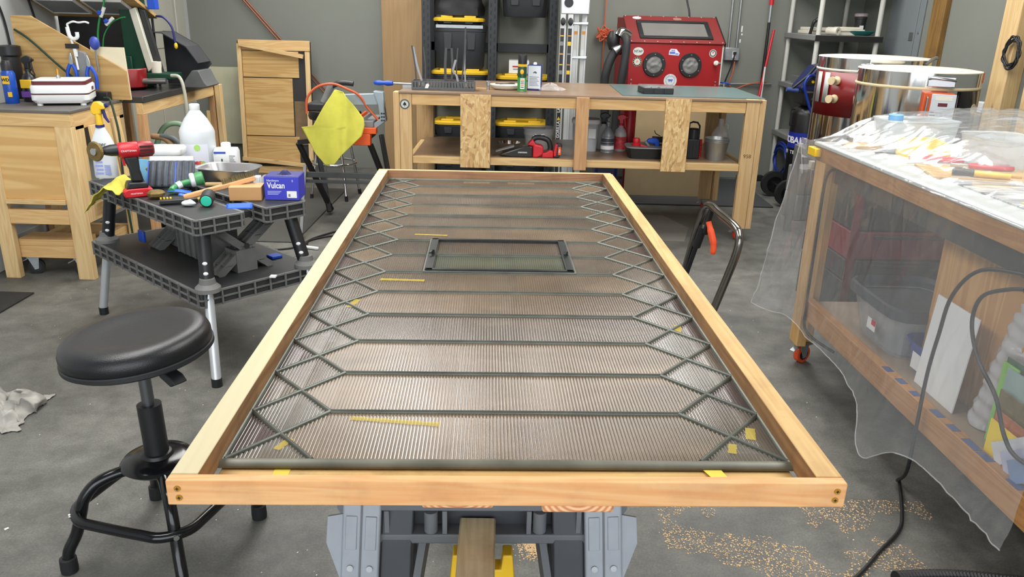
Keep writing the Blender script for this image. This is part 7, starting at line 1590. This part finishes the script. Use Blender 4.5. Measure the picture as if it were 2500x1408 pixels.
cs = thing('chrome_stool', 'chrome legged stool with foot ring behind the table saw', 'stool', (-1.39, 6.05, 0))
for a in (35, 125, 215, 305):
    c_, s_ = math.cos(R(a)), math.sin(R(a)); lo = MB().cyl((c_*0.10, s_*0.10, 0.60), (c_*0.195, s_*0.195, 0.04), 0.011, n=12).build('leg', M_chrome, cs, smooth=40)
    MB().cyl((c_*0.195, s_*0.195, 0.04), (c_*0.20, s_*0.20, 0.0), 0.013, n=10).build('foot', M_rubber, lo)
MB().tube([(0.165*math.cos(2*PI*i/32), 0.165*math.sin(2*PI*i/32), 0.27) for i in range(32)], 0.010, 10, closed=True).build('foot_ring', M_chrome, cs, smooth=50)
MB().lathe([(0.001, 0.60), (0.17, 0.60), (0.178, 0.62), (0.17, 0.66), (0.001, 0.67)], 32).build('seat', M_vinyl, cs, smooth=40)
tag(MB().box(-2.05, -1.36, 4.74, 6.3, 0, 0.009).build('floor_mat', plain('dark_olive_rubber_mat', rgb(72, 72, 68), 0.7, var=0.06), bevel=0.003), 'dark rubber floor mat left of the table saw', 'mat')
cable('power_cable', 'black power cable with plug lying on the floor by the mat', [(-1.45, 4.56, 0.007), (-1.33, 4.63, 0.007), (-1.26, 4.85, 0.007), (-1.13, 5.04, 0.007), (-1.05, 5.0, 0.007), (-1.13, 4.93, 0.007), (-1.22, 4.86, 0.007), (-1.28, 4.78, 0.007), (-1.285, 4.70, 0.008)], 0.006, M_black, 'cable')
pg = thing('plug_end', 'black and white plug end beside the floor cable', 'plug', (-1.283, 4.66, 0))
MB().box(-0.02, 0.02, -0.03, 0.028, 0.0, 0.028).build('plug_body', M_black, pg, bevel=0.008); MB().beam((0.0, -0.032, 0.012), (0.10, -0.06, 0.010), 0.018, 0.016).build('white_lead', M_white, pg, bevel=0.004)

# ================================================================== trolley handle right of the frame
M_dch = plain('dark_chrome_tube', rgb(136, 132, 126), 0.16, 0.95, var=0.0)
ct = thing('folding_trolley', 'folding trolley with dark chrome handle and orange lever', 'trolley', (0, 0, 0))
m = MB(); m.tube(smoothpath([(0.80, 3.62, 0.06), (0.825, 3.58, 0.30), (0.845, 3.53, 0.48), (0.862, 3.50, 0.575), (0.87, 3.44, 0.607), (0.885, 3.30, 0.60), (0.903, 3.14, 0.592), (0.910, 3.085, 0.568), (0.905, 3.075, 0.50), (0.875, 3.09, 0.36), (0.80, 3.12, 0.06)], 7), 0.0165, 16); m.build('handle_tube', M_dch, ct, smooth=50)
MB().cyl((0.800, 3.60, 0.10), (0.862, 3.49, 0.50), 0.011, n=12).build('inner_rod', M_black, ct, smooth=40); MB().cyl((0.842, 3.50, 0.40), (0.858, 3.475, 0.50), 0.019, n=14).build('rod_sleeve', M_black, ct, smooth=40)
MB().beam((0.865, 3.46, 0.47), (0.874, 3.42, 0.60), 0.02, 0.02).build('release_arm', M_black, ct, bevel=0.003)
m = MB(); m.tube(smoothpath([(0.868, 3.43, 0.535), (0.880, 3.41, 0.49), (0.893, 3.40, 0.44), (0.895, 3.40, 0.395)], 5), [0.012]*4 + [0.015]*6 + [0.013]*5 + [0.010], 10); m.build('release_lever', plain('fluorescent_orange', rgb(250, 92, 50), 0.45, var=0), ct, smooth=50)
MB().box(0.22, 0.82, 3.08, 3.66, 0.075, 0.10).build('deck', M_blackmatt, ct, bevel=0.004)
for x in (0.28, 0.74):
    for y in (3.14, 3.58): MB().cyl((x, y - 0.012, 0.037), (x, y + 0.012, 0.037), 0.037, n=20).build('wheel', M_rubber, ct, smooth=40)

# ================================================================== right table under clear plastic
TA = 0.036; TC = (1.205, 3.17, 0.0)
rt = thing('rolling_table', 'timber table on casters under clear plastic at the right edge', 'table', TC, TA)
M_rfir = wood('table_rail_brown_fir', rgb(190, 138, 88), rgb(160, 106, 60), 'y', grain=44, dirt=rgb(100, 70, 44), dirtamt=0.3)
M_tpost = wood('table_post_tan', rgb(216, 176, 124), rgb(190, 146, 96), 'z', grain=40)
LN = 2.15
MB().box(-0.012, 1.25, -LN, 0.012, 0.926, 0.938).build('table_top', plain('white_melamine', rgb(186, 189, 186), 0.4, var=0.03), rt, bevel=0.002)
MB().box(0.0, 0.038, -LN, 0.0, 0.868, 0.9255).build('side_rail', M_rfir, rt, bevel=0.002); MB().box(0.038, 1.24, -0.038, 0.0, 0.868, 0.9255).build('end_rail', M_rfir, rt, bevel=0.002)
MB().box(0.042, 0.075, -LN, -0.10, 0.795, 0.868).build('black_rail_strip', plain('black_strip', rgb(44, 44, 46), 0.8, var=0.2, vs=30), rt)  # plain black strip set back below the side rail
MB().box(-0.028, -0.0003, -0.045, 0.03, 0.885, 0.918).build('orange_clamp', M_yellow, rt, bevel=0.003)
for (x, y) in ((0.0, -0.09), (1.15, -0.09), (0.0, -LN + 0.02), (1.15, -LN + 0.02)):
    MB().box(x, x + 0.038, y, y + 0.089, 0.092, 0.8675).build('post', M_tpost, rt, bevel=0.002); MB().box(x + 0.0385, x + 0.088, y + 0.05, y + 0.089, 0.092, 0.8675).build('post', M_tpost, rt, bevel=0.002)
    caster(rt, x + 0.045, y + 0.05, plain('orange_urethane', rgb(226, 84, 40), 0.4), 0.5, 0.038, 0.0, 0.0915)
MB().box(0.0, 0.038, -LN + 0.1, -0.095, 0.232, 0.312).build('lower_rail', M_rfir, rt, bevel=0.002)
MB().box(0.0385, 1.20, -LN + 0.02, -0.10, 0.284, 0.3).build('lower_shelf', plain('grey_tan_shelf', rgb(150, 130, 108), 0.6, var=0.1), rt)
for i, y in enumerate((-0.78, -0.87, -0.96, -1.08, -1.17, -1.25, -1.32, -1.45)): MB().box(0.005, 0.03, y - (0.02, 0.02, 0.015, 0.03, 0.02, 0.045, 0.03, 0.03)[i], y + 0.02, 0.3122, 0.3132).build('blue_tape', plain('dusty_blue_tape', rgb(66, 84, 130), 0.6, var=0.1), rt)
def tl(x, y, z=0.0):
    c, s = math.cos(TA), math.sin(TA); return (TC[0] + x*c - y*s, TC[1] + x*s + y*c, z)
def ontable(o, label, cat, group=None):
    if group: o['group'] = group
    return tag(o, label, cat)
TT = 0.9385; LS = 0.3005
# --- on the table top
cbn = thing('clear_bin', 'clear storage bin holding green glass on the covered table', 'storage bin', tl(0.29, -0.16, TT), TA)
MB().lathe([(0.105, 0), (0.118, 0.11), (0.122, 0.112), (0.122, 0.117), (0.114, 0.113), (0.10, 0.006), (0.001, 0.004)], 28, None, 1.15, 0.72, 6).build('bin', glassy('frosted_bin_plastic', rgb(216, 222, 224), 0.25, 0.5), cbn, smooth=40)
MB().box(-0.09, 0.08, -0.05, 0.05, 0.008, 0.055).build('glass_pile', plain('pale_green_glass', rgb(150, 182, 172), 0.2, var=0.15), cbn, bevel=0.003)
MB().lathe([(0.026, 0), (0.026, 0.02), (0.024, 0.022)], 20, Matrix.Translation((-0.09, -0.02, 0.112))).build('blue_lid', plain('sky_blue_lid', rgb(120, 170, 210), 0.4), cbn)
yb2 = thing('yellow_bin', 'open fronted yellow parts bin on the covered table', 'parts bin', tl(0.255, -0.31, TT), TA + R(8))
m = MB(); m.box(-0.075, 0.075, -0.05, 0.05, 0, 0.004); m.box(-0.075, 0.075, 0.046, 0.05, 0.004, 0.062); m.box(-0.075, 0.075, -0.05, -0.046, 0.004, 0.018); m.prism([(-0.05, 0.004), (0.05, 0.004), (0.05, 0.062), (-0.03, 0.05), (-0.05, 0.018)], -0.075, -0.071, 'x'); m.prism([(-0.05, 0.004), (0.05, 0.004), (0.05, 0.062), (-0.03, 0.05), (-0.05, 0.018)], 0.071, 0.075, 'x'); m.build('bin', plain('bright_yellow_bin', rgb(246, 206, 40), 0.4, var=0.03), yb2, bevel=0.001)
cb3 = thing('clear_bin', 'empty cloudy storage bin beside the yellow parts bin', 'storage bin', tl(0.42, -0.50, TT), TA)
MB().lathe([(0.085, 0), (0.10, 0.10), (0.104, 0.102), (0.104, 0.106), (0.096, 0.102), (0.08, 0.006), (0.001, 0.004)], 28, None, 1.0, 1.2, 6).build('bin', glassy('frosted_bin_plastic', rgb(216, 222, 224), 0.25, 0.5), cb3, smooth=40)
def hand_pliers(name, label, loc, rz, col, L=0.16):
    t = thing(name, label, 'pliers', loc, rz)
    for s in (-1, 1):
        m = MB(); m.tube(smoothpath([(0.0, s*0.006, 0.008), (-L*0.25, s*0.022, 0.008), (-L*0.6, s*0.028, 0.008), (-L, s*0.02, 0.008)], 4), 0.0075, 8); m.build('handle', col, t, smooth=50)
    m = MB(); m.prism([(-0.01, -0.012), (0.02, -0.012), (0.055, -0.003), (0.055, 0.003), (0.02, 0.012), (-0.01, 0.012)], 0.002, 0.014, 'z'); m.build('jaws', M_steel, t, bevel=0.002)
    return t
hand_pliers('running_pliers', 'red handled pliers lying against the yellow parts bin', tl(0.33, -0.44, TT + 0.001), R(-25), M_red, 0.17)
hand_pliers('grozing_pliers', 'red handled pliers nearest the table edge under the plastic', tl(0.27, -0.57, TT + 0.0085), R(170), M_red, 0.13)
sd = thing('glass_cutter', 'yellow handled glass cutter lying on the tan board', 'glass cutter', tl(0.20, -0.72, TT + 0.008), R(-24))
MB().cyl((0, 0, 0.010), (0.10, 0, 0.010), 0.009, n=12).build('handle', M_yellow, sd, smooth=40); MB().cyl((-0.06, 0, 0.012), (0, 0, 0.011), 0.011, n=12).build('head', M_black, sd, smooth=40); MB().cyl((0.10, 0, 0.010), (0.13, 0, 0.010), 0.004, n=8).build('tip', M_brass, sd, smooth=40)
tag(MB().box(-0.17, 0.24, -0.13, 0.11, 0, 0.008).build('cutting_board', M_ply, None, bevel=0.001, loc=tl(0.27, -0.64, TT - 0.001 + 0.0005), rot=(0, 0, TA + R(-14))), 'tan plywood cutting board below the red pliers', 'board')
def marble():
    m, n, l, b = newmat('streaky_grey_art_glass'); setin(b, Roughness=0.12)
    tc = n.new('ShaderNodeTexCoord'); mp = n.new('ShaderNodeMapping'); mp.inputs['Scale'].default_value = (2.0, 9.0, 1); l.new(tc.outputs['Object'], mp.inputs[0])
    t = n.new('ShaderNodeTexNoise'); t.inputs['Scale'].default_value = 3; t.inputs['Detail'].default_value = 7; t.inputs['Distortion'].default_value = 1.5; l.new(mp.outputs[0], t.inputs['Vector'])
    cr = n.new('ShaderNodeValToRGB'); e = cr.color_ramp.elements; e[0].position = 0.35; e[0].color = rgb(96, 100, 112); e[1].position = 0.62; e[1].color = rgb(216, 218, 214)
    l.new(t.outputs['Fac'], cr.inputs[0]); l.new(cr.outputs[0], b.inputs['Base Color']); return m
tag(MB().box(0, 0.62, 0, 0.42, 0, 0.004).build('art_glass_sheet', marble(), None, loc=tl(0.10, -1.16, TT), rot=(0, 0, TA)), 'streaky grey art glass sheet on the covered table', 'glass sheet')
tag(MB().box(0, 0.30, 0, 0.10, 0, 0.003).build('yellow_glass_offcut', plain('pale_yellow_glass', rgb(206, 206, 120), 0.2, var=0.2, vs=8), None, loc=tl(0.13, -1.17, TT + 0.0045), rot=(0, 0, TA + 0.05)), 'pale yellow glass offcut lying on the streaky glass', 'glass sheet')
tag(MB().box(0, 0.5, 0, 0.30, 0, 0.008).build('tan_board', M_ply, None, loc=tl(0.07, -1.50, TT), rot=(0, 0, TA)), 'tan board on the covered table nearest the camera', 'board')
tag(MB().box(0, 0.20, 0, 0.14, 0, 0.002).build('paper_sheet', M_offwhite, None, loc=tl(0.12, -0.46, TT), rot=(0, 0, TA + 0.3)), 'white paper sheet near the far table edge', 'paper')
tag(MB().box(0, 0.24, 0, 0.09, 0, 0.012).build('tan_offcut', M_ply, None, loc=tl(0.05, -0.16, TT), rot=(0, 0, TA - 0.1)), 'tan wooden offcut at the far corner of the covered table', 'offcut')
m = MB(); m.box(0, 0.10, 0, 0.03, 0, 0.03); tag(m.build('white_block', M_white, None, bevel=0.004, loc=tl(0.13, -0.04, TT), rot=(0, 0, TA)), 'small white block at the far edge of the covered table', 'block')
m = MB(); m.tube(smoothpath([(0, 0, 0.004), (0.03, 0.015, 0.004), (0.07, 0.0, 0.004), (0.10, 0.012, 0.004)], 5), 0.003, 6); tag(m.build('wire_scrap', M_black, None, smooth=50, loc=tl(0.10, -0.27, TT)), 'thin black wire scrap on the covered table', 'wire')
# --- on the lower shelf
st2 = thing('lidded_tote', 'clear tote with dark grey rim on the lower table shelf', 'storage bin', tl(0.21, -0.52, LS), TA)
MB().lathe([(0.12, 0), (0.15, 0.15), (0.152, 0.155), (0.14, 0.15), (0.112, 0.006), (0.001, 0.004)], 28, None, 1.0, 1.25, 6).build('tote', glassy('grey_clear_plastic', rgb(186, 192, 198), 0.2, 0.4), st2, smooth=40)
MB().lathe([(0.15, 0.145), (0.166, 0.15), (0.166, 0.185), (0.158, 0.19), (0.146, 0.175), (0.146, 0.15)], 28, None, 1.0, 1.25, 6).build('rim', plain('slate_tote_rim', rgb(58, 62, 72), 0.45), st2, smooth=40)
MB().box(-0.1545, -0.1535, -0.06, 0.0, 0.06, 0.10).build('label', M_white, st2); MB().box(-0.155, -0.1546, -0.06, -0.03, 0.08, 0.10).build('label_mark', M_red, st2)
bb2 = thing('blue_basket', 'dark blue plastic basket in front of the dark rimmed tote', 'basket', tl(0.20, -0.80, LS), TA)
MB().lathe([(0.085, 0), (0.11, 0.10), (0.118, 0.103), (0.118, 0.11), (0.106, 0.105), (0.08, 0.008), (0.001, 0.005)], 26, None, 1.0, 0.9, 4).build('basket', plain('cobalt_basket', rgb(34, 62, 150), 0.4), bb2, smooth=40)
MB().box(-0.105, -0.1005, -0.03, 0.03, 0.02, 0.075).build('paper_label', M_white, bb2)
tcx = thing('tool_chest', 'black and maroon tool chest standing behind the covered table', 'tool chest', (1.86, 3.60, 0), TA)
M_mar = plain('maroon_steel', rgb(112, 26, 38), 0.4, var=0.06)
for x in (-0.33, 0.33):
    for y in (-0.2, 0.2): MB().cyl((x, y, 0), (x, y, 0.08), 0.03, n=12).build('chest_wheel', M_rubber, tcx)
for (z0, z1, mt) in ((0.08, 0.30, M_blackmatt), (0.304, 0.40, M_blackmatt), (0.404, 0.53, M_mar), (0.534, 0.70, M_blackmatt), (0.704, 0.80, M_blackmatt)):
    d_ = MB().box(-0.40, 0.40, -0.25, 0.25, z0, z1).build('drawer', mt, tcx, bevel=0.006)
    MB().box(-0.30, 0.30, -0.265, -0.2503, z1 - 0.03, z1 - 0.015).build('drawer_pull', M_black, d_, bevel=0.003)
MB().box(-0.405, -0.37, -0.256, -0.2505, 0.08, 0.80).build('corner_strip', M_mar, tcx)
MB().box(-0.12, -0.06, -0.262, -0.2505, 0.60, 0.65).build('latch', M_black, tcx); MB().box(-0.10, -0.08, -0.2635, -0.2622, 0.61, 0.64).build('badge', M_red, tcx)
def filed(name, label, cat, x, y0, y1, z1a, z1b, th, mat, lean=0.0, z0=None, group='sheets filed upright on the lower table shelf'):
    z0 = LS if z0 is None else z0
    m = MB(); m.add([(0, y0, z0), (th, y0, z0), (th, y1, z0), (0, y1, z0), (lean, y0, z1a), (th + lean, y0, z1a), (th + lean, y1, z1b), (lean, y1, z1b)], [(0, 3, 2, 1), (4, 5, 6, 7), (0, 1, 5, 4), (1, 2, 6, 5), (2, 3, 7, 6), (3, 0, 4, 7)])
    o = m.build(name, mat, None); o.location = (TC[0], TC[1], 0); o.rotation_euler = (0, 0, TA); return tag(o, label, cat, group)
M_pg = wood('orange_grain_plywood', rgb(212, 166, 112), rgb(186, 134, 82), 'z', grain=18, knots=False, ring=0.8)
filed('plywood_board', 'tall plywood board filed behind the white sheet', 'board', 0, -1.18, -0.72, 0.77, 0.77, 0.012, M_pg, 0.0)
bpy.data.objects['plywood_board'].location.x += 0.15
o = filed('white_sheet', 'plain white sheet filed upright between plywood and bubble roll', 'sheet', 0, -1.06, -0.84, 0.60, 0.60, 0.004, M_white, 0.02); o.location.x += 0.075
br_ = MB(); br_.tube([(0, 0, 0.055), (0.10, 0.06, 0.50)], 0.06, 24); br_.v = [(x + 0.006*noise.noise(Vector((x*60, y*60, z*60))), y + 0.006*noise.noise(Vector((x*60, y*60, z*60 + 9))), z) for x, y, z in br_.v]
brm = MB(); P0 = Vector((0, 0, 0.0)); 
def bubf(u, v):
    a = 2*PI*u; r = 0.055 + 0.005*noise.noise(Vector((math.cos(a)*4, math.sin(a)*4, v*9))) + 0.003*math.sin(v*60 + a*2)
    return (r*math.cos(a) + 0.06*v, r*math.sin(a) - 0.02*v, 0.004 + 0.38*v)
brm.sheet(bubf, 36, 60); o = brm.build('bubble_wrap_roll', glassy('silvery_bubble_wrap', rgb(206, 206, 208), 0.15, 0.75), None, smooth=50, loc=tl(0.145, -1.13, LS)); tag(o, 'leaning roll of silvery bubble wrap beside the white sheet', 'roll')
o = filed('plywood_board', 'near plywood board filed upright beside the coloured glass', 'board', 0, -1.62, -1.22, 0.78, 0.78, 0.014, M_pg, 0.03); o.location.x += 0.125
for i, (nm, lab, x, y0, y1, z1, c) in enumerate((('green_glass', 'tall deep green glass sheet filed on the shelf', 0.10, -1.56, -1.20, 0.55, (62, 100, 66)), ('lime_glass', 'narrow lime green glass sheet in front of the green one', 0.088, -1.27, -1.205, 0.54, (140, 206, 90)), ('aqua_glass', 'pale aqua glass sheet filed on the shelf', 0.082, -1.56, -1.235, 0.535, (150, 176, 172)), ('olive_glass', 'olive brown glass sheet below the aqua one', 0.070, -1.55, -1.245, 0.475, (112, 98, 56)), ('amber_glass', 'orange brown glass sheet behind the yellow one', 0.058, -1.54, -1.265, 0.425, (176, 96, 50)), ('yellow_glass', 'bright yellow glass sheet at the front of the filed glass', 0.046, -1.50, -1.27, 0.40, (246, 212, 30)))):
    o = filed(nm, lab, 'glass sheet', 0, y0, y1, z1, z1, 0.004, plain(nm + '_colour', rgb(*c), 0.18, var=0.06, vs=5), 0.0); o.location.x += x
for i, (x, y, c, lab) in enumerate(((0.035, -1.47, (206, 206, 210), 'white streaked glass strip leaning at the front of the shelf'), (0.028, -1.52, (176, 180, 206), 'lilac glass strip leaning at the front of the shelf'), (0.020, -1.56, (112, 134, 170), 'slate blue glass strip leaning at the front of the shelf'))):
    m = MB(); m.beam((0, 0, 0.004), (0.03, -0.15, 0.12), 0.006, 0.06, (0, 0.6, 0.8)); o = m.build('glass_strip', plain('glass_strip_%d' % i, rgb(*c), 0.2, var=0.12), None); o.location = tl(x, y + 0.14, LS + 0.02); tag(o, lab, 'glass strip', 'glass strips on the lower shelf')
tp = MB(); nn = 24; tp.ring([[Vector((y, r*math.cos(2*PI*j/nn), r*math.sin(2*PI*j/nn))) for j in range(nn)] for r, y in ((0.018, 0), (0.036, 0), (0.036, 0.05), (0.018, 0.05), (0.018, 0))], caps=False)
o = tp.build('wall_socket', M_white, rt, smooth=40); o.location = (0.0415 - 0.02, -1.36, 0.80); 
MB().cyl((0.03, -1.36, 0.80), (-0.02, -1.38, 0.798), 0.014, n=14).build('socket_plug', M_black, rt, smooth=40)
# --- cords
def P3(px): return px
cable('extension_cord', 'black cord running down the far post of the covered table', [tl(0.10, -0.09, 0.85), tl(0.05, -0.11, 0.852), tl(0.0, -0.125, 0.83), tl(-0.008, -0.13, 0.70), tl(-0.008, -0.135, 0.5), tl(-0.008, -0.14, 0.3), tl(0.0, -0.16, 0.19), tl(0.06, -0.30, 0.16)], 0.0055, M_black, 'cord')
cable('extension_cord', 'black cord hanging under the plastic and trailing onto the floor', [tl(0.02, -1.33, 0.82), tl(0.0, -1.16, 0.78), tl(-0.012, -1.08, 0.68), tl(-0.014, -1.06, 0.55), tl(-0.016, -1.05, 0.42), tl(-0.02, -1.06, 0.25), tl(-0.02, -1.06, 0.10), tl(-0.005, -1.0, 0.03), (1.255, 2.19, 0.008), (1.19, 2.03, 0.008), (1.14, 1.94, 0.008), (1.04, 1.84, 0.008), (0.93, 1.73, 0.008), (0.80, 1.64, 0.008)], 0.0055, M_black, 'cord')
cable('extension_cord', 'dark lead curving from the white socket to the coloured glass', [tl(-0.015, -1.375, 0.80), tl(-0.012, -1.30, 0.775), tl(-0.008, -1.20, 0.72), tl(-0.006, -1.18, 0.64), tl(-0.008, -1.24, 0.56), tl(-0.008, -1.34, 0.50), tl(-0.004, -1.40, 0.42), tl(0.0, -1.46, 0.39), tl(0.02, -1.58, 0.40)], 0.0055, M_black, 'cord')

# --- clear plastic cover
def film():
    m, n, l, b = newmat('clear_plastic_film')
    b.inputs['Base Color'].default_value = (0.82, 0.84, 0.86, 1); setin(b, Roughness=0.06); b.inputs['Specular IOR Level'].default_value = 1.0
    tc = n.new('ShaderNodeTexCoord'); t = n.new('ShaderNodeTexNoise'); t.inputs['Scale'].default_value = 11; t.inputs['Detail'].default_value = 6; t.inputs['Distortion'].default_value = 1.2
    mp = n.new('ShaderNodeMapping'); mp.inputs['Scale'].default_value = (1, 1.0, 0.35); l.new(tc.outputs['Object'], mp.inputs[0]); l.new(mp.outputs[0], t.inputs['Vector'])
    bp = n.new('ShaderNodeBump'); bp.inputs['Strength'].default_value = 0.45; bp.inputs['Distance'].default_value = 0.006
    l.new(t.outputs['Fac'], bp.inputs['Height']); l.new(bp.outputs[0], b.inputs['Normal'])
    tr = n.new('ShaderNodeBsdfTransparent'); tr.inputs[0].default_value = (0.975, 0.98, 0.985, 1)
    gl = n.new('ShaderNodeBsdfGlossy'); gl.inputs['Roughness'].default_value = 0.17; gl.inputs['Color'].default_value = (1, 1, 1, 1); l.new(bp.outputs[0], gl.inputs['Normal'])
    fr_ = n.new('ShaderNodeLayerWeight'); fr_.inputs['Blend'].default_value = 0.5; l.new(bp.outputs[0], fr_.inputs['Normal'])
    pw_ = n.new('ShaderNodeMath'); pw_.operation = 'POWER'; pw_.inputs[1].default_value = 2.6; l.new(fr_.outputs['Facing'], pw_.inputs[0])
    fm_ = n.new('ShaderNodeMath'); fm_.operation = 'MULTIPLY_ADD'; fm_.inputs[1].default_value = 0.32; fm_.inputs[2].default_value = 0.05; fm_.use_clamp = True; l.new(pw_.outputs[0], fm_.inputs[0])
    mz = n.new('ShaderNodeMixShader'); mz.inputs[0].default_value = 0.14; l.new(tr.outputs[0], mz.inputs[1]); l.new(b.outputs[0], mz.inputs[2])
    mx = n.new('ShaderNodeMixShader'); l.new(fm_.outputs[0], mx.inputs[0]); l.new(mz.outputs[0], mx.inputs[1]); l.new(gl.outputs[0], mx.inputs[2]); l.new(mx.outputs[0], n['Material Output'].inputs[0])
    return m
def sst(a, b, x):
    t = min(1, max(0, (x - a)/(b - a))); return t*t*(3 - 2*t)
def coverf(u, v):
    y = 0.13 - 1.70*u                       # local, far to near
    nz = lambda a, b, s: noise.noise(Vector((a, b, s)))
    if v < 0.42:                            # hanging side, hem (k=0) to table edge (k=1)
        k = v/0.42
        hem = 0.205 + 0.03*nz(y*3, 0, 1) - 0.12*math.exp(-((y + 0.95)/0.10)**2) + 0.06*sst(-0.85, -0.6, y)*(1 - sst(-0.2, 0.1, y))*0.4
        z = hem + (0.944 - hem)*k
        flare = (1 - k)
        x = -0.016 - 0.045*flare - 0.05*flare*sst(-0.05, 0.13, y) - 0.05*flare*math.exp(-((y + 0.95)/0.14)**2)
        fold = (0.42*nz(y*6 + k*1.6, k*1.2, 3) + 0.22*nz(y*15 + k*2.6, k*2.0, 5) + 0.16*max(0, 1 - abs(nz(y*9 + k*3.0, k*1.3, 12))*4)**3 + 0.10*max(0, 1 - abs(nz(y*11 - k*4.0, k*2.3, 21))*5)**3)*(0.5 + nz(y*2.5, k*1.5, 30))*1.5
        x += -abs(fold)*0.045*(0.25 + 0.75*flare)
        x = min(x, -0.014)
        y += 0.012*nz(k*5, y*8, 8) + 0.05*flare*sst(0.0, 0.13, y)
        return tl(x, y, z)
    k = (v - 0.42)/0.58
    x = -0.012 + 1.05*k
    dome = 0.085*sst(0.05, 0.26, x)*sst(-0.95, -0.55, y) + 0.03*sst(0.2, 0.6, x)*sst(-1.5, -1.0, y)
    z = 0.9445 + dome + 0.012*sst(0.0, 0.06, x)
    z += (abs(nz(x*11, y*11, 2))*0.022 + abs(nz(x*22, y*16, 6))*0.006 + 0.005*max(0, 1 - abs(nz(x*6 + y*4, y*6, 15))*3)**3)*sst(0.0, 0.08, x)
    far = sst(0.03, 0.13, y)
    z -= far*(0.05 + dome*0.9 + 0.10*sst(0.06, 0.13, y))
    return tl(x, y - far*0.04, z)
m = MB(); m.sheet(coverf, 420, 120); o = m.build('plastic_sheet', film(), None, smooth=75, fix=False); tag(o, 'clear crinkled plastic sheet draped over the right hand table', 'plastic sheet')
M_hem = glassy('doubled_plastic_hem', (0.9, 0.91, 0.92, 1), 0.12, 0.2)
hm_ = MB(); hm_.tube([coverf(i/150, 0.0) for i in range(151)], 0.002, 6); hm_.build('hem', M_hem, o, smooth=60)
hm_ = MB(); hm_.tube([coverf(0.0, 0.42*i/40) for i in range(41)], 0.0025, 6); hm_.build('hem', M_hem, o, smooth=60)

# ================================================================== floor odds and ends
M_rag = plain('soiled_white_rag', rgb(160, 157, 150), 0.9, var=0.40, vs=15)
m = MB()
def ragf(u, v):
    a = (u - 0.5); b = (v - 0.5); d = math.hypot(a, b)*2
    q = Vector((u*3.2, v*3.2, 4.0)); N = noise.noise
    x = 0.30*a*(1 + 0.25*N(q + Vector((9, 0, 0)))) + 0.035*N(q*2.1); y = 0.27*b*(1 + 0.25*N(q + Vector((0, 9, 0)))) + 0.035*N(q*2.1 + Vector((5, 5, 5)))
    env = max(0.0, 1 - d**2.2)
    z = 0.003 + env*(0.035 + 0.11*abs(N(q*1.15)) + 0.05*abs(N(q*2.6))) + 0.012*abs(N(q*3.5))
    return (x, y, z)
m.sheet(ragf, 56, 56); o = m.build('floor_rag', M_rag, None, smooth=60, loc=(-1.835, 2.50, 0)); tag(o, 'crumpled soiled white rag on the concrete floor', 'rag')
sd_ = MB(); rq = random.Random(11)
for i in range(9000):
    a = rq.random()
    if a < 0.12: x, y = rq.gauss(0.085, 0.022), rq.gauss(1.845, 0.03)
    else:
        x, y = rq.uniform(0.45, 1.28), rq.uniform(1.62, 2.1)
        if noise.noise(Vector((x*3.4 + 3, y*5, 1))) + 0.35*noise.noise(Vector((x*14, y*14, 4))) < 0.02 + 0.5*abs(y - 1.83) : continue
    s_ = rq.uniform(0.0008, 0.0022); t_ = rq.random()*PI; c, d = math.cos(t_)*s_*1.6, math.sin(t_)*s_
    sd_.add([(x - c, y - d, 0.0006), (x + d, y - c, 0.0007), (x + c, y + d, 0.0016), (x - d, y + c, 0.0012)], [(0, 1, 2, 3)])
o = sd_.build('sawdust', plain('pine_sawdust', rgb(206, 174, 130), 0.85, var=0.1), None, fix=False); tag(o, 'scattered pine sawdust on the floor near the table', 'sawdust', kind='stuff')
sp_ = MB()
for i in range(420):
    x, y = rq.uniform(-2.2, 1.2), rq.uniform(1.2, 4.6); s_ = rq.uniform(0.001, 0.003)*(1 + (rq.random() > 0.97)*1.6)
    sp_.add([(x - s_, y, 0.0008), (x, y - s_, 0.0009), (x + s_, y + 0.3*s_, 0.0018), (x, y + s_, 0.001)], [(0, 1, 2, 3)])
o = sp_.build('floor_crumbs', plain('pale_crumb', rgb(220, 214, 200), 0.8, var=0), None, fix=False); tag(o, 'pale crumbs and chips scattered over the concrete floor', 'debris', kind='stuff')
hs = MB(); hp = [(1.02 + 0.0045*i, 1.70 + 0.012*math.sin(i*0.05), 0.025) for i in range(80)]
hs.tube(hp, [0.021 if i % 2 else 0.025 for i in range(80)], 12); tag(hs.build('vacuum_hose', M_black, None, smooth=20), 'ribbed black vacuum hose at the bottom right floor edge', 'hose')
